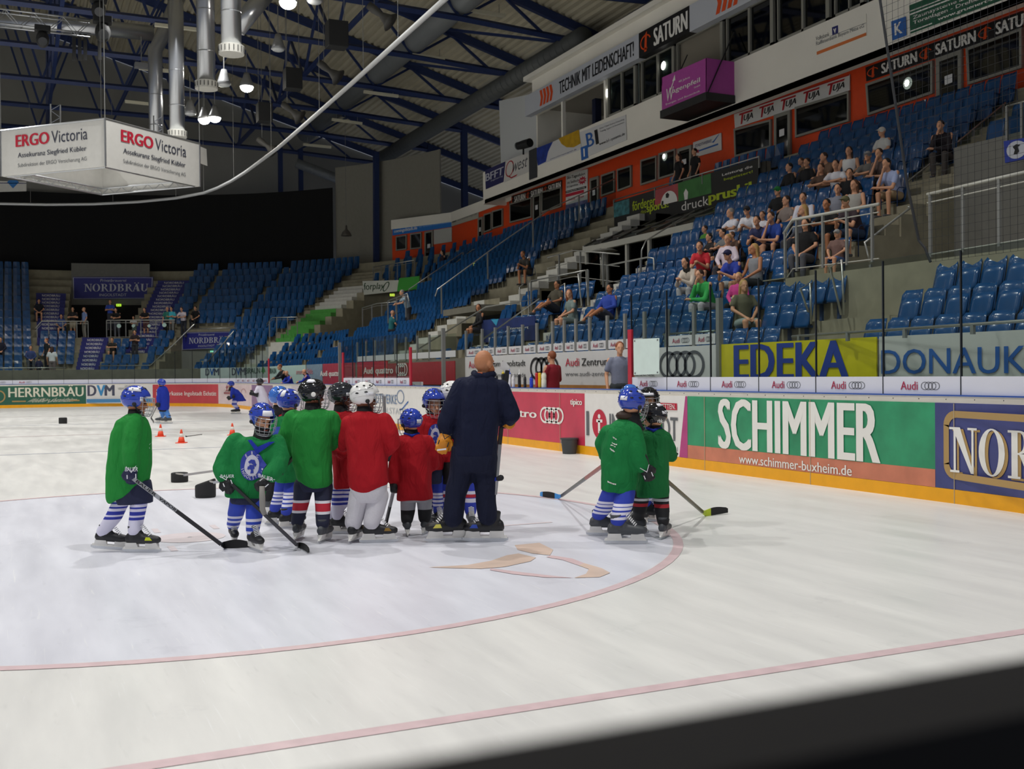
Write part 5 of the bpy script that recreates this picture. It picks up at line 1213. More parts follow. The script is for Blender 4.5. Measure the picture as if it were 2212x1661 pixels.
# floodlight heads of the ice lighting
for i, X in enumerate((16, 28, 40, 52)):
    for Y in (4, 26.5):
        x, y, d = proj((X, Y, 15.7))
        if Y > 10: continue
        t = thing('floodlight', (X, Y, 15.8), 'grey floodlight head hung under the roof, %s in its line' % nth[i], 'floodlight', 'floodlight heads under the roof')
        MB().box((X-.22, Y-.3, 15.75), (X+.22, Y+.3, 15.95)).build('housing', HOUS, t); MB().bar((X, Y, 15.95), (X, Y, 17.2), .04).build('hanger', STEEL2, t)
# ------------------------------------------------------------------ loudspeakers and horns
SPK = mat('speaker_black', '#232425', .7)
for (x, y, X, w, h), lab in zip(((727, 76, 37.4, .36, .46), (632, 172, 43.4, .34, .42), (571, 244, 48.6, .32, .42)), ('nearest and largest', 'middle', 'farthest')):
    p = onX(x, y, X); t = thing('hanging_loudspeaker', p, 'black box loudspeaker hanging from the roof, %s of three' % lab, 'loudspeaker')
    o = MB().box((p.x-.3, p.y-w, p.z-h), (p.x+.3, p.y+w, p.z+h)).build('box', SPK, t, mods=[bev(.02)])
    for q in (-1, 1): MB().bar((p.x, p.y+q*w*.8, p.z+h), (p.x, p.y+q*w*.8, roofz(p.y)+.15), .02).build('cable', STEEL2, t)
for (x, y, X), lab in zip(((818, 28, 36), (708, 150, 41.5), (628, 238, 47), (573, 312, 52)), ('nearest', 'second', 'third', 'farthest')):
    p = onX(x, y, X); t = thing('horn_loudspeaker', p, 'dark flared horn loudspeaker under the roof, %s of four' % lab, 'horn loudspeaker')
    d = Vector((-.3, -.55, -.5)).normalized()
    MB().tube([p-d*.45, p-d*.2, p+d*.1, p+d*.4, p+d*.55], [.14, .15, .1, .22, .36], 14, cap=True).build('horn', mat('horn_grey', '#4a4946', .6), t, True)
    MB().bar(p-d*.2, V(((p-d*.2).x, (p-d*.2).y, roofz((p-d*.2).y)+.15)), .02).build('cable', STEEL2, t)
# ------------------------------------------------------------------ aluminium light truss with moving heads
a, c = onX(-20, 32, 40), onX(196, 58, 40)
t = thing('light_truss', (a+c)/2, 'silver lattice lighting truss at the top left', 'lighting truss')
d = (c-a).normalized(); q = .24
cor = [Vector((0, 0, q)), Vector((0, 0, -q)), Vector((.4, 0, q)), Vector((.4, 0, -q))]
for k in cor: MB().tube([a+k, c+k], .03, 8).build('chord', SILV, t, True)
lb = MB(); L = (c-a).length; n = int(L/.42)
for i in range(n):
    p, r = a+d*(L*i/n), a+d*(L*(i+1)/n)
    u, v = (cor[0], cor[1]) if i % 2 else (cor[1], cor[0]); lb.tube([p+u, r+v], .014, 5)
    u, v = (cor[2], cor[3]) if i % 2 else (cor[3], cor[2]); lb.tube([p+u, r+v], .014, 5); lb.tube([p+cor[0], p+cor[2]], .012, 5); lb.tube([p+cor[1], p+cor[3]], .012, 5)
lb.build('lattice', SILV, t)
for (x, y, s_), lab in zip(((213, 22, 1.), (222, 70, 1.1), (92, 85, .9)), ('upper one at the truss end', 'lower one at the truss end', 'one under the truss')):
    p = onX(x, y, 40); t = thing('moving_head_light', p, 'black moving head stage light, '+lab, 'stage light')
    MB().ball(p, (.28*s_, .24*s_, .32*s_), 14, 10).build('head', SPK, t, True)
    MB().box((p.x-.2, p.y-.28*s_, p.z+.28*s_), (p.x+.2, p.y+.28*s_, p.z+.5*s_)).build('base', SPK, t, mods=[bev(.02)])
    MB().tube([p+Vector((-.24, 0, -.12)), p+Vector((-.32, 0, -.16))], .16*s_, 12).build('lens', mat('lens_dark', '#3a3d42', .1), t)
t = thing('moving_head_light', onX(188, 108, 42), 'row of slim black lamp bars hanging below the light truss', 'stage light')
for x in (160, 172, 184, 215): p = onX(x, 95, 42); MB().bar(p-Vector((0, 0, .6)), p+Vector((0, 0, .4)), .12).build('bar', SPK, t)
# ------------------------------------------------------------------ white curved curtain rail on wires
Zr = 11.
RP = [onZ(x, y, Zr) for x, y in ((1100, -122), (950, 8), (760, 180), (660, 268), (600, 320), (560, 350), (530, 372), (500, 391), (470, 406), (440, 417), (380, 428), (300, 436), (200, 441), (100, 442), (0, 440), (-120, 436))]
o = MB().tube(RP, .075, 10).build('curtain_rail', mat('rail_white', '#c9cbcc', .4, metal=.2), smooth=True); tag(o, 'long white curved tube rail hung on thin wires across the hall', 'curtain rail')
wb = MB()
for x, y in ((860, 90), (785, 158), (690, 242), (586, 332), (505, 388), (440, 417), (380, 428), (244, 439), (66, 441)):
    p = onZ(x, y, Zr); wb.bar(p, (p.x, p.y, chordz(p.y)), .014)
wb.build('wire', STEEL2, o)
# ------------------------------------------------------------------ advertising cube
pc = CP+ray(228, 359)*(31./FPX); zc_ = pc.z
NE, LF, RT, FR_ = [onZ(x, y, zc_) for x, y in ((228, 359), (3, 381), (432, 403), (221, 422))]
hh = onX(227, 256, NE.x).z-zc_
t = thing('advertising_cube', (NE+FR_)/2, 'hanging white square advertising cube with red and dark lettering', 'advertising cube')
CUBEW = mat('cube_white', '#d3d2cd', .65, var=.03)
up = Vector((0, 0, hh))
for a, c, tx in ((LF, NE, 1), (NE, RT, 1), (RT, FR_, 0), (FR_, LF, 0)):
    n = (c-a).cross(up).normalized()
    o = MB().slab((a, c, c+up, a+up), .04, -n).build('side_banner', CUBEW, t)
    if tx:
        f = quadfn((a, c, c+up, a+up), .02)
        lettering('ERGO', mat('print_ergo', '#c0203a', .5), f, o, .15, .48, .60, .86, .045); lettering('Victoria', mat('print_anthracite', '#3c4050', .5), f, o, .50, .84, .60, .86, .0); lettering('Assekuranz Siegfried Kübler', mat('print_anthracite', '#3c4050', .5), f, o, .17, .83, .33, .47, .012); lettering('Subdirektion der ERGO Versicherung AG', GREYP, f, o, .17, .83, .13, .24, .0)
fb = MB()
for a, c in ((LF, NE), (NE, RT), (RT, FR_), (FR_, LF)):
    i0 = (NE+FR_)/2; ai, ci = a.lerp(i0, .06), c.lerp(i0, .06)
    fb.tube([ai, ci], .03, 6); fb.tube([ai+Vector((0, 0, .2)), ci+Vector((0, 0, .2))], .03, 6); fb.tube([a, a+up], .03, 6); fb.tube([a+up, c+up], .03, 6)
    for k in range(14): p, q = ai.lerp(ci, k/14), ai.lerp(ci, (k+1)/14); fb.bar(p+Vector((0, 0, .2*(k % 2))), q+Vector((0, 0, .2*((k+1) % 2))), .02)
fb.build('frame', SILV, t)
cb = MB()
for p in (NE, LF, RT, FR_): cb.bar(p+up, p+up+Vector((0, 0, 8.)), .02)
cb.build('cable', STEEL2, t)
hb = MB()
for x, y in ((120, 248), (342, 272)):
    p = onX(x, y+12, (NE.x+FR_.x)/2+1)
    for dx in (-.14, .14): hb.tube([p+Vector((0, dx, -.6)), p+Vector((0, dx, .5))], .025, 6)
    for k in range(5): hb.bar(p+Vector((0, -.14*(1 if k % 2 else -1), -.5+.2*k)), p+Vector((0, .14*(1 if k % 2 else -1), -.3+.2*k)), .02)
hb.build('hanger_truss', SILV, t)
o = panel('small_banner', [onX(x, y, RT.x+1.5) for x, y in ((432, 352), (448, 358), (446, 322), (432, 316))], CUBEW, 'small white banner end just right of the cube', 'banner', .03)
# ------------------------------------------------------------------ far end: gable wall, black curtain, grey corner
GABLE = mat('gable_grey', '#8b8a84', .8, var=.05, scale=.5); BLKC = mat('curtain_black', '#0b0c0d', .9)
b = MB(); prof = [(-25.6, 5), (55.6, 5), (55.6, roofz(55.6)), (15, roofz(15)), (-25.6, roofz(-25.6))]
b.add([(74.0, y, z+.1) for y, z in prof], [(0, 1, 2, 3, 4)]); struct(b.build('wall_gable', GABLE))
zc0 = 7.6
ssl = sauto(57.3, 86)
b = MB()
for i, s in enumerate(ssl): b.v += [tuple(B(s, 13.6, zc0)), tuple(B(s, 13.6, 13.2))]
for i in range(len(ssl)-1): b.f.append((2*i, 2*i+2, 2*i+3, 2*i+1))
o = b.build('black_curtain', BLKC, mods=[solid(.05)]); tag(o, 'huge black curtain hanging behind the far stand', 'curtain')
GREYW = mat('wall_warm_grey', '#8a877c', .8, var=.04)
struct(strip('wall_corner', sauto(54.0, 57.3), 13.9, 14.0, 7.5, 14.5, GREYW))
o = MB().bar(Boff(813, 600, 13.5), Boff(813, 400, 13.5)+Vector((0, 0, 2)), .35, .3).build('column', NAVY); tag(o, 'dark blue column in front of the grey corner wall', 'column')
DRAPE = mat('drape_violet', '#6c63a8', .8)
b = MB(); a, c = onX(868, 470, 63), onX(886, 466, 63)
for i in range(11):
    p = a.lerp(c, i/10); w = .06*(i % 2); b.v += [(p.x+w, p.y, p.z-.3), (p.x+w, p.y+(.12 if i < 5 else -.12)*0, p.z+2.6)]
for i in range(10): b.f.append((2*i, 2*i+2, 2*i+3, 2*i+1))
o = b.build('violet_drape', DRAPE, mods=[solid(.02)]); tag(o, 'narrow violet cloth hanging from the roof behind the red wall', 'drape')
p = onX(748, 505, 62); t = thing('pendant_lamp', p, 'small grey bell lamp hanging in front of the black curtain', 'pendant lamp')
MB().lathe(p, [(.05, .5), (.08, .25), (.22, .12), (.32, -.1), (.33, -.12)], 16).build('shade', mat('bell_grey', '#6f6b66', .4, metal=.4), t, True); MB().bar(p+Vector((0, 0, .5)), V((p.x, p.y, roofz(p.y)+.15)), .02).build('cable', STEEL2, t)
o = panel('banner', [onX(x, y, 66) for x, y in ((-60, 416), (57, 413), (57, 392), (-60, 390))], CUBEW, 'white banner with a blue crystal emblem behind the cube at the left edge', 'banner', .03)
f = quadfn([onX(x, y, 66) for x, y in ((-60, 416), (57, 413), (57, 392), (-60, 390))], .02)
shape2d([[(.64, .9), (.68, 1.1), (.82, 1.1), (.86, .9), (.75, .3)]], mat('print_azure', '#2f78c0', .5), f, o, 'emblem'); shape2d(rect2d(0, 1, .78, .84), NAVYP, f, o, 'rule')

struct(MB().box((4, -25.9, 5), (74, -25.6, roofz(-25.6)+.3)).build('wall_right', mat('wall_hall_grey', '#77756c', .85)))
# ================================================================== PEOPLE IN THE STANDS

def hand(b, wrist, tip, side, k=1., curl=.3, palm_n=None):
    """palm with four unequal bent fingers and a thumb leaving its side"""
    w, t = V(wrist), V(tip); d = (t-w).normalized(); x, y = basis(d); n = palm_n or y
    sx = d.cross(n).normalized()*side
    L = .18*k
    b.cap(w, w+d*L*.45, .026*k, .036*k, 8)
    for i, (o, l) in enumerate(((-.030, .075), (-.010, .085), (.011, .08), (.031, .062))):
        p0 = w+d*L*.42+sx*(o*k); p1 = p0+d*(l*.55*k)-n*(curl*.03*k); p2 = p1+(d*.6-n*curl).normalized()*(l*.5*k)
        b.tube([p0, p1, p2], [.0105*k, .0095*k, .007*k], 6)
    p0 = w+d*.04*k-sx*.03*k; p1 = p0+(d*.6-sx*.7).normalized()*.045*k; p2 = p1+(d*.9-sx*.2-n*.3).normalized()*.04*k
    b.tube([p0, p1, p2], [.013*k, .012*k, .008*k], 6)
def head(b, c, fwd, k=1., up=V((0, 0, 1))):
    """skull, face with brow, nose, mouth, chin and ears; c = centre of the head"""
    c = V(c); f = V(fwd).normalized(); s = f.cross(up).normalized(); u = s.cross(f).normalized()
    M = Matrix((s, f, u)).transposed()
    b.ball(c+u*.02*k-f*.008*k, (.074*k, .094*k, .098*k), 14, 10, M); b.ball(c-u*.05*k+f*.022*k, (.058*k, .066*k, .07*k), 12, 8, M)
    b.tube([c+f*.088*k+u*.02*k, c+f*.104*k-u*.012*k, c+f*.118*k-u*.028*k, c+f*.09*k-u*.036*k], [.010*k, .013*k, .016*k, .01*k], 6)
    b.ball(c+f*.082*k-u*.066*k, (.026*k, .014*k, .010*k), 8, 6, M); b.ball(c+f*.078*k-u*.095*k, (.024*k, .018*k, .018*k), 8, 6, M)
    b.ball(c+f*.082*k+u*.028*k, (.05*k, .014*k, .012*k), 8, 6, M)
    for q in (-1, 1): b.ball(c+s*(.076*k*q)-f*.008*k-u*.01*k, (.012*k, .024*k, .034*k), 8, 6, M)
    return s, f, u
def pose_seated(lean=0., elb=None, hnd=None, knee=None, ank=None, headf=(0, 1, -.05), turn=0.):
    c = math.cos; sn = math.sin
    T = lambda z: V((0, .02+z*sn(lean), .52+z*c(lean)))
    return dict(pel=V((0, .0, .53)), chest=T(.40), neck=T(.57), head=T(.72)+V((0, .03+.02*lean, 0)), sh=[T(.50)+V((-.185, 0, 0)), T(.50)+V((.185, 0, 0))],
                el=elb, ha=hnd, hip=[V((-.09, .03, .51)), V((.09, .03, .51))], kn=knee or [V((-.13, .46, .53)), V((.13, .46, .53))], an=ank or [V((-.12, .44, .09)), V((.12, .44, .09))], hf=V(headf), toe=V((0, 1, 0)))
def pose_stand(lean=0., elb=None, hnd=None, headf=(0, 1, -.05)):
    T = lambda z: V((0, z*math.sin(lean), .95+z*math.cos(lean)))
    return dict(pel=V((0, 0, .95)), chest=T(.38), neck=T(.54), head=T(.69)+V((0, .03, 0)), sh=[T(.47)+V((-.19, 0, 0)), T(.47)+V((.19, 0, 0))], el=elb, ha=hnd, hip=[V((-.09, 0, .93)), V((.09, 0, .93))],
                kn=[V((-.10, .03, .50)), V((.10, .03, .50))], an=[V((-.11, -.01, .09)), V((.11, -.01, .09))], hf=V(headf), toe=V((0, 1, 0)))
def m2(p): return [V(p), V((-p[0], p[1], p[2]))][::-1]
POSES = {
 'lap': pose_seated(.02, [V((-.25, .10, .78)), V((.25, .10, .78))], [V((-.08, .32, .62)), V((.08, .34, .62))]),
 'lean': pose_seated(.50, [V((-.20, .44, .64)), V((.20, .44, .64))], [V((-.05, .62, .74)), V((.05, .62, .72))]),
 'chin': pose_seated(.42, [V((-.19, .40, .64)), V((.17, .42, .66))], [V((.10, .52, .66)), V((.045, .42, .98))]),
 'fold': pose_seated(.22, [V((-.25, .30, .80)), V((.25, .30, .80))], [V((.12, .42, .80)), V((-.12, .44, .82))]),
 'feet': pose_seated(-.15, [V((-.26, .05, .78)), V((.26, .05, .78))], [V((-.10, .30, .70)), V((.12, .28, .66))], [V((-.13, .44, .70)), V((.12, .46, .66))], [V((-.12, .82, .52)), V((.13, .80, .42))]),
 'side': pose_seated(.12, [V((-.25, .16, .76)), V((.27, .10, .78))], [V((-.10, .40, .64)), V((.10, .36, .62))], headf=(-.8, .6, -.05)),
 'cross': pose_stand(.0, [V((-.25, .04, 1.16)), V((.25, .04, 1.16))], [V((.10, .20, 1.20)), V((-.10, .22, 1.22))]),
 'rail': pose_stand(.38, [V((-.24, .34, 1.16)), V((.24, .34, 1.16))], [V((-.02, .56, 1.10)), V((.02, .54, 1.14))], (0, 1, -.2)),
 'down': pose_stand(.0, [V((-.25, -.02, 1.14)), V((.25, -.02, 1.14))], [V((-.25, .10, .90)), V((.25, .10, .90))]),
}
def person_parts(P, kind):
    b = MB(); k = 1.
    if kind == 'body':
        head(b, P['head'], P['hf']); b.cap(P['head']-V((0, .02, .06)), P['neck']-V((0, 0, .04)), .05, .056)
        b.tube([P['pel'], (P['pel']+P['chest'])/2, P['chest'], P['neck']-V((0, 0, .03))], [(.145, .11), (.135, .10), (.165, .11), (.07, .06)], 12, up=V((0, 1, 0)))
        for i in (0, 1):
            s, e, h = P['sh'][i], P['el'][i], P['ha'][i]; q = (-1, 1)[i]
            b.cap(s, e, .050, .040); b.cap(e, h, .040, .027); hand(b, h, h+(h-e).normalized(), q, 1.)
            b.cap(P['hip'][i], P['kn'][i], .085, .058); b.cap(P['kn'][i], P['an'][i], .056, .038); a = P['an'][i]; b.cap(a-V((0, .03, .035)), a+P['toe']*.15-V((0, 0, .055)), .04, .03)
    elif kind in ('tee', 'sleeved', 'tank'):
        up_ = (P['chest']-P['pel']).normalized()
        b.tube([P['pel']-up_*.04, P['pel']+up_*.06, (P['pel']+P['chest'])/2, P['chest'], P['chest'].lerp(P['neck'], .6), P['neck']-up_*(.0 if kind != 'tank' else .05)], [(.165, .13), (.168, .132), (.165, .128), (.185, .132), (.14, .11), (.072, .066)], 14, up=V((0, 1, 0)))
        for i in (0, 1):
            s, e, h = P['sh'][i], P['el'][i], P['ha'][i]
            if kind == 'tee': b.cap(s+(P['chest']-s)*.15, s.lerp(e, .62), .075, .066)
            elif kind == 'sleeved': b.cap(s+(P['chest']-s)*.15, e, .074, .056); b.cap(e, e.lerp(h, .92), .056, .040)
            else: b.cap(P['neck'].lerp(s, .6), P['chest'].lerp(s, .8), .03, .05)
    elif kind in ('shorts', 'trousers'):
        b.ball(P['pel'], (.17, .145, .12), 12, 8)
        for i in (0, 1):
            b.cap(P['hip'][i], P['hip'][i].lerp(P['kn'][i], .8) if kind == 'shorts' else P['kn'][i], .105, .085 if kind == 'shorts' else .074)
            if kind == 'trousers': b.cap(P['kn'][i], P['kn'][i].lerp(P['an'][i], .97), .072, .058)
    elif kind in ('hair', 'hair_long', 'cap', 'bun'):
        f = P['hf'].normalized(); c = P['head']; s = f.cross(V((0, 0, 1))).normalized(); u = s.cross(f); M = Matrix((s, f, u)).transposed()
        if kind == 'cap':
            b.ball(c+u*.035-f*.006, (.086, .104, .09), 14, 8, M); b.tube([c+f*.07+u*.05, c+f*.175+u*.035], [(.07, .012), (.05, .008)], 10, up=u)
        else:
            b.ball(c+u*.034-f*.026, (.086, .098, .098), 14, 10, M)
            if kind == 'hair_long': b.cap(c-f*.06+u*.02, c-f*.085-u*.23, .078, .055); b.cap(c-f*.02+s*.07, c-f*.05+s*.07-u*.18, .03, .03); b.cap(c-f*.02-s*.07, c-f*.05-s*.07-u*.18, .03, .03)
            if kind == 'bun': b.ball(c-f*.10+u*.08, .042, 10, 8)
    elif kind == 'shoes':
        for a in P['an']: b.cap(a-V((0, .04, .045)), a+P['toe']*.16-V((0, 0, .055)), .048, .038)
    return b
PK = {'body': .014, 'tee': .022, 'sleeved': .022, 'tank': .022, 'shorts': .024, 'trousers': .024, 'hair': .018, 'hair_long': .02, 'cap': .016, 'bun': .018, 'shoes': .022}
PM = {}
_tmp = []
for pn, P in POSES.items():
    for kd, vx in PK.items():
        o = person_parts(P, kd).build(kd, None, mods=[voxel(vx, 3)]); _tmp.append((pn, kd, o))
dg = bpy.context.evaluated_depsgraph_get(); dg.update()
for pn, kd, o in _tmp:
    me = bpy.data.meshes.new_from_object(o.evaluated_get(dg)); me.name = kd; me.polygons.foreach_set('use_smooth', [True]*len(me.polygons)); me.materials.clear(); me.materials.append(None); PM[pn, kd] = me
for pn, kd, o in _tmp:
    me = o.data; bpy.data.objects.remove(o); bpy.data.meshes.remove(me)
SKIN = {'a': mat('skin_light', '#d79f7c', .55), 'b': mat('skin_tan', '#b97c56', .55), 'c': mat('skin_dark', '#7a4a33', .55)}
HAIRC = {'k': mat('hair_black', '#1b1715', .6), 'd': mat('hair_dark', '#3a261a', .6), 'n': mat('hair_brown', '#5d3d26', .6), 'l': mat('hair_blond', '#c09a5c', .6), 'g': mat('hair_grey', '#9a948c', .6), 'r': mat('hair_red', '#8a4a28', .6)}
def cloth(h): return mat('cloth_'+h.strip('#'), h, .85, bump=.25, bscale=18)
NAMES = {'tee': 'shirt', 'sleeved': 'jacket', 'tank': 'tank_top', 'shorts': 'shorts', 'trousers': 'trousers', 'hair': 'hair', 'hair_long': 'hair', 'cap': 'cap', 'bun': 'hair', 'shoes': 'shoes', 'body': 'body'}
def person(loc, rot, pose, top, topc, legs, legc, hair, hairc, label, skin='a', k=1., shoec='#5b5b5e', group='spectators in the stands', extra=None):
    t = thing('person', loc, label, 'person', group); t.rotation_euler = (0, 0, rot); t.scale = (k, k, k)
    def part(kd, m, parent=t):
        o = bpy.data.objects.new(NAMES[kd], PM[pose, kd]); COL.objects.link(o); o.parent = parent
        o.material_slots[0].link = 'OBJECT'; o.material_slots[0].material = m; return o
    part('body', SKIN[skin]); part(top, cloth(topc)); part(legs, cloth(legc))
    if hair: part(hair, cloth(hairc) if hairc.startswith('#') else HAIRC[hairc])
    part('shoes', cloth(shoec)); return t
HEADZ = {pn: P['head'].z for pn, P in POSES.items()}
OCC = []
def spectator(px, py, pose, top, topc, legs, legc, hair, hairc, label, skin='a', k=1., turn=0., kfix=None, arm=0., dz=0., shoec='#5b5b5e'):
    hz = HEADZ[pose]*k; hy = POSES[pose]['head'].y*k
    if kfix is None:
        d = ray(px, py).normalized(); t_ = 8.
        while t_ < 110:
            p = CP+d*t_; s, o = inv(p)
            if o > 1.9 and p.z <= 1.43+.47*(o+hy-2.375)/.75+hz: break
            t_ += .05
        kk = max(0, min(13, round((o+hy-2.60)/.75)))
    else: kk = kfix
    if kfix is None:                      # nobody sits in a neighbour's lap: take the nearest free row
        base = kk
        for q in (0, 1, -1, 2):
            kk = min(13, max(0, base+q)); o_ = 2.60+.75*kk; s, z = onB(px, py, o_-hy)
            if all((B(s, 2.55+.75*kk, rz(kk))-v).length > .40 for v, _r in OCC) and not gone(s, kk): break
    o_ = 2.60+.75*kk if pose in ('lap', 'lean', 'chin', 'fold', 'feet', 'side') else 2.45+.75*kk
    s, z = onB(px, py, o_-hy)
    loc = B(s, o_, rz(kk)+dz); n = Bn(s)
    rot = math.atan2(n.y, n.x)-math.pi/2+R_(turn)
    OCC.append((B(s, 2.55+.75*kk, rz(kk)), .34 if pose in ('lap', 'lean', 'chin', 'fold', 'feet', 'side') else .62))
    t = person(loc, rot, pose, top, topc, legs, legc, hair, hairc, label, skin, k, shoec)
    if pose in ('lap', 'lean', 'chin', 'fold', 'feet', 'side'): one_seat(B(s, 2.55+.75*kk, rz(kk)), face_rot(s), kk, s, True)
    return t
T_, S_, K_ = 'tee', 'shorts', 'trousers'
# crowd block right of the black banner
spectator(1704, 342, 'lap', 'sleeved', '#17171a', S_, '#2a2a2e', 'hair', 'k', 'person in black hooded top with bare shins at the top left of the crowd')
spectator(1741, 343, 'lap', 'sleeved', '#1b1b1e', K_, '#202024', 'hair', 'd', 'person in black beside the hooded one holding something white', turn=15)
spectator(1730, 367, 'lean', T_, '#6b5a48', S_, '#33302c', 'hair', 'n', 'brown haired child bending forward below the two in black', k=.85)
spectator(1766, 351, 'fold', T_, '#5a463a', S_, '#3a2f30', 'bun', 'n', 'woman in brown shirt with tied hair, arms on the seat in front', turn=25)
spectator(1779, 346, 'chin', T_, '#7c6250', K_, '#2c2c30', 'hair', 'd', 'person in dull tan shirt beside the woman with tied hair')
spectator(1796, 343, 'fold', T_, '#e4e4ea', S_, '#2b2e3a', 'hair', 'd', 'man in white and navy shirt leaning left in the upper crowd', turn=30)
spectator(1831, 333, 'lap', 'tank', '#f0f0ee', S_, '#4a4034', 'hair_long', 'd', 'woman in white sleeveless top with long brown hair', turn=30)
spectator(1867, 321, 'fold', T_, '#6c6a66', S_, '#5c5448', 'cap', '#8d8d8c', 'man in grey cap and grey shirt, arms folded in front', turn=25)
spectator(1888, 317, 'chin', T_, '#6a5a56', S_, '#43403c', 'hair', 'd', 'man resting his cheek on his arm beside the grey cap', turn=20)
spectator(1905, 324, 'lap', T_, '#d8d8d4', S_, '#3b3a38', 'cap', '#e6e2d6', 'person in white cap behind the man in pale blue shirt', kfix=10)
spectator(1909, 342, 'chin', T_, '#a9b6dc', S_, '#b49a78', 'hair', 'k', 'man in pale blue shirt with chin on hand, nearest the stairs', turn=10)
spectator(1806, 397, 'lap', T_, '#8d909c', K_, '#3a3d46', 'hair', 'k', 'man in grey shirt with dark glasses in the middle of the crowd', turn=35)
spectator(1831, 391, 'lap', T_, '#141416', S_, '#2c2c30', 'hair', 'k', 'dark haired man in black shirt looking left beside the grey shirt', turn=40)
spectator(1714, 418, 'lean', 'sleeved', '#e2e2ee', K_, '#4a4c54', 'hair', 'd', 'man in white long shirt with glasses leaning towards the left', turn=35)
spectator(1698, 428, 'lap', T_, '#8a7e78', S_, '#474c55', 'hair', 'd', 'person in grey brown shirt left of the man in white long shirt')
spectator(1679, 425, 'lap', T_, '#131315', S_, '#1d1d20', 'cap', '#1f7a3a', 'man in black shirt with green cap', turn=10)
spectator(1655, 436, 'chin', T_, '#2c4aa0', S_, '#3a2f2c', 'bun', 'd', 'woman in blue shirt with glasses, chin on hand', turn=20)
spectator(1735, 449, 'lap', 'sleeved', '#4b4c54', K_, '#33343a', 'hair_long', 'l', 'blond woman in dark grey top behind the white railing', turn=-10)
spectator(1777, 440, 'fold', T_, '#17171a', S_, '#26262a', 'hair', 'k', 'bearded man in black shirt behind the white railing', 'b', turn=25)
spectator(1820, 436, 'lean', T_, '#3a2d33', S_, '#31425e', 'cap', '#6c6848', 'person in khaki cap behind the white railing', turn=10)
spectator(1843, 432, 'lap', 'tank', '#b3b0a8', K_, '#2f6a70', 'hair_long', 'n', 'woman with very long brown hair behind the white railing', turn=20)
spectator(1806, 449, 'lap', T_, '#7b5f58', S_, '#4c6a98', 'cap', '#9a9a98', 'small child in pale grey cap in front of the khaki cap', k=.75, turn=20)
spectator(1577, 452, 'fold', T_, '#e9e9f2', S_, '#4a463e', 'hair', 'g', 'grey haired man in white shirt at the left of the crowd')
spectator(1598, 446, 'lean', T_, '#eeeef4', S_, '#6c665c', 'cap', '#2a2a2e', 'man in white shirt with dark cap leaning forward', turn=30)
spectator(1618, 468, 'lean', T_, '#30365c', S_, '#1e1f28', 'hair', 'd', 'man with glasses in dark blue polo, hands between knees', turn=30)
spectator(1641, 470, 'fold', T_, '#f3f3fa', K_, '#141416', 'bun', 'n', 'girl in white shirt stretching her arm to the left', k=.82, turn=25)
spectator(1531, 492, 'fold', 'sleeved', '#2a2627', K_, '#262629', 'hair', 'k', 'dark haired child in black, arms up on the rail', k=.85)
spectator(1560, 488, 'fold', T_, '#7d8080', S_, '#3b3c40', 'hair', 'k', 'boy in grey shirt with arms on the seat in front', k=.88)
spectator(1580, 487, 'chin', T_, '#5d473b', S_, '#302a26', 'hair', 'n', 'brown haired child beside the boy in grey', k=.8)
spectator(1522, 504, 'lap', T_, '#4f8a34', K_, '#2e2f33', 'hair', 'd', 'boy in green shirt at the left edge of the crowd', k=.8)
spectator(1569, 518, 'lap', 'sleeved', '#e6d7e2', K_, '#44424a', 'hair', 'l', 'blond woman in pale pink top with a toddler before her', turn=30)
spectator(1559, 532, 'lap', T_, '#e9e8f4', S_, '#d6cfd0', 'hair', 'l', 'toddler in white with blond hair on the lap of the pink woman', k=.62, turn=20)
spectator(1564, 552, 'lean', T_, '#2f44a8', S_, '#d9d5cf', 'cap', '#23264a', 'man in navy cap and bright blue shirt with white shorts', turn=15)
spectator(1592, 549, 'lap', 'sleeved', '#e24a9a', K_, '#1c1c1e', 'bun', 'l', 'blond girl in hot pink top beside the navy cap', k=.85, turn=30)
spectator(1628, 541, 'lap', 'tank', '#8d8f93', S_, '#35363a', 'hair_long', 'l', 'blond woman in patterned grey top with bare shoulders', 'b', turn=0)
spectator(1598, 588, 'lap', T_, '#6c6a54', S_, '#8d9a96', 'hair_long', 'l', 'woman in khaki shirt seen from the side, lowest in the crowd', turn=75)
spectator(1737, 487, 'lap', T_, '#101012', K_, '#55565c', 'hair_long', 'k', 'woman in black with long black hair just behind the white railing', kfix=4, turn=25)
spectator(1490, 535, 'lean', T_, '#d3303c', S_, '#161618', 'hair', 'd', 'man in red polo bending over to the left', turn=40)
spectator(1470, 545, 'lean', 'sleeved', '#d9cdbd', K_, '#c9c3c6', 'hair_long', 'k', 'dark haired woman in cream jacket and pale trousers clapping', turn=20)
spectator(1504, 570, 'chin', 'sleeved', '#3fb45a', K_, '#c3bfc2', 'hair', 'd', 'person in bright green jacket and pale trousers, hand at mouth', turn=15)
spectator(2017, 252, 'chin', 'sleeved', '#231c22', K_, '#4a4440', 'hair', 'k', 'lone man in black jacket high in the right seats', turn=25)
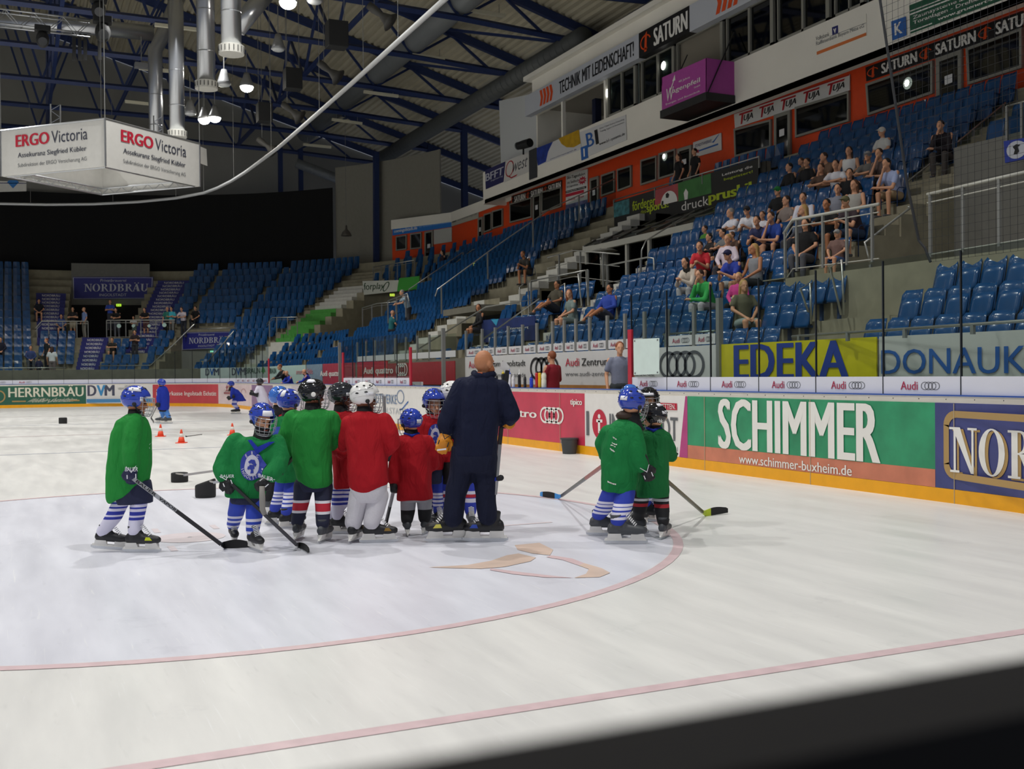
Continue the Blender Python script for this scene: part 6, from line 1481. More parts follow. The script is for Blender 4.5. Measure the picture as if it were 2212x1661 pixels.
# scattered people left of the crowd
spectator(1204, 614, 'feet', T_, '#4f4a3c', S_, '#31343c', 'hair', 'k', 'man with arms stretched on the low landing with the white steps', 'b', turn=20)
spectator(1229, 620, 'side', T_, '#7c8c88', S_, '#6f807c', 'hair_long', 'r', 'woman with long reddish hair beside the man on the low landing')
spectator(1318, 620, 'feet', 'sleeved', '#2c48a8', S_, '#4a4d5a', 'hair', 'k', 'person in blue with feet up in front of the glass doors', 'b', turn=20)
spectator(1033, 624, 'side', 'sleeved', '#16161a', S_, '#2b2b30', 'hair_long', 'd', 'woman in black with bare crossed legs alone in the far seats', 'b')
spectator(1121, 562, 'lean', T_, '#3a3733', S_, '#55524c', 'hair', 'n', 'man in dark shirt alone below the glass railing', 'b', turn=30)
spectator(955, 537, 'lap', 'sleeved', '#2c1c26', K_, '#2a2a30', 'hair_long', 'k', 'woman in dark red top below the blank white panel')
spectator(1465, 365, 'down', T_, '#151517', K_, '#1c1c1f', 'hair_long', 'd', 'woman in black standing before the lit red wall window', kfix=13)
spectator(1500, 358, 'down', T_, '#131315', K_, '#1c1c1f', 'hair', 'k', 'man in black standing next to the woman before the lit window', kfix=13)
spectator(868, 622, 'rail', T_, '#9fb6c4', K_, '#3a3a3e', 'hair', 'g', 'elderly man in pale patterned shirt leaning on the small railing', kfix=4, dz=0)
spectator(842, 668, 'lap', T_, '#1d6a70', K_, '#2c2c30', None, 'k', 'bald man in teal shirt turning away in the low far seats', turn=180)
# people at the far end
F = 'far '
spectator(84, 646, 'lap', T_, '#181a24', S_, '#23252e', 'hair', 'd', 'person in black shirt seated by the left blue stairs')
spectator(132, 669, 'lap', T_, '#4a5f94', S_, '#3d6a9a', 'hair', 'k', 'boy in grey blue shirt seated behind the left white railing', kfix=5)
spectator(157, 668, 'cross', T_, '#17171a', S_, '#a39a84', 'hair', 'k', 'man in black shirt and beige shorts with folded arms behind the left white railing', kfix=5)
spectator(182, 668, 'down', T_, '#7f96c8', K_, '#8d8a80', None, 'k', 'bald man in pale blue shirt at the end of the left white railing', kfix=5, turn=-60)
spectator(66, 742, 'lap', 'sleeved', '#3a4a80', K_, '#55585e', 'hair', 'd', 'person in blue patterned jersey low on the left', kfix=1)
spectator(101, 742, 'down', T_, '#1b2226', K_, '#23262c', 'hair', 'r', 'person in black shirt low on the left talking to the woman', 'a', kfix=1, turn=-60)
spectator(112, 742, 'down', T_, '#e2e2e6', K_, '#7c6f70', 'hair_long', 'd', 'woman in white shirt seen from behind low on the left', kfix=0, turn=170)
spectator(84, 775, 'down', 'sleeved', '#20264a', K_, '#22252c', 'hair', 'k', 'child in dark jersey with white number low on the left', kfix=0, k=.68, turn=170)
spectator(1, 722, 'lap', 'sleeved', '#1a1d30', K_, '#22242c', 'hair', 'd', 'person in dark jersey cut by the left edge')
spectator(238, 668, 'cross', T_, '#2c4aa8', K_, '#3a3c44', 'hair', 'r', 'man in blue and white jersey at the left of the far railing', kfix=6)
spectator(250, 682, 'rail', T_, '#141416', K_, '#6c6f78', 'hair', 'k', 'man in black shirt leaning on the far railing with grey trousers', kfix=5)
spectator(288, 690, 'rail', T_, '#c8cccb', S_, '#6a7a70', 'hair', 'n', 'small child peeking over the far railing', kfix=5, k=.72)
spectator(312, 679, 'rail', T_, '#18181c', S_, '#6c4a48', 'hair_long', 'k', 'woman in black with sunglasses on her head at the far railing', kfix=5)
spectator(361, 668, 'down', T_, '#2f7a6c', K_, '#1d1d20', None, 'k', 'bald man in green striped shirt at the far railing', kfix=5)
spectator(370, 676, 'cross', T_, '#3fb4c8', K_, '#7d7c78', 'hair', 'k', 'person in turquoise shirt with folded arms at the far railing', kfix=5)
spectator(392, 678, 'rail', T_, '#d2c8d2', K_, '#2c2f3a', 'hair', 'd', 'man in white shirt leaning at the right end of the far railing', kfix=5)
spectator(422, 682, 'lap', T_, '#141418', K_, '#24262c', 'hair', 'k', 'man in black shirt with lettering above the smaller navy sign')
spectator(242, 736, 'fold', T_, '#2c2a26', S_, '#3a3834', 'hair', 'n', 'man in dark shirt seated with folded arms below the far railing')
spectator(291, 724, 'cross', T_, '#2a1f22', K_, '#2c2e33', 'hair', 'd', 'man in dark shirt standing with folded arms below the far railing', kfix=2)
for (x, y), kk in (((536, 665), 7), ((600, 632), 9)): pass
place_seats(OCC)
# ================================================================== SKATERS
FH = V((CF.x, CF.y, 0)).normalized(); RH = V((CR.x, CR.y, 0)).normalized(); UPZ = V((0, 0, 1))
def fdir(a): return RH*math.cos(R_(a))+FH*math.sin(R_(a))      # 0 = towards picture right, 90 = away, -90 = towards the camera
BLADE = mat('blade_steel', '#c9ccd0', .2, metal=.8); HOLD = mat('holder_white', '#e6e4de', .4); LACE = mat('lace_white', '#e8e8e8', .7)
BOOT = mat('boot_black', '#1c1d20', .5, bump=.15); BOOTG = mat('boot_grey', '#45484c', .5, bump=.15)
TEX = bpy.data.textures.new('cloth_folds', 'CLOUDS'); TEX.noise_scale = .16; TEX.noise_depth = 1
def folds(st):
    def f(o):
        d = o.modifiers.new('folds', 'DISPLACE'); d.texture = TEX; d.strength = st; d.mid_level = .5; d.texture_coords = 'GLOBAL'
    return f
def shrink(target, off=.006):
    def f(o): k = o.modifiers.new('wrap', 'SHRINKWRAP'); k.target = target; k.offset = off; k.wrap_method = 'NEAREST_SURFACEPOINT'; k.wrap_mode = 'ABOVE_SURFACE'
    return f
def helmet(t, c, f, k, m, stickers=((100, 150, 18, 36), ), cage=True, pitch=0., roll=0., dark=None):
    f = (f*math.cos(R_(pitch))+UPZ*math.sin(R_(pitch))).normalized(); s = f.cross(UPZ).normalized(); u = s.cross(f).normalized()
    rs, rf, ru = .120*k, .143*k, .132*k
    def P(az, el, g=0.):
        a, e = R_(az), R_(el); r = 1+g
        if el > 15 and abs(math.sin(a))*math.cos(e) < .42: r += .035
        if el < 0: r *= 1-.10*(el/45)**2
        return c+(s*(rs*math.sin(a)*math.cos(e))+f*(rf*math.cos(a)*math.cos(e))+u*(ru*math.sin(e)))*r
    def low(az):
        a = abs(az)
        if a < 52: return 16
        if a < 66: return 16-(a-52)/14*52
        if a < 120: return -36
        return -44
    b = MB(); NA, NE = 40, 16
    for j in range(NE+1):
        for i in range(NA):
            az = -180+360*i/NA; l = low(az); el = l+(90-l)*j/NE; b.v.append(tuple(P(az, el)))
    for j in range(NE):
        for i in range(NA): b.f.append((j*NA+i, j*NA+(i+1) % NA, (j+1)*NA+(i+1) % NA, (j+1)*NA+i))
    h = b.build('helmet', m, t, True, [solid(.014*k, 1.)])
    rb = MB()
    for az0 in (-1, 1):
        rb.tube([P(az0*q, e, .01) for q, e in ((60, 34), (90, 30), (120, 26), (150, 18), (165, 6))], .006*k, 6); rb.tube([P(az0*q, e, .01) for q, e in ((62, 8), (90, 4), (120, 0), (150, -10))], .005*k, 6)
    rb.build('ridge', m, h, True)
    vb = MB()
    for az0 in (-1, 1):
        for q, e in ((68, 50), (105, 46), (142, 40), (95, 16), (132, 10)): vb.tube([P(az0*(q-7), e, .004), P(az0*q, e+1, .008), P(az0*(q+7), e, .004)], [.004*k, .009*k, .004*k], 8)
    for q in (-18, 18): vb.tube([P(q, 44, .0), P(q*1.1, 56, .004), P(q*1.3, 66, .0)], [.003*k, .007*k, .003*k], 8)
    vb.tube([P(q, 70-abs(q)*.42, .004) for q in range(-100, 101, 20)], .0035*k, 5)
    for az0 in (-1, 1):
        vb.ball(P(az0*88, -22, .005), (.022*k, .022*k, .022*k), 10, 6)
    vb.build('vent', BLK, h)
    for i, (a0, a1, e0, e1) in enumerate(stickers):
        sb = MB(); n = 5
        for y in range(3):
            for x in range(n+1): sb.v.append(tuple(P(a0+(a1-a0)*x/n, e0+(e1-e0)*y/2, .05 if e0 > 15 else .03)))
        for y in range(2):
            for x in range(n): sb.f.append((y*(n+1)+x, y*(n+1)+x+1, (y+1)*(n+1)+x+1, (y+1)*(n+1)+x))
        sb.build('name_sticker', mat('sticker_white', '#e9e9ee', .5), h, True, [solid(.003, 1.)])
    if cage:
        cg = MB(); cc = c-u*.035*k
        def Q(az, e): return cc+s*(.118*k*math.sin(R_(az))*math.cos(R_(e*.8)))+f*((.06+.125*math.cos(R_(az))*math.cos(R_(e*.7)))*k)+u*(.14*k*math.sin(R_(e)))
        for e in (24, 6, -12, -30, -48, -62): cg.tube([Q(a, e) for a in range(-88, 89, 16)], .0026*k if e not in (24, -62) else .004*k, 5)
        for a in (-78, -52, -26, 0, 26, 52, 78): cg.tube([Q(a, e) for e in (24, 6, -12, -30, -48, -62)], .0026*k, 5)
        cg.build('face_cage', mat('cage_wire', '#b9bcc0', .3, metal=.7) if dark is None else dark, h)
    st = MB(); st.tube([P(88, -22), c-u*.13*k+s*.05*k+f*.05*k, c-u*.15*k+f*.07*k, c-u*.13*k-s*.05*k+f*.05*k, P(-88, -22)], .008*k, 6); st.build('chin_strap', BLK, h)
    return h
def face_bits(t, body, c, f, k):
    s = f.cross(UPZ).normalized(); u = s.cross(f)
    b = MB()
    for q in (-1, 1): b.ball(c+f*.092*k+s*(.03*k*q)+u*.008*k, (.011*k, .011*k, .007*k), 8, 5)
    b.build('eyes', mat('eye_dark', '#2a201c', .3), body); MB().tube([c+f*.092*k-u*.066*k-s*.022*k, c+f*.1*k-u*.068*k, c+f*.092*k-u*.066*k+s*.022*k], .005*k, 6).build('mouth', mat('lip', '#a5564c', .5), body)
def skate(t, g, a, k, m=BOOT, pitch=0., laces=True, accent=None):
    g = V(g); g.z = 0; d = fdir(a); d = (d*math.cos(R_(pitch))+UPZ*math.sin(R_(pitch))).normalized(); s = d.cross(UPZ).normalized(); u = s.cross(d).normalized()
    if pitch: g = g+UPZ*(.13*k*abs(math.sin(R_(pitch))))
    p = lambda x, z, y=0.: g+d*(x*k)+u*(z*k)+s*(y*k)
    b = MB(); b.tube([p(x, z) for x, z in ((-.125, .115), (-.11, .112), (-.06, .11), (.02, .107), (.09, .102), (.135, .10), (.16, .098))], [(w*k, h*k) for w, h in ((.02, .025), (.034, .04), (.038, .045), (.038, .043), (.043, .038), (.036, .030), (.018, .018))], 12, up=u)
    b.tube([p(-.05, .10), p(-.052, .15), p(-.055, .185), p(-.058, .215)], [.045*k, .046*k, .048*k, .050*k], 12); b.tube([p(.0, .12), p(-.028, .165), p(-.025, .215)], [.036*k, .034*k, .03*k], 10)
    o = b.build('skate', m, t, mods=[voxel(.009, 3)])
    h = MB()
    for x0, x1 in ((-.12, -.03), (.045, .135)): h.hexa([p(x0-.008, .03, -.008), p(x1+.012, .03, -.008), p(x1+.012, .03, .008), p(x0-.008, .03, .008), p(x0, .078, -.026), p(x1, .078, -.026), p(x1, .078, .026), p(x0, .078, .026)])
    h.hexa([p(-.15, .026, -.009), p(.155, .026, -.009), p(.155, .026, .009), p(-.15, .026, .009), p(-.14, .045, -.009), p(.145, .045, -.009), p(.145, .045, .009), p(-.14, .045, .009)])
    h.build('blade_holder', HOLD, o)
    bl = MB(); n = 10; pr = [(-.155+.32*i/n, .0 if 0 < i < n else .012) for i in range(n+1)]
    top = [(x, .03) for x, z in reversed(pr)]; prof = pr+top
    for y in (-.0022, .0022): bl.v += [tuple(p(x, z, y)) for x, z in prof]
    q = len(prof); bl.f += [tuple(range(q-1, -1, -1)), tuple(range(q, 2*q))]+[(i, (i+1) % q, q+(i+1) % q, q+i) for i in range(q)]
    bl.build('blade', BLADE, o)
    if laces:
        lb = MB()
        for i in range(7): w = i/6; x, z = .070-.060*w, .134+.072*w; lb.tube([p(x, z, -.026), p(x+.014, z+.012, 0), p(x, z, .026)], .0042*k, 5)
        lb.build('laces', LACE, o)
    if accent:
        MB().slab((p(.05, .10, .045), p(.11, .10, .045), p(.09, .125, .045), p(.06, .125, .044)), .003*k, s).build('mark', accent, o); MB().slab((p(.05, .10, -.048), p(.11, .10, -.048), p(.09, .125, -.048), p(.06, .125, -.047)), .003*k, s).build('mark', accent, o)
    return o
GLV = mat('glove_black', '#16171b', .6, bump=.2); GLN = mat('glove_navy', '#1c2046', .6, bump=.2); GLW = mat('glove_white', '#e2e2e6', .5)
def glove(t, w, h, k, m, side=1, stick=None, mark=True, word=None, wm=None):
    """padded hockey glove: flared cuff, rolled back, four fingers closed round the stick and a thumb"""
    w, h = V(w), V(h); d = (h-w).normalized(); tc = (CP-h).normalized(); n = (tc-d*tc.dot(d)).normalized(); sx = d.cross(n).normalized()
    b = MB(); b.tube([w-d*.10*k, w-d*.02*k, w+d*.03*k], [(.062*k, .056*k), (.054*k, .048*k), (.044*k, .04*k)], 12, up=n); b.ball(w+(h-w)*.75, (.052*k, .048*k, .05*k), 12, 8)
    b.tube([w+d*.02*k, w+(h-w)*.6, h], [(.048*k, .038*k), (.055*k, .038*k), (.05*k, .032*k)], 12, up=n)
    fz = (stick.normalized() if stick is not None else d)
    for i, (o, l) in enumerate(((-.036, .052), (-.012, .06), (.012, .058), (.036, .046))):
        p0 = h+sx*(o*k)-n*.0*k; p1 = p0+d*(l*.75*k)+n*.004*k; p2 = p1+(d*.35-n).normalized()*(l*.7*k); p3 = p2+(-d*.8-n*.5).normalized()*(l*.55*k)
        b.tube([p0, p1, p2, p3], [.0155*k, .016*k, .0145*k, .011*k], 8)
    p0 = w+d*.035*k+sx*(.045*k*side); p1 = p0+(d*.7+sx*side*.45-n*.2).normalized()*.05*k; p2 = p1+(d*.8-sx*side*.3-n*.5).normalized()*.045*k
    b.tube([p0, p1, p2], [.019*k, .018*k, .012*k], 8)
    o = b.build('glove', m, t, mods=[voxel(.008, 2)])
    if mark:
        f = lambda u, v: w+sx*(u*k)+d*(v*k)+n*(.062*k)
        shape2d([[(-.045, .0), (-.038, .0), (.0, .05), (.0, .06)], [(.045, .0), (.038, .0), (.0, .05), (.0, .06)], [(-.04, .07), (-.032, .07), (-.032, .11), (-.04, .11)], [(.032, .075), (.04, .075), (.04, .11), (.032, .11)]], wm or GLW, f, o, 'stripe')
    return o
def jersey(name, hx):
    m = mat(name, hx, .85); nt = m.node_tree; b = nt.nodes['Principled BSDF']
    tc = nt.nodes.new('ShaderNodeTexCoord'); mp = nt.nodes.new('ShaderNodeMapping'); mp.inputs['Scale'].default_value = (1, 1, .38); mp.inputs['Rotation'].default_value = (.5, .25, 0); nt.links.new(tc.outputs['Object'], mp.inputs[0])
    n = nt.nodes.new('ShaderNodeTexNoise'); n.inputs['Scale'].default_value = 11; n.inputs['Detail'].default_value = 3; n.inputs['Distortion'].default_value = .6; nt.links.new(mp.outputs[0], n.inputs['Vector'])
    bp = nt.nodes.new('ShaderNodeBump'); bp.inputs['Strength'].default_value = .75; bp.inputs['Distance'].default_value = .05; nt.links.new(n.outputs['Fac'], bp.inputs['Height']); nt.links.new(bp.outputs[0], b.inputs['Normal'])
    b.inputs['Sheen Weight'].default_value = .0; b.inputs['Specular IOR Level'].default_value = .2
    return m
GREEN = jersey('jersey_green', '#27883a'); GREEND = jersey('jersey_deep_green', '#1c7a40'); REDJ = jersey('jersey_red', '#ab1a24')
BLUEJ = jersey('jersey_blue', '#2436a0'); WHITEJ = mat('jersey_white', '#dcd8ea', .85, bump=.2, bscale=10); NAVYC = mat('cloth_navy_pants', '#1e2340', .85, bump=.2); BLACKC = mat('cloth_black_pants', '#18181b', .85, bump=.2)
HB = mat('helmet_blue', '#2f48b4', .12, coat=.5); HBL = mat('helmet_light_blue', '#3f74cc', .12, coat=.5); HK = mat('helmet_black', '#15161a', .12, coat=.5); HG = mat('helmet_charcoal', '#2c2f36', .15, coat=.4); HW = mat('helmet_white', '#ecebe8', .15, coat=.4)
class Skater:
    def __init__(s, base, label, group='children standing on the ice', cat='person'):
        g = onZ(*base); s.D = depth(g); s.k = s.D/FPX; s.t = thing('person', (g.x, g.y, 0), label, cat, group)
    def J(s, x, y, dd=0.): return at(x, y, s.D+dd)
    def rings(s, rr, n=22):
        vs = []; fs = []
        for q in rr:
            xl, yl, xr, yr, th = q[:5]; dd = q[5] if len(q) > 5 else 0.
            a, c = s.J(xl, yl, dd), s.J(xr, yr, dd); m = (a+c)/2; h = (c-a)/2; h2 = V((h.x, h.y, 0)); 
            for i in range(n):
                t = 2*math.pi*i/n; cs, sn = math.cos(t), math.sin(t); cs = math.copysign(abs(cs)**.85, cs); sn = math.copysign(abs(sn)**.85, sn)
                vs.append(m+h*cs+FH*(th*sn))
        m_ = len(rr)
        for i in range(m_-1):
            for k in range(n): fs.append((i*n+k, i*n+(k+1) % n, (i+1)*n+(k+1) % n, (i+1)*n+k))
        fs += [tuple(reversed(range(n))), tuple(range((m_-1)*n, m_*n))]
        return vs, fs
    def limb(s, b, pts, n=12):
        P = [s.J(p[0], p[1], p[2]) for p in pts]; R = [p[3]*s.k for p in pts]
        for i in range(len(P)-1): b.cap(P[i], P[i+1], R[i], R[i+1], n)
    def top(s, rings, sleeves, m, vx=.013, fold=.022, name='jersey'):
        b = MB(); b.add(*s.rings(rings))
        for sl in sleeves: s.limb(b, sl)
        s.jersey = b.build(name, m, s.t, mods=[voxel(vx, 6), folds(fold)]); return s.jersey
    def pants(s, rings, m, name='hockey_pants'):
        b = MB(); b.add(*s.rings(rings)); o = b.build(name, m, s.t, mods=[voxel(.016, 4), folds(.012)]); return o
    def leg(s, pts, m, name='sock', vx=.012):
        s.legs = getattr(s, 'legs', []); b = MB(); o = b.build(name, m, s.t, mods=[voxel(vx, 4), folds(.010)]); s.legs.append((o, pts)); return o
    def headpart(s, c, a, k, skin, pitch=-8., stub=None, hairm=None, bits=True):
        f = (fdir(a)*math.cos(R_(pitch))+UPZ*math.sin(R_(pitch))).normalized(); c = V(c)
        b = MB(); head(b, c, f, k); n = c-UPZ*.15*k-f*.02*k; b.cap(c-UPZ*.07*k-f*.01, n, .052*k, .055*k); b.cap(n, n-UPZ*.12*k, .06*k, .09*k)
        o = b.build('body', SKIN[skin], s.t, mods=[voxel(.008, 3)])
        if bits: face_bits(s.t, o, c, f, k)
        return o
    def helm(s, x, y, a, k, m, skin='a', stickers=((100, 150, 18, 36),), pitch=-8., dd=0., cage=True, drop=.045, neck=True):
        k *= .93; c = s.J(x, y, dd); s.headpart(c-UPZ*drop*k, a, k*1.0, skin, pitch)
        if neck: MB().tube([c-UPZ*.10*k, c-UPZ*.17*k, c-UPZ*.27*k], [.070*k, .082*k, .12*k], 14).build('neck_guard', BLACKC, s.t, True)
        return helmet(s.t, c, fdir(a), k, m, stickers, cage, pitch)
    def sk(s, x, y, a, k=1., m=BOOT, pitch=0., laces=True, accent=None):
        if getattr(s, 'legs', None):          # the leg ends inside its own boot
            o, pts = s.legs.pop(0); g = onZ(x, y); d = fdir(a); ank = g-d*(.05*k)+UPZ*(.17*k); dd = depth(ank)-s.D
            P = [s.J(q[0], q[1], q[2]) for q in pts]; R = [q[3]*s.k for q in pts]
            n = len(P); ax = P[-1]; sh = ank-ax
            for i in range(1, n): P[i] = P[i]+sh*((i/(n-1))**1.5)
            b = MB()
            for i in range(n-1): b.cap(P[i], P[i+1], R[i], R[i+1], 12)
            me = bpy.data.meshes.new(o.name); me.from_pydata(b.v, [], b.f); me.materials.append(o.data.materials[0]); o.data = me
        return skate(s.t, onZ(x, y), a, k, m, pitch, laces, accent)
def bands(name, base, lst):
    out = []; z = -.2
    for lo, hi, c in lst: out += [(lo, base), (hi, c)]
    return stripes(name, out+[(1.8, base)])
SW1 = stripes('sock_white_blue', [(.275, '#d7d4e8'), (.30, '#2a35a0'), (.315, '#d7d4e8'), (.345, '#2a35a0'), (.365, '#d7d4e8'), (.385, '#2a35a0'), (.405, '#d7d4e8'), (.425, '#2a35a0'), (1.8, '#d7d4e8')])
SB1 = bands('sock_blue_white', '#2c46b8', [(.14, .165, '#e2e0f0'), (.195, .215, '#e2e0f0'), (.245, .265, '#e2e0f0')])
SN1 = bands('sock_navy_redwhite', '#20243c', [(.25, .27, '#e6e4ea'), (.27, .342, '#c02438'), (.342, .365, '#e6e4ea')])
SB2 = bands('sock_blue_rings', '#2c40b0', [(.21, .232, '#e2e0f0'), (.25, .27, '#e2e0f0'), (.285, .308, '#e2e0f0'), (.32, .345, '#e2e0f0')])
SK1 = bands('sock_black_redwhite', '#1a1a1d', [(.265, .30, '#b52430'), (.32, .343, '#d8d8dc')])
SB3 = bands('sock_blue_redwhite', '#2a3cae', [(.25, .285, '#dcdaea'), (.295, .325, '#b52438'), (.325, .355, '#dcdaea')])
SGK = stripes('sock_grey_black', [(.235, '#1b1b1e'), (1.8, '#a8a8ae')])
LIMEM = mat('accent_lime', '#c9d420', .5)
# ------------------------------------------------------------------ child 1: green, far left, in profile
s = Skater((272, 1190), 'child in green jersey and blue helmet at the far left, holding a long stick')
s.top([(286, 890, 305, 890, .05), (270, 897, 311, 897, .09), (252, 909, 319, 907, .12), (243, 932, 324, 930, .135), (236, 965, 326, 962, .145), (232, 1005, 325, 1003, .15), (231, 1045, 322, 1036, .15), (233, 1078, 308, 1056, .14), (236, 1088, 300, 1062, .13)],
      [[(292, 912, -.09, 19), (284, 945, -.15, 19), (282, 975, -.16, 18), (284, 1000, -.15, 18)], [(302, 914, .10, 17), (312, 955, .12, 15), (306, 995, .10, 14)]], GREEN)
s.pants([(246, 1040, 325, 1036, .12), (250, 1066, 328, 1060, .13), (254, 1090, 330, 1086, .13)], NAVYC)
s.leg([(264, 1080, 0, 18), (256, 1115, .0, 17), (247, 1152, .0, 14)], SW1); s.leg([(301, 1080, -.04, 19), (297, 1115, -.04, 17), (294, 1156, -.04, 15)], SW1)
s.sk(236, 1190, 8, 1.0, accent=None, pitch=-6); s.sk(305, 1193, -6, 1.08, accent=LIMEM)
s.helm(293, 862, 12, .93, HB, 'b', ((62, 125, 36, 58), (56, 68, -6, 12)), -6)
g1 = glove(s.t, s.J(283, 1008, -.16), s.J(284, 1030, -.17), .95, GLN, 1, None)
lettering('BAUER', GLW, lambda u, v: s.J(270+28*u, 1018-9*v, -.235), g1, 0, 1, 0, 1, .02, .02)
shape2d([[(.0, .1), (.5, .45), (.0, .0), (-.1, .1)], [(-.1, -.4), (.2, -.5), (.1, -.3)]], GLW, lambda u, v: s.J(322+10*u, 962-14*v, -.02), s.jersey, 'print')
# ------------------------------------------------------------------ child 2: green with crest, facing the camera
s2 = s = Skater((530, 1184), 'child in green jersey with a round blue crest, bending over two sticks')
s.top([(548, 943, 582, 948, .05), (524, 944, 594, 951, .09), (506, 951, 606, 958, .12), (499, 985, 600, 985, .14), (494, 1020, 592, 1020, .15), (489, 1050, 577, 1055, .15), (487, 1073, 570, 1077, .14)],
      [[(510, 952, 0, 20), (492, 985, -.02, 21), (480, 1012, -.05, 21), (485, 1026, -.09, 20)], [(598, 957, 0, 20), (605, 985, -.05, 21), (600, 1010, -.12, 21), (586, 1024, -.18, 19)]], GREEND)
s.pants([(496, 1055, 572, 1058, .13), (498, 1088, 570, 1088, .13)], NAVYC)
s.leg([(515, 1082, 0, 20), (511, 1112, 0, 18), (506, 1150, 0, 14)], SB1); s.leg([(552, 1082, -.02, 20), (551, 1115, -.02, 19), (549, 1162, -.02, 15)], SB1)
s.sk(505, 1174, -70, .95); s.sk(551, 1190, -55, 1.0)
s.helm(566, 899, -48, .95, HB, 'a', ((-18, 34, 18, 40),), -16)
collar = MB().add([s.J(x, y, -.155) for x, y in ((532, 944), (541, 943), (556, 966), (582, 946), (590, 949), (556, 980))], [(0, 1, 2, 5), (2, 3, 4, 5)]).build('collar', BLUEJ, s.t, mods=[shrink(s.jersey, .008), solid(.004)])
gl = glove(s.t, s.J(486, 1030, -.10), s.J(494, 1050, -.13), .95, GLV, 1); gr = glove(s.t, s.J(585, 1030, -.18), s.J(566, 1046, -.22), .95, GLV, -1)
lettering('BAUER', GLW, lambda u, v: s.J(476+30*u, 1032-7*v, -.20), gl, 0, 1, 0, 1, .02, .02); lettering('BAUER', GLW, lambda u, v: s.J(558+32*u, 1030+10*u-8*v, -.275), gr, 0, 1, 0, 1, .02, .02)
CRW = mat('crest_silver', '#c9c8d8', .6); CRB = mat('crest_blue', '#2a3a9c', .6)
def crest(sk, x0, x1, y0, y1, dd):
    f = lambda u, v: sk.J(x0+(x1-x0)*u, y1+(y0-y1)*v, dd)
    grid = lambda ru, rv, n=28, m=5: [[(.5+ru*(q+d)/m*math.cos(a), .5+rv*(q+d)/m*math.sin(a)) for d, a in ((0, 2*math.pi*i/n), (1, 2*math.pi*i/n), (1, 2*math.pi*(i+1)/n), (0, 2*math.pi*(i+1)/n))] for i in range(n) for q in range(m)]
    b = MB()
    for p in grid(.5, .5): b.add([f(u, v) for u, v in p], [(0, 1, 2, 3)])
    o = b.build('crest', CRB, sk.t, mods=[shrink(sk.jersey, .006)])
    b = MB()
    for p in grid(.31, .35): b.add([f(u, v) for u, v in p], [(0, 1, 2, 3)])
    b.build('crest_field', CRW, o, mods=[shrink(sk.jersey, .009)])
    lion = [[(.34, .62), (.46, .70), (.50, .62), (.42, .55)], [(.46, .70), (.62, .68), (.66, .60), (.60, .52), (.48, .56)], [(.40, .52), (.60, .52), (.62, .40), (.48, .34), (.38, .42)], [(.46, .34), (.56, .36), (.58, .26), (.44, .24)], [(.64, .60), (.70, .54), (.66, .46), (.60, .50)], [(.34, .48), (.42, .46), (.40, .36), (.32, .38)]]
    b = MB()
    for p in lion: b.add([f(u, v) for u, v in p], [tuple(range(len(p)))])
    b.build('crest_lion', CRB, o, mods=[shrink(sk.jersey, .012)])
    b = MB()
    def arc(word, a0, a1, r, flip):
        for i, ch in enumerate(word):
            a = R_(a0+(a1-a0)*i/(len(word)-1)); vs, fs, asp = text_shape(ch, .02); h = .115; w = h*min(1., asp)*.9
            ca, sa = math.cos(a), math.sin(a); up = (ca, sa) if not flip else (-ca, -sa); rt = (up[1], -up[0])
            b.add([f(.5+r*ca+rt[0]*(x-.5)*w+up[0]*(y-.5)*h, .5+r*sa+rt[1]*(x-.5)*w+up[1]*(y-.5)*h) for x, y in vs], fs)
    arc('ERC', 128, 52, .405, False); arc('INGOLSTADT', 195, 345, .405, True)
    b.build('lettering', CRW, o, mods=[shrink(sk.jersey, .009)])
crest(s, 516, 570, 972, 1039, -.17)
# ------------------------------------------------------------------ hidden child with light helmet behind child 4
s = Skater((592, 1112), 'child with blue helmet mostly hidden behind the green jersey with blue sleeve patch')
s.top([(594, 888, 616, 888, .05), (582, 896, 628, 896, .09), (578, 925, 628, 925, .12), (582, 1000, 626, 1000, .13), (584, 1025, 624, 1025, .13)], [[(584, 905, 0, 12), (579, 945, 0, 12), (583, 980, 0, 10)]], REDJ)
s.leg([(592, 1015, 0, 14), (591, 1055, 0, 13), (590, 1090, 0, 11)], BLACKC); s.leg([(614, 1015, 0, 14), (614, 1055, 0, 13), (614, 1090, 0, 11)], BLACKC)
s.sk(590, 1111, -20, 1.0, BOOTG); s.sk(615, 1110, 20, 1.0, BOOTG)
s.helm(603, 857, 60, .93, HBL, 'a', ((100, 130, 20, 40),), -5, cage=False)
# ------------------------------------------------------------------ child 3: green, behind child 4
s = Skater((616, 1138), 'child in green jersey with blue sleeve patch and blue helmet with white stickers')
s.top([(606, 899, 640, 900, .06), (598, 904, 648, 905, .1), (590, 925, 645, 925, .13), (591, 970, 645, 970, .14), (593, 1010, 645, 1010, .14), (597, 1041, 644, 1041, .13)], [[(596, 915, -.05, 14), (589, 945, -.09, 14), (592, 978, -.1, 13)]], GREEND)
s.leg([(611, 1035, 0, 16), (609, 1075, 0, 14), (606, 1112, 0, 12)], SB2); s.leg([(630, 1035, 0, 16), (629, 1078, 0, 14), (627, 1115, 0, 12)], SB2)
s.sk(604, 1133, 20, .95); s.sk(629, 1141, 30, .95)
s.helm(624, 866, 55, .97, HB, 'a', ((150, 176, 14, 50), (72, 100, 34, 54), (-172, -156, 30, 56)), -8)
MB().add([s.J(x, y, -.2) for x, y in ((588, 918), (603, 918), (603, 934), (588, 934), (603, 948), (590, 948))], [(0, 1, 2, 3), (3, 2, 4, 5)]).build('sleeve_patch', mat('patch_blue', '#3d57b8', .7), s.t, mods=[shrink(s.jersey, .006)])
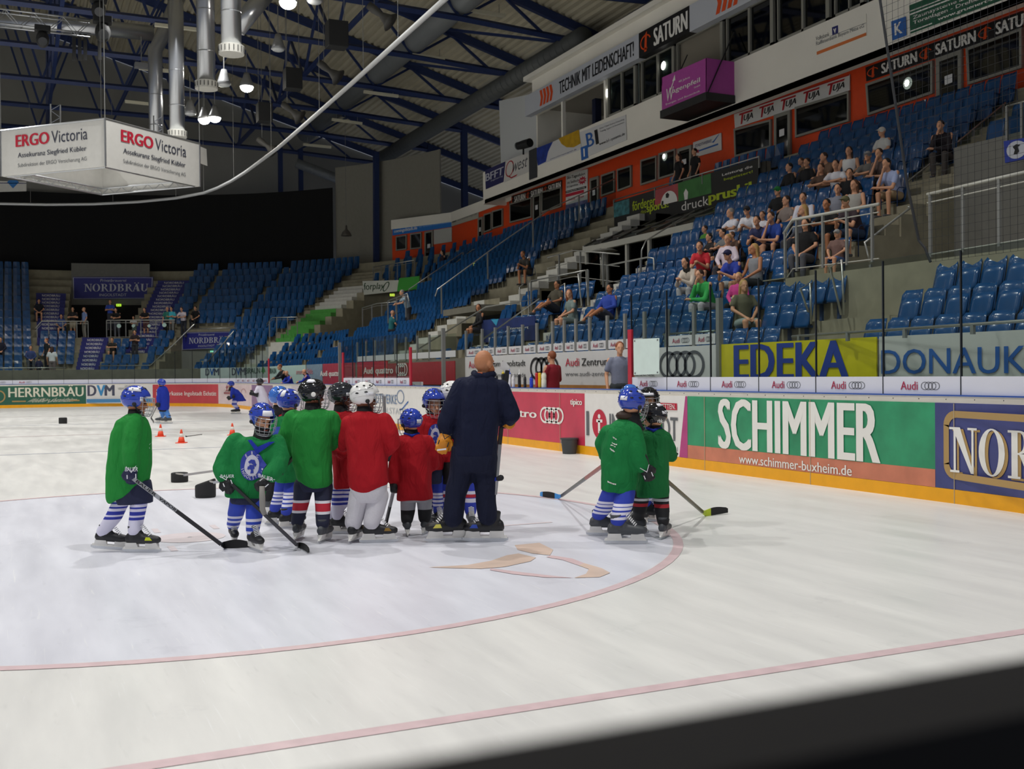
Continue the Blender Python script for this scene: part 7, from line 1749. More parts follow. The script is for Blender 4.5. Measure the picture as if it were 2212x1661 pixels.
# ------------------------------------------------------------------ child 4: green back, black helmet
s = Skater((673, 1168), 'tall child in bright green jersey seen from behind with black helmet')
s.top([(664, 882, 700, 882, .06), (644, 889, 712, 889, .10), (628, 901, 722, 899, .14), (626, 935, 722, 932, .16), (631, 975, 716, 972, .165), (634, 1005, 717, 1003, .165), (640, 1030, 718, 1028, .16), (652, 1046, 716, 1046, .15), (668, 1053, 711, 1052, .13)],
      [[(632, 904, 0, 20), (620, 935, -.02, 19), (615, 956, .02, 18), (626, 972, .08, 16)], [(716, 904, 0, 18), (728, 930, .02, 17), (727, 948, .08, 16), (716, 962, .14, 14)]], GREEN)
s.pants([(642, 1020, 716, 1018, .14), (645, 1050, 714, 1048, .13), (652, 1062, 710, 1060, .12)], NAVYC)
s.leg([(656, 1050, 0, 22), (652, 1088, 0, 18), (647, 1138, 0, 14)], SN1); s.leg([(698, 1052, 0, 21), (699, 1090, 0, 18), (700, 1140, 0, 14)], SN1)
s.sk(646, 1165, 86, 1.0, BOOTG, laces=False); s.sk(702, 1170, 78, 1.0, BOOTG, laces=False)
s.helm(675, 848, 40, 1.0, HK, 'c', ((96, 150, 46, 64), (-168, -150, -14, 6)), 0)
MB().ball(s.J(677, 852, -.125), (.022, .006, .022), 12, 6, Matrix((RH, FH, UPZ)).transposed()).build('helmet_badge', WHITE, s.t)
# ------------------------------------------------------------------ child 5: red behind, charcoal helmet
s = Skater((742, 1154), 'child in red jersey with charcoal helmet between the green back and the white helmet')
s.top([(724, 886, 757, 887, .06), (717, 892, 766, 893, .1), (714, 915, 768, 915, .13), (715, 960, 770, 958, .14), (718, 1010, 772, 1010, .14), (722, 1056, 768, 1052, .14)], [[(720, 905, -.03, 15), (718, 940, -.07, 15), (726, 972, -.13, 14), (738, 980, -.17, 12)]], REDJ)
s.leg([(733, 1045, 0, 18), (731, 1090, 0, 15), (730, 1130, 0, 13)], SW1); s.leg([(753, 1045, 0, 18), (752, 1090, 0, 15), (750, 1130, 0, 13)], SW1)
s.sk(742, 1153, -8, 1.0); s.sk(730, 1150, 10, .98)
s.helm(737, 853, 12, .97, HG, 'c', ((60, 72, -2, 12),), -4)
MB().add([s.J(x, y, -.2) for x, y in ((731, 942), (750, 938), (752, 972), (736, 974))], [(0, 1, 2, 3)]).build('logo_frame', WHITE, s.t, mods=[shrink(s.jersey, .006)]); MB().add([s.J(x, y, -.2) for x, y in ((733, 944), (750, 940), (751, 962), (736, 964))], [(0, 1, 2, 3)]).build('logo_field', REDJ, s.t, mods=[shrink(s.jersey, .009)])
# ------------------------------------------------------------------ child 6: red back, white helmet, white trousers
s = Skater((793, 1171), 'child in red jersey seen from behind with white helmet and white trousers')
s.top([(774, 886, 806, 888, .06), (759, 892, 822, 894, .1), (747, 904, 836, 904, .13), (746, 940, 838, 938, .155), (750, 980, 836, 975, .165), (751, 1015, 838, 1010, .165), (754, 1048, 840, 1040, .16), (764, 1066, 828, 1060, .14), (776, 1074, 808, 1072, .12)],
      [[(754, 914, -.02, 17), (745, 943, .05, 15), (742, 965, .12, 13)], [(830, 907, -.02, 18), (845, 937, -.05, 18), (848, 957, -.03, 17), (839, 970, .04, 15)]], REDJ)
WTR = mat('cloth_white_trousers', '#d3d0d6', .85, bump=.3)
s.pants([(752, 1035, 838, 1030, .15), (758, 1066, 836, 1064, .14), (766, 1085, 832, 1083, .12)], WTR, 'trousers')
s.leg([(778, 1070, 0, 25), (774, 1100, 0, 22), (770, 1142, 0, 19)], WTR, 'trousers'); s.leg([(815, 1070, 0, 25), (814, 1100, 0, 22), (812, 1142, 0, 19)], WTR, 'trousers')
s.sk(768, 1170, 78, 1.05, BOOT, laces=False, accent=mat('accent_bronze', '#9a7a3a', .4, metal=.5)); s.sk(817, 1172, 6, 1.08, BOOT, accent=mat('accent_bronze', '#9a7a3a', .4, metal=.5))
h = s.helm(787, 855, 22, 1.0, HW, 'c', ((64, 96, 4, 18),), -2)
glove(s.t, s.J(838, 972, .05), s.J(834, 986, .1), .9, GLV, 1, mark=False)
# ------------------------------------------------------------------ child 7: small red back, blue helmet
s = Skater((900, 1155), 'small child in red jersey seen from behind with blue helmet and grey trousers')
s.top([(873, 937, 906, 937, .06), (864, 942, 918, 941, .09), (858, 954, 928, 952, .12), (861, 990, 930, 988, .14), (862, 1025, 932, 1022, .15), (860, 1055, 934, 1052, .155), (857, 1080, 936, 1078, .15)], [[(864, 955, 0, 15), (856, 990, 0, 15), (851, 1018, -.02, 15), (851, 1034, -.03, 14)], [(923, 953, 0, 15), (932, 980, .02, 15), (936, 1003, .05, 14)]], REDJ)
s.pants([(862, 1060, 932, 1060, .13), (868, 1084, 932, 1084, .11)], mat('cloth_grey_trousers', '#a0a0a6', .85, bump=.3), 'trousers')
s.leg([(883, 1076, 0, 18), (881, 1105, 0, 16), (879, 1130, 0, 13)], SGK, 'trousers'); s.leg([(916, 1076, 0, 18), (918, 1105, 0, 16), (919, 1130, 0, 14)], SGK, 'trousers')
s.sk(879, 1156, 100, .88, BOOTG, laces=False); s.sk(921, 1152, 78, .88, BOOTG, laces=False)
s.helm(888, 908, 130, .90, HB, 'a', ((158, 190, -16, 2), (120, 145, -4, 12)), -4)
glove(s.t, s.J(851, 1038, -.03), s.J(852, 1052, -.04), .85, GLV, -1, mark=False)
MB().tube([s.J(874, 936, -.02), s.J(890, 941, -.09), s.J(905, 936, -.02)], .012, 8).build('collar', BLUEJ, s.t, True)
# ------------------------------------------------------------------ child 8: red with crest, facing the camera
s = Skater((940, 1142), 'child in red jersey with round crest and caged blue helmet facing the camera')
s.top([(922, 893, 954, 895, .06), (910, 899, 964, 901, .1), (903, 914, 972, 914, .13), (905, 950, 968, 950, .14), (908, 990, 962, 990, .14), (912, 1014, 958, 1014, .13)], [[(908, 912, 0, 14), (902, 950, -.02, 14), (912, 985, -.08, 12)], [(967, 912, 0, 14), (970, 950, -.02, 14), (960, 985, -.06, 12)]], REDJ)
s.pants([(912, 1000, 958, 1000, .12), (914, 1045, 956, 1045, .11)], NAVYC)
s.leg([(926, 1030, 0, 15), (928, 1070, 0, 13), (929, 1112, 0, 11)], SB2); s.leg([(945, 1030, 0, 15), (946, 1070, 0, 13), (948, 1115, 0, 11)], SB2)
s.sk(929, 1139, -60, .95); s.sk(949, 1141, -75, .95)
s.helm(937, 866, -68, .99, HB, 'a', (), -6)
crest(s, 922, 960, 915, 972, -.16)
# ------------------------------------------------------------------ child 9: white helmet, hidden behind the coach
s = Skater((990, 1140), 'child in red jersey with white helmet mostly hidden behind the coach')
s.top([(962, 878, 996, 880, .06), (952, 885, 1004, 885, .1), (945, 899, 1010, 899, .13), (950, 950, 1008, 950, .14), (951, 998, 1008, 998, .14)], [[(953, 902, -.05, 15), (946, 930, -.1, 14), (957, 955, -.14, 13)], [(1006, 902, 0, 15), (1012, 940, 0, 14)]], REDJ)
s.pants([(950, 985, 1022, 985, .14), (952, 1045, 1026, 1045, .12)], BLACKC)
s.leg([(964, 1035, 0, 17), (961, 1070, 0, 15), (958, 1108, 0, 12)], SB3); s.leg([(1014, 1035, 0, 17), (1017, 1070, 0, 15), (1018, 1112, 0, 13)], SB3)
s.sk(955, 1139, -100, 1.0); s.sk(1018, 1143, -82, 1.0, BOOTG)
s.helm(977, 850, -20, .99, HW, 'a', (), -4)
# ------------------------------------------------------------------ coach
s = Skater((1010, 1172), 'bald coach in navy tracksuit seen from behind, holding a stick upside down', 'adults on the ice')
NAVT = jersey('tracksuit_navy', '#181d34'); NAVT2 = jersey('tracksuit_trousers', '#1b1f33')
s.top([(1028, 804, 1064, 810, .075), (1010, 816, 1076, 820, .12), (995, 829, 1086, 834, .15), (989, 870, 1082, 870, .175), (985, 920, 1077, 920, .175), (979, 960, 1075, 960, .17), (973, 985, 1073, 985, .16)],
      [[(1002, 838, 0, 25), (980, 880, -.02, 23), (963, 915, -.03, 20), (967, 932, .0, 18)], [(1080, 842, 0, 23), (1095, 873, -.02, 22), (1104, 896, -.02, 20), (1092, 910, .10, 17)]], NAVT, name='jacket')
b = MB(); b.add(*s.rings([(974, 962, 1072, 962, .15), (972, 990, 1076, 990, .16), (978, 1018, 1074, 1018, .15)]))
s.limb(b, [(1000, 992, 0, 29), (994, 1032, 0, 27), (984, 1070, 0, 24), (978, 1118, 0, 23)]); s.limb(b, [(1046, 992, 0, 29), (1048, 1035, 0, 26), (1049, 1075, 0, 23), (1053, 1116, 0, 21)])
b.build('trousers', NAVT2, s.t, mods=[voxel(.014, 5), folds(.022)])
s.sk(970, 1170, 188, 1.32, BOOT, accent=mat('accent_yellow', '#d8cf5a', .5)); s.sk(1050, 1170, 176, 1.28, BOOT, accent=mat('accent_blue', '#2c4cb0', .5))
c = s.J(1046, 786); s.headpart(c, 48, 1.02, 'b', -4)
f = fdir(48); sd = f.cross(UPZ)
bb = MB(); bb.ball(c-UPZ*.055-f*-.03, (.068, .075, .06), 12, 8); bb.build('stubble', mat('stubble_red', '#a8623a', .8, var=.2, scale=60), s.t, True)
MB().tube([s.J(1024, 806, .0), s.J(1032, 812, -.09), s.J(1050, 812, -.09), s.J(1066, 808, 0)], [.03]*4, 10).build('collar', NAVT, s.t, True); MB().tube([s.J(1031, 805, -.085), s.J(1042, 806, -.11)], .004, 6).build('collar_piping', mat('piping_orange', '#d8653a', .6), s.t)
OGL = mat('glove_orange', '#d88a1c', .55, bump=.2)
g = glove(s.t, s.J(964, 938, -.02), s.J(957, 960, -.05), 1.15, OGL, -1, mark=True, wm=BLK); glove(s.t, s.J(1086, 908, .1), s.J(1077, 906, .14), 1.1, OGL, 1, mark=False)
shape2d([[(0, 0), (1, .2), (1, .5), (0, .3)]], GLW, lambda u, v: s.J(944+20*u, 974-12*v, -.12), g, 'palm_edge')
# ------------------------------------------------------------------ right hand trio and the pair in front
s = Skater((1366, 1132), 'child with light blue helmet almost hidden behind the pair in green on the right')
s.top([(1350, 886, 1376, 886, .05), (1338, 894, 1384, 894, .09), (1332, 920, 1386, 920, .12), (1334, 1000, 1384, 1000, .12), (1336, 1050, 1382, 1050, .12)], [], GREEND)
s.leg([(1350, 1040, 0, 13), (1350, 1110, 0, 11)], SB2); s.leg([(1370, 1040, 0, 13), (1370, 1110, 0, 11)], SB2); s.sk(1350, 1131, -60, .95); s.sk(1372, 1131, -40, .95)
s.helm(1361, 856, 70, .95, HBL, 'a', ((-60, -35, 40, 58),), -4, cage=False)
s = Skater((1404, 1128), 'child with black helmet facing the camera between the pair in green on the right')
s.top([(1386, 893, 1418, 893, .05), (1376, 902, 1428, 902, .1), (1371, 930, 1432, 930, .12), (1373, 1000, 1428, 1000, .12), (1374, 1052, 1426, 1052, .12)], [], GREEND)
s.leg([(1394, 1045, 0, 14), (1400, 1075, 0, 13), (1404, 1104, 0, 11)], SB2); s.leg([(1414, 1045, 0, 13), (1416, 1100, 0, 11)], SB2); s.sk(1407, 1127, -25, 1.); s.sk(1416, 1124, -40, 1.)
s.helm(1401, 862, -100, .97, HK, 'a', ((-35, 35, 22, 34),), -4)
s = Skater((1333, 1168), 'child in green jersey on the right with blue helmet and blue and white striped socks')
s.top([(1340, 903, 1376, 907, .06), (1322, 913, 1380, 914, .1), (1309, 929, 1384, 929, .14), (1300, 962, 1385, 958, .165), (1298, 1008, 1381, 1004, .175), (1298, 1042, 1376, 1046, .17), (1299, 1059, 1370, 1069, .16)],
      [[(1366, 934, -.10, 20), (1375, 965, -.14, 21), (1381, 992, -.15, 20), (1386, 1004, -.14, 19)], [(1314, 934, .06, 19), (1301, 958, .11, 17), (1306, 984, .16, 14)]], GREEND)
s.leg([(1323, 1062, 0, 22), (1315, 1095, 0, 20), (1308, 1132, 0, 16)], SB2); s.leg([(1350, 1062, -.06, 23), (1347, 1098, -.07, 21), (1341, 1134, -.07, 17)], SB2)
s.sk(1307, 1157, -8, 1.12, BOOTG); s.sk(1350, 1175, -4, 1.2, BOOTG)
s.helm(1365, 868, 38, 1.0, HB, 'a', ((150, 186, -4, 14), (60, 100, 40, 58)), -12)
MB().ball(s.J(1352, 898, .02), (.10, .09, .05), 12, 6).build('hair', HAIRC['d'], s.t, True)
g = glove(s.t, s.J(1391, 1004, -.15), s.J(1400, 1026, -.14), 1.0, GLV, -1)
wr = MB()
for i, (x, y, l) in enumerate(((1314, 941, 16), (1313, 953, 18), (1311, 959, 18), (1309, 969, 18))):
    for q in range(5): wr.slab([s.J(x+l*q/5, y+1.5*q+(q % 2), -.22), s.J(x+l*(q+.7)/5, y+1.5*q+1, -.22), s.J(x+l*(q+.7)/5, y+1.5*q-2, -.22), s.J(x+l*q/5, y+1.5*q-2.5, -.22)], .001)
for i in range(8): wr.slab([s.J(1299+4*i, 1043+.9*i, -.2), s.J(1302+4*i, 1043+.9*i, -.2), s.J(1302+4*i, 1040+.9*i, -.2), s.J(1299+4*i, 1040+.9*i, -.2)], .001)
wr.build('print', WHITE, s.t, mods=[shrink(s.jersey, .006)])
s = Skater((1406, 1158), 'small child in dark green jersey on the right with black helmet and black socks')
GREEN3 = jersey('jersey_dull_green', '#20703c')
s.top([(1395, 925, 1428, 925, .06), (1386, 931, 1439, 931, .1), (1381, 944, 1446, 942, .13), (1382, 985, 1445, 985, .15), (1377, 1030, 1445, 1030, .155), (1372, 1058, 1445, 1058, .155), (1371, 1074, 1444, 1073, .15)], [[(1438, 946, -.02, 15), (1448, 969, 0, 14), (1450, 985, .07, 13)]], GREEN3)
s.leg([(1386, 1066, 0, 19), (1380, 1105, 0, 16), (1374, 1136, 0, 13)], SK1); s.leg([(1427, 1066, 0, 19), (1431, 1105, 0, 16), (1434, 1140, 0, 13)], SK1)
s.sk(1371, 1151, 150, .92, BOOTG); s.sk(1436, 1162, 65, .92, BOOTG)
s.helm(1413, 898, 160, .92, HK, 'a', ((-178, -130, 44, 62), (-172, -140, 4, 18)), -6)
lettering('rbk', WHITE, lambda u, v: s.J(1420+12*u, 913-8*v, -.145), s.t, 0, 1, 0, 1, .03)
MB().tube([s.J(1395, 924, -.02), s.J(1411, 930, -.1), s.J(1428, 925, -.02)], .014, 8).build('collar', BLUEJ, s.t, True)
glove(s.t, s.J(1449, 980, .08), s.J(1455, 984, .12), .85, GLV, 1, mark=False)
# ------------------------------------------------------------------ far players
s = Skater((353, 915), 'far player in blue jersey and blue helmet standing by the cones', 'players farther away')
s.top([(344, 834, 358, 834, .06), (341, 839, 362, 839, .12), (339, 848, 365, 848, .16), (340, 870, 366, 868, .18), (342, 885, 364, 886, .18)], [[(344, 843, -.1, 5), (343, 858, -.16, 5), (343, 868, -.18, 5)]], BLUEJ, .025, .03)
s.pants([(343, 878, 363, 878, .15), (344, 889, 362, 889, .14)], BLACKC); LBL = mat('sock_sky', '#4a84d0', .85)
s.leg([(349, 886, 0, 6), (349, 903, 0, 5)], LBL, vx=.02); s.leg([(358, 886, 0, 6), (358, 903, 0, 5)], LBL, vx=.02); s.sk(349, 914, 180, 1.3, BOOTG); s.sk(360, 915, 180, 1.3, BOOTG)
s.helm(349, 827, 165, 1.05, HB, 'a', (), 0, cage=False); glove(s.t, s.J(343, 868, -.18), s.J(342, 874, -.2), 1.2, GLV, 1, mark=False)
s = Skater((512, 894), 'far player in blue sprinting to the left with white striped socks', 'players farther away')
s.top([(499, 835, 507, 838, .08), (498, 840, 514, 843, .14), (500, 850, 524, 852, .18), (503, 860, 530, 862, .18), (508, 867, 534, 866, .16)], [[(502, 843, -.1, 4.5), (501, 853, -.18, 4), (500, 859, -.2, 4)], [(512, 845, .1, 4.5), (512, 856, .14, 4)]], BLUEJ, .03, .03)
SWB = mat('sock_pale_stripe', '#c9c6e6', .85)
s.leg([(508, 865, -.05, 6.5), (504, 874, -.05, 5), (510, 886, -.05, 4)], stripes('sock_far', [(.18, '#c9c6e6'), (.26, '#4a50b4'), (.36, '#c9c6e6'), (.44, '#4a50b4'), (.52, '#c9c6e6'), (1.8, '#2c3fae')]), vx=.02); s.leg([(525, 865, .1, 7), (535, 872, .15, 5), (548, 877, .2, 4)], SWB, vx=.02); s.sk(510, 894, 190, 1.3); skate(s.t, V((*at(553, 880, s.D+.25)[:2], 0)), 200, 1.2, BOOT)
s.helm(499, 830, 195, 1.05, HB, 'a', (), -15, cage=False); glove(s.t, s.J(500, 858, -.2), s.J(496, 860, -.22), 1.3, GLV, 1, mark=False)
s = Skater((567, 905), 'far player in white jersey with dark helmet behind the green shirted child', 'players farther away')
s.top([(555, 832, 566, 832, .07), (553, 836, 570, 836, .13), (552, 850, 576, 850, .17), (556, 866, 580, 866, .18), (560, 878, 580, 878, .17)], [[(556, 840, -.1, 5), (553, 848, -.18, 4.5), (548, 851, -.2, 4)]], WHITEJ, .03, .03)
s.leg([(564, 875, 0, 6), (564, 898, 0, 5)], BLACKC, vx=.02); s.leg([(574, 875, 0, 6), (574, 898, 0, 5)], BLACKC, vx=.02); s.sk(563, 905, 190, 1.3); s.sk(574, 905, 190, 1.3)
s.helm(561, 825, 175, 1.05, HG, 'c', (), -6, cage=False); glove(s.t, s.J(549, 851, -.2), s.J(545, 850, -.22), 1.4, GLV, 1, mark=False)
# ------------------------------------------------------------------ sticks
TAPE = mat('stick_tape', '#1a1a1c', .7); SHK = mat('stick_black', '#202024', .35); SHW = mat('stick_silver', '#a9abb0', .35, metal=.3); SHR = mat('stick_red', '#9a3a30', .4); SKYB = mat('stick_sky', '#3a8fd6', .35); LIMES = mat('stick_lime', '#b9d020', .35)
def stick(label, pts, mats, heel, tip, bm, w=.03, bh=.07, dz=0., hm=None, tipm=None, words=None):
    """hockey stick: straight shaft pieces through pts (with one material per piece), then a curved blade heel -> tip lying on the ice"""
    pts = [V(p) for p in pts]; heel, tip = V(heel), V(tip)
    t = thing('hockey_stick', pts[-1], label, 'hockey stick', 'hockey sticks on the ice')
    for a, c, m in zip(pts[:-1], pts[1:], mats): MB().bar(a, c, .022, w).build('shaft', m, t)
    d = tip-heel; L = d.length; sd = d.cross(UPZ).normalized(); b = MB(); n = 12
    ring = []
    prev = pts[-1]
    for i in range(n+1):
        q = i/n; c = heel+d*q+sd*(.035*q*q)+UPZ*(.012*q*q); h = bh*(.8+.25*math.sin(math.pi*min(1, q*1.1))) if q < .95 else bh*.6
        ring.append((c, h))
    def piece(i0, i1, m, nm):
        b = MB()
        for c, h in ring[i0:i1+1]: b.v += [tuple(c+sd*.006), tuple(c-sd*.006), tuple(c-sd*.005+UPZ*h), tuple(c+sd*.005+UPZ*h)]
        k = i1-i0
        for i in range(k):
            for e in range(4): b.f.append((i*4+e, i*4+(e+1) % 4, i*4+4+(e+1) % 4, i*4+4+e))
        b.f += [(3, 2, 1, 0), tuple(k*4+e for e in range(4))]; return b.build(nm, m, t)
    if tipm: piece(0, 2, hm or bm, 'heel'); piece(2, n-2, bm, 'blade'); piece(n-2, n, tipm, 'toe')
    elif hm: piece(0, 3, hm, 'heel'); piece(3, n, bm, 'blade')
    else: piece(0, n, bm, 'blade')
    hb = MB(); c0 = pts[-1]; hb.hexa([heel+sd*.008, heel-sd*.008, heel-sd*.008+UPZ*bh*.8, heel+sd*.008+UPZ*bh*.8, c0+sd*.012-UPZ*w*.5, c0-sd*.012-UPZ*w*.5, c0-sd*.012+UPZ*w*.5, c0+sd*.012+UPZ*w*.5]); hb.build('hosel', hm or mats[-1], t)
    if words:
        for (i, f0, f1, tx, m) in words:
            a, c = pts[i], pts[i+1]; dd = (c-a).normalized(); nn = (CP-a).normalized(); up_ = dd.cross(nn).normalized(); up_ = -up_ if up_.z < 0 else up_; no = up_.cross(dd).normalized(); no = -no if no.dot(nn) < 0 else no
            lettering(tx, m, lambda u, v: a+(c-a)*(f0+(f1-f0)*u)+up_*((v-.5)*w*.8)+no*.0175, t, 0, 1, 0, 1, .02)
    return t
def G(x, y, z=0.): p = onZ(x, y, z); return p
s = Skater.__new__(Skater); s.D = depth(onZ(272, 1190))
a = at(283, 1030, s.D-.18); e = G(478, 1176, .06); 
stick('black and silver hockey stick, its blade in front of the crested child', [a, a.lerp(e, .5), e], [SHW, SHK], G(484, 1184), G(540, 1184), TAPE, words=((0, .12, .55, 'BAUER', BLK), (0, .62, 1., 'VAPOR', BLK)))
D2 = depth(onZ(530, 1184)); a = at(487, 1032, D2-.14); e = G(640, 1176, .06); m_ = a.lerp(e, .55)
stick('long dark hockey stick pointing to the lower right, held by the crested child', [a, m_, e], [SHK, mat('stick_charcoal', '#3a3a40', .4)], G(645, 1181), G(676, 1196), TAPE, w=.024, bh=.05)
a = at(566, 1050, D2-.26); e = at(567, 1100, D2-.26)
t = thing('hockey_stick', e, 'short grey stick end upright in the right hand of the crested child', 'hockey stick', 'hockey sticks on the ice'); MB().tube([a, a.lerp(e, .5), e, at(572, 1112, D2-.26)], [.022, .026, .024, .02], 8).build('taped_end', mat('tape_grey', '#8d8a84', .7), t, True)
D4 = depth(onZ(673, 1168)); a = at(633, 988, D4+.08); e = at(606, 1017, D4-.25)
t = thing('hockey_stick', e, 'black stick shaft poking out left of the green back', 'hockey stick', 'hockey sticks on the ice'); MB().bar(a, e, .022, .03).build('shaft', SHK, t); MB().ball(e, .022, 8, 6).build('butt', TAPE, t)
D7 = depth(onZ(900, 1155)); a = at(852, 1052, D7-.05); e = G(833, 1134, .07)
stick('hockey stick with grey worn blade, held by the small red child', [a, a.lerp(e, .5), e], [SHW, SHK], G(833, 1142), G(856, 1160), mat('blade_worn', '#a29f9a', .6), bh=.07)
a, e = G(812, 1126, .10), G(800, 1146, .05)
stick('black stick blade lying between the skates of the child in white trousers', [at(836, 985, depth(onZ(800, 1146))), e], [SHK], G(806, 1150), G(776, 1146), TAPE, bh=.055)
a, e = at(812, 862, depth(onZ(793, 1150))), at(834, 935, depth(onZ(793, 1150)))
t = thing('hockey_stick', e, 'grey stick shaft standing up behind the white helmet', 'hockey stick', 'hockey sticks on the ice'); MB().bar(at(830, 856, D4+.2), at(832, 960, D4+.2), .03, .02).build('shaft', mat('stick_grey', '#8a8b8c', .5), t)
# coach's stick, upside down
DC = depth(onZ(1010, 1172))
t = thing('hockey_stick', at(1072, 1066, DC+.06), 'stick held upside down by the coach with white taped blade at the top', 'hockey stick', 'hockey sticks on the ice')
p0, p1, p2 = at(1096, 800, DC+.16), at(1079, 960, DC+.12), at(1069, 1068, DC+.06)
MB().bar(p0, p1, .024, .034).build('shaft', SHK, t); MB().bar(p1, p2, .024, .034).build('shaft', SHW, t)
b = MB(); 
for q in (0., .012): b.v += [tuple(at(x, y, DC+.16)+FH*q) for x, y in ((1098, 806), (1090, 802), (1080, 796), (1081, 786), (1088, 779), (1094, 783), (1100, 792))]
b.f = [tuple(range(6, -1, -1)), tuple(range(7, 14))]+[(i, (i+1) % 7, 7+(i+1) % 7, 7+i) for i in range(7)]; b.build('blade', mat('tape_white', '#dcdcdc', .6), t)
t2 = thing('hockey_stick', at(1078, 1033, DC-.02), 'black round stick knob with blue tape beside the coach trousers', 'hockey stick', 'hockey sticks on the ice')
MB().cap(at(1076, 1034, DC-.05), at(1082, 1032, DC-.06), .022, .027, 12).build('knob', TAPE, t2, True); MB().bar(at(1066, 1036, DC-.04), at(1076, 1034, DC-.05), .03).build('tape_band', BLUEJ, t2); MB().bar(at(1070, 1036, DC-.02), at(1065, 1068, DC-.02), .04, .03).build('taped_end', SHW, t2)
D10 = depth(onZ(1333, 1168)); a = at(1302, 1006, D10+.15); e = G(1213, 1071, .06)
stick('stick with sky blue heel and toe, pointing left from the right hand pair', [a, a.lerp(e, .35), e], [SHR, SHK], G(1206, 1078), G(1163, 1074), TAPE, hm=SKYB, tipm=SKYB)
D13 = depth(onZ(1406, 1158)); a = at(1440, 1038, D13+.1); e = G(1518, 1106, .05)
stick('stick with lime green heel, pointing right from the right hand pair', [a, e], [mat('stick_striped', '#4a4a34', .4)], G(1524, 1115), G(1566, 1109), TAPE, hm=LIMES, bh=.075)
a, e = at(342, 872, 36.), G(326, 903, .05)
stick('thin stick of the far player in blue', [a, e], [SHK], G(327, 906), G(334, 914), TAPE, w=.03)
stick('stick held crosswise by the sprinting far player', [at(525, 856, 44.), at(494, 862, 44.)], [SHK], at(492, 861, 44.), at(489, 861, 44.), TAPE)
stick('stick lying on the black tyre puck left of the crested child', [G(470, 1016, .12), G(398, 1026, .16)], [SHW], G(398, 1026, .155), G(376, 1026, .15), mat('blade_worn', '#a29f9a', .6), bh=.02)
stick('stick lying on the tilted black tyre puck', [G(505, 1036, .30), G(462, 1042, .25)], [SHW], G(462, 1043, .245), G(450, 1043, .245), mat('blade_worn', '#a29f9a', .6), bh=.02)
stick('dark stick lying on the ice behind the second cone', [onZ(436, 939), onZ(404, 943)], [SHK], onZ(404, 944), onZ(399, 944), TAPE, bh=.03)
# ------------------------------------------------------------------ black training pucks, cones, bucket
RUB = mat('rubber_black', '#1b1b1d', .75, bump=.3, bscale=60)
def tyre(px, r, h, lab, tilt=0.):
    c = onZ(*px); b = MB(); n = 28
    top = [(r*.55, h*.78), (r*.62, h*.97), (r*.8, h), (r*.95, h*.97), (r, h*.88), (r, h*.6), (r*1.005, h*.5), (r, h*.4), (r, h*.1), (r*.95, .0)]
    for q, z in top+[(r*.5, 0)]:
        for i in range(n):
            a = 2*math.pi*i/n; d = RH*(q*math.cos(a))+FH*(q*math.sin(a)); b.v.append(tuple(c+d+UPZ*(z*(1+tilt*math.cos(a)*q/r) if z > h*.5 else z)))
    m = len(top)+1
    for j in range(m-1):
        for i in range(n): b.f.append((j*n+i, (j+1)*n+i, (j+1)*n+(i+1) % n, j*n+(i+1) % n))
    b.f += [tuple(range(n)), tuple((m-1)*n+i for i in reversed(range(n)))]
    o = b.build('training_tyre', RUB, smooth=True); tag(o, lab, 'training tyre')
tyre((388, 1041), .118, .135, 'low black rubber tyre on the ice with a stick laid on it'); tyre((444, 1074), .125, .195, 'tall black rubber tyre with slanted top near the crested child', .22); tyre((136, 915), .13, .20, 'far black rubber tyre alone on the ice at left')
ORC = mat('cone_orange', '#f2502c', .5); WHC = mat('cone_white', '#e4dfd8', .5)
def cone(px, h, lab):
    c = onZ(*px); t = thing('traffic_cone', c, lab, 'traffic cone', 'orange cones on the ice'); w = h*.36
    MB().hexa([c+RH*(x*w)+FH*(y*w)+UPZ*z for z in (0, h*.06) for x, y in ((-1, -1), (1, -1), (1, 1), (-1, 1))]).build('base', ORC, t, mods=[bev(.01)])
    R0 = h*.26
    MB().lathe(c, [(R0, h*.05), (R0*.66, h*.45)], 20).build('lower_cone', ORC, t, True); MB().lathe(c, [(R0*.66, h*.45), (R0*.45, h*.70)], 20).build('white_band', WHC, t, True); MB().lathe(c, [(R0*.45, h*.70), (R0*.22, h*.97), (R0*.1, h)], 20).build('tip', ORC, t, True)
cone((347, 943), .31, 'orange and white cone nearest the standing blue player'); cone((392, 957), .31, 'nearest orange and white cone with a stick behind it'); cone((502, 940), .31, 'cone half hidden behind the crested child')
c = onZ(1230, 980); b = MB(); b.lathe(c, [(.02, .005), (.125, 0), (.14, .12), (.158, .26), (.17, .265), (.17, .29), (.16, .292), (.15, .27), (.12, .03), (.02, .025)], 28)
o = b.build('bucket', mat('bucket_grey', '#3a3d40', .5), smooth=True, mods=[bev(.004)]); tag(o, 'dark grey plastic bucket standing on the ice against the boards', 'bucket')
MB().tube([c+V((0, .17, .27)), c+V((.02, .16, .20)), c+V((.02, .06, .10)), c+V((.02, -.1, .16)), c+V((0, -.17, .27))], .004, 6).build('handle', STEEL, o)
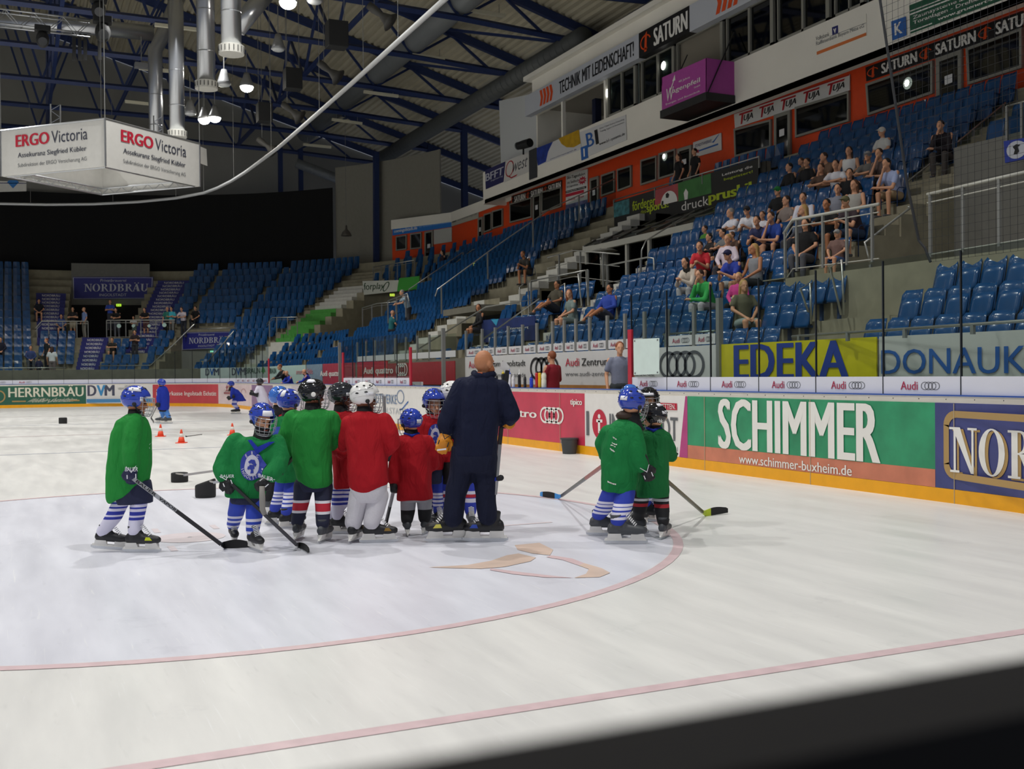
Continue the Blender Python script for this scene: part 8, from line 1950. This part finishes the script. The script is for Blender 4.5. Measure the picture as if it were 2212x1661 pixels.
# ------------------------------------------------------------------ players bench: staff and bottles
def bottle(x, yt, col, cap, lab, w=7, spout=True):
    p = onY(x, 833, -.055); p.z = 1.206; top = onY(x, yt, -.055).z; h = top-1.206; k = depth(p)/FPX; r = w*k/2
    t = thing('drinking_bottle', p, lab, 'bottle', 'bottles on the bench ledge'); hb = h*(.72 if spout else .92)
    MB().lathe(p, [(r*.9, 0), (r, .01), (r, hb*.55), (r*.88, hb*.62), (r, hb*.7), (r, hb*.92), (r*.8, hb)], 16).build('body', mat('bottle_'+col[1:], col, .35), t, True)
    MB().lathe(p+UPZ*hb, [(r*.85, 0), (r*.85, h*.05), (r*.4, h*.08)]+([(r*.22, h*.12), (r*.18, h*.28)] if spout else [(r*.3, h*.08)]), 14).build('cap', mat('bottle_'+cap[1:], cap, .4), t, True)
for x, yt, c_, cp, lab, w in ((1073, 806, '#26282c', '#1a1a1c', 'thin dark bottle right behind the coach', 6), (1087, 796, '#1b1c20', '#d8c020', 'black bottle with yellow cap', 8), (1101, 797, '#e6e6ea', '#2c50c0', 'white bottle with blue spout', 7), (1109, 806, '#e2e0e4', '#d8d8dc', 'shorter white bottle next to the blue spout', 7), (1122, 798, '#1c1c20', '#dcdcdc', 'black bottle with white cap and tall spout', 7), (1134, 808, '#2a2a2e', '#1a1a1c', 'short dark bottle in the middle of the ledge', 6.5), (1148, 808, '#2744c8', '#1e2c80', 'blue bottle alone on the ledge', 8)): bottle(x, yt, c_, cp, lab, w)
for x, yt, c_, cp, lab, w in ((1160, 802, '#b8232c', '#1a1a1c', 'red bottle in the coloured cluster', 8), (1166, 802, '#e6b814', '#1a1a1c', 'yellow bottle in the coloured cluster', 7), (1175, 805, '#e9e6d2', '#e9e6d2', 'wide cream bottle in front of the maroon jacket', 11)): bottle(x, yt, c_, cp, lab, w, False)
def staff(x, y, off, pose, top, tc, lg, lc, hair, hc, lab, turn, k=1., skin='a', zf=None):
    hz, hy = HEADZ[pose]*k, POSES[pose]['head'].y*k; s_, z = onB(x, y, off); n = Bn(s_)
    rot = math.atan2(n.y, n.x)-math.pi/2+R_(turn); p = B(s_, off, z-hz)
    q = p-Matrix.Rotation(rot, 3, 'Z')@V((0, hy, 0)); return person((q.x, q.y, max(0, p.z)), rot, pose, top, tc, lg, lc, hair, hc, lab, skin, k, group='staff and players at the benches')
struct(MB().box((15.1, -1.45, -.02), (44, -.15, .02)).build('floor_bench', CONC2))
staff(1191, 771, .7, 'cross', 'sleeved', '#8a1626', K_, '#26262c', 'hair', 'r', 'man in maroon jacket with hand at his mouth behind the bottles', -70)
staff(1339, 752, .75, 'down', T_, '#7d8296', K_, '#3a3f44', 'hair', 'r', 'man in grey polo standing by the red post', 70)
staff(604, 793, .6, 'rail', 'sleeved', '#1c2026', K_, '#26262c', 'hair', 'r', 'man in black jacket over blue leaning on the far boards', 10)
for x, y, lab in ((619, 806, 'far player in blue with dark helmet and white stripe leaning at the bench'), (657, 803, 'far player in blue bending his dark helmet by the rose banner')):
    t = staff(x, y, .7, 'rail', 'sleeved', '#2338b0', K_, '#1c1c22', None, 'k', lab, 20 if x < 640 else -20, .85)
    h_ = at(x, y-3, depth(t.location)); helmet(t, h_, fdir(200), 1., HK, (), False)
for d_ in list(bpy.data.objects):
    if '_w' in d_: del d_['_w']
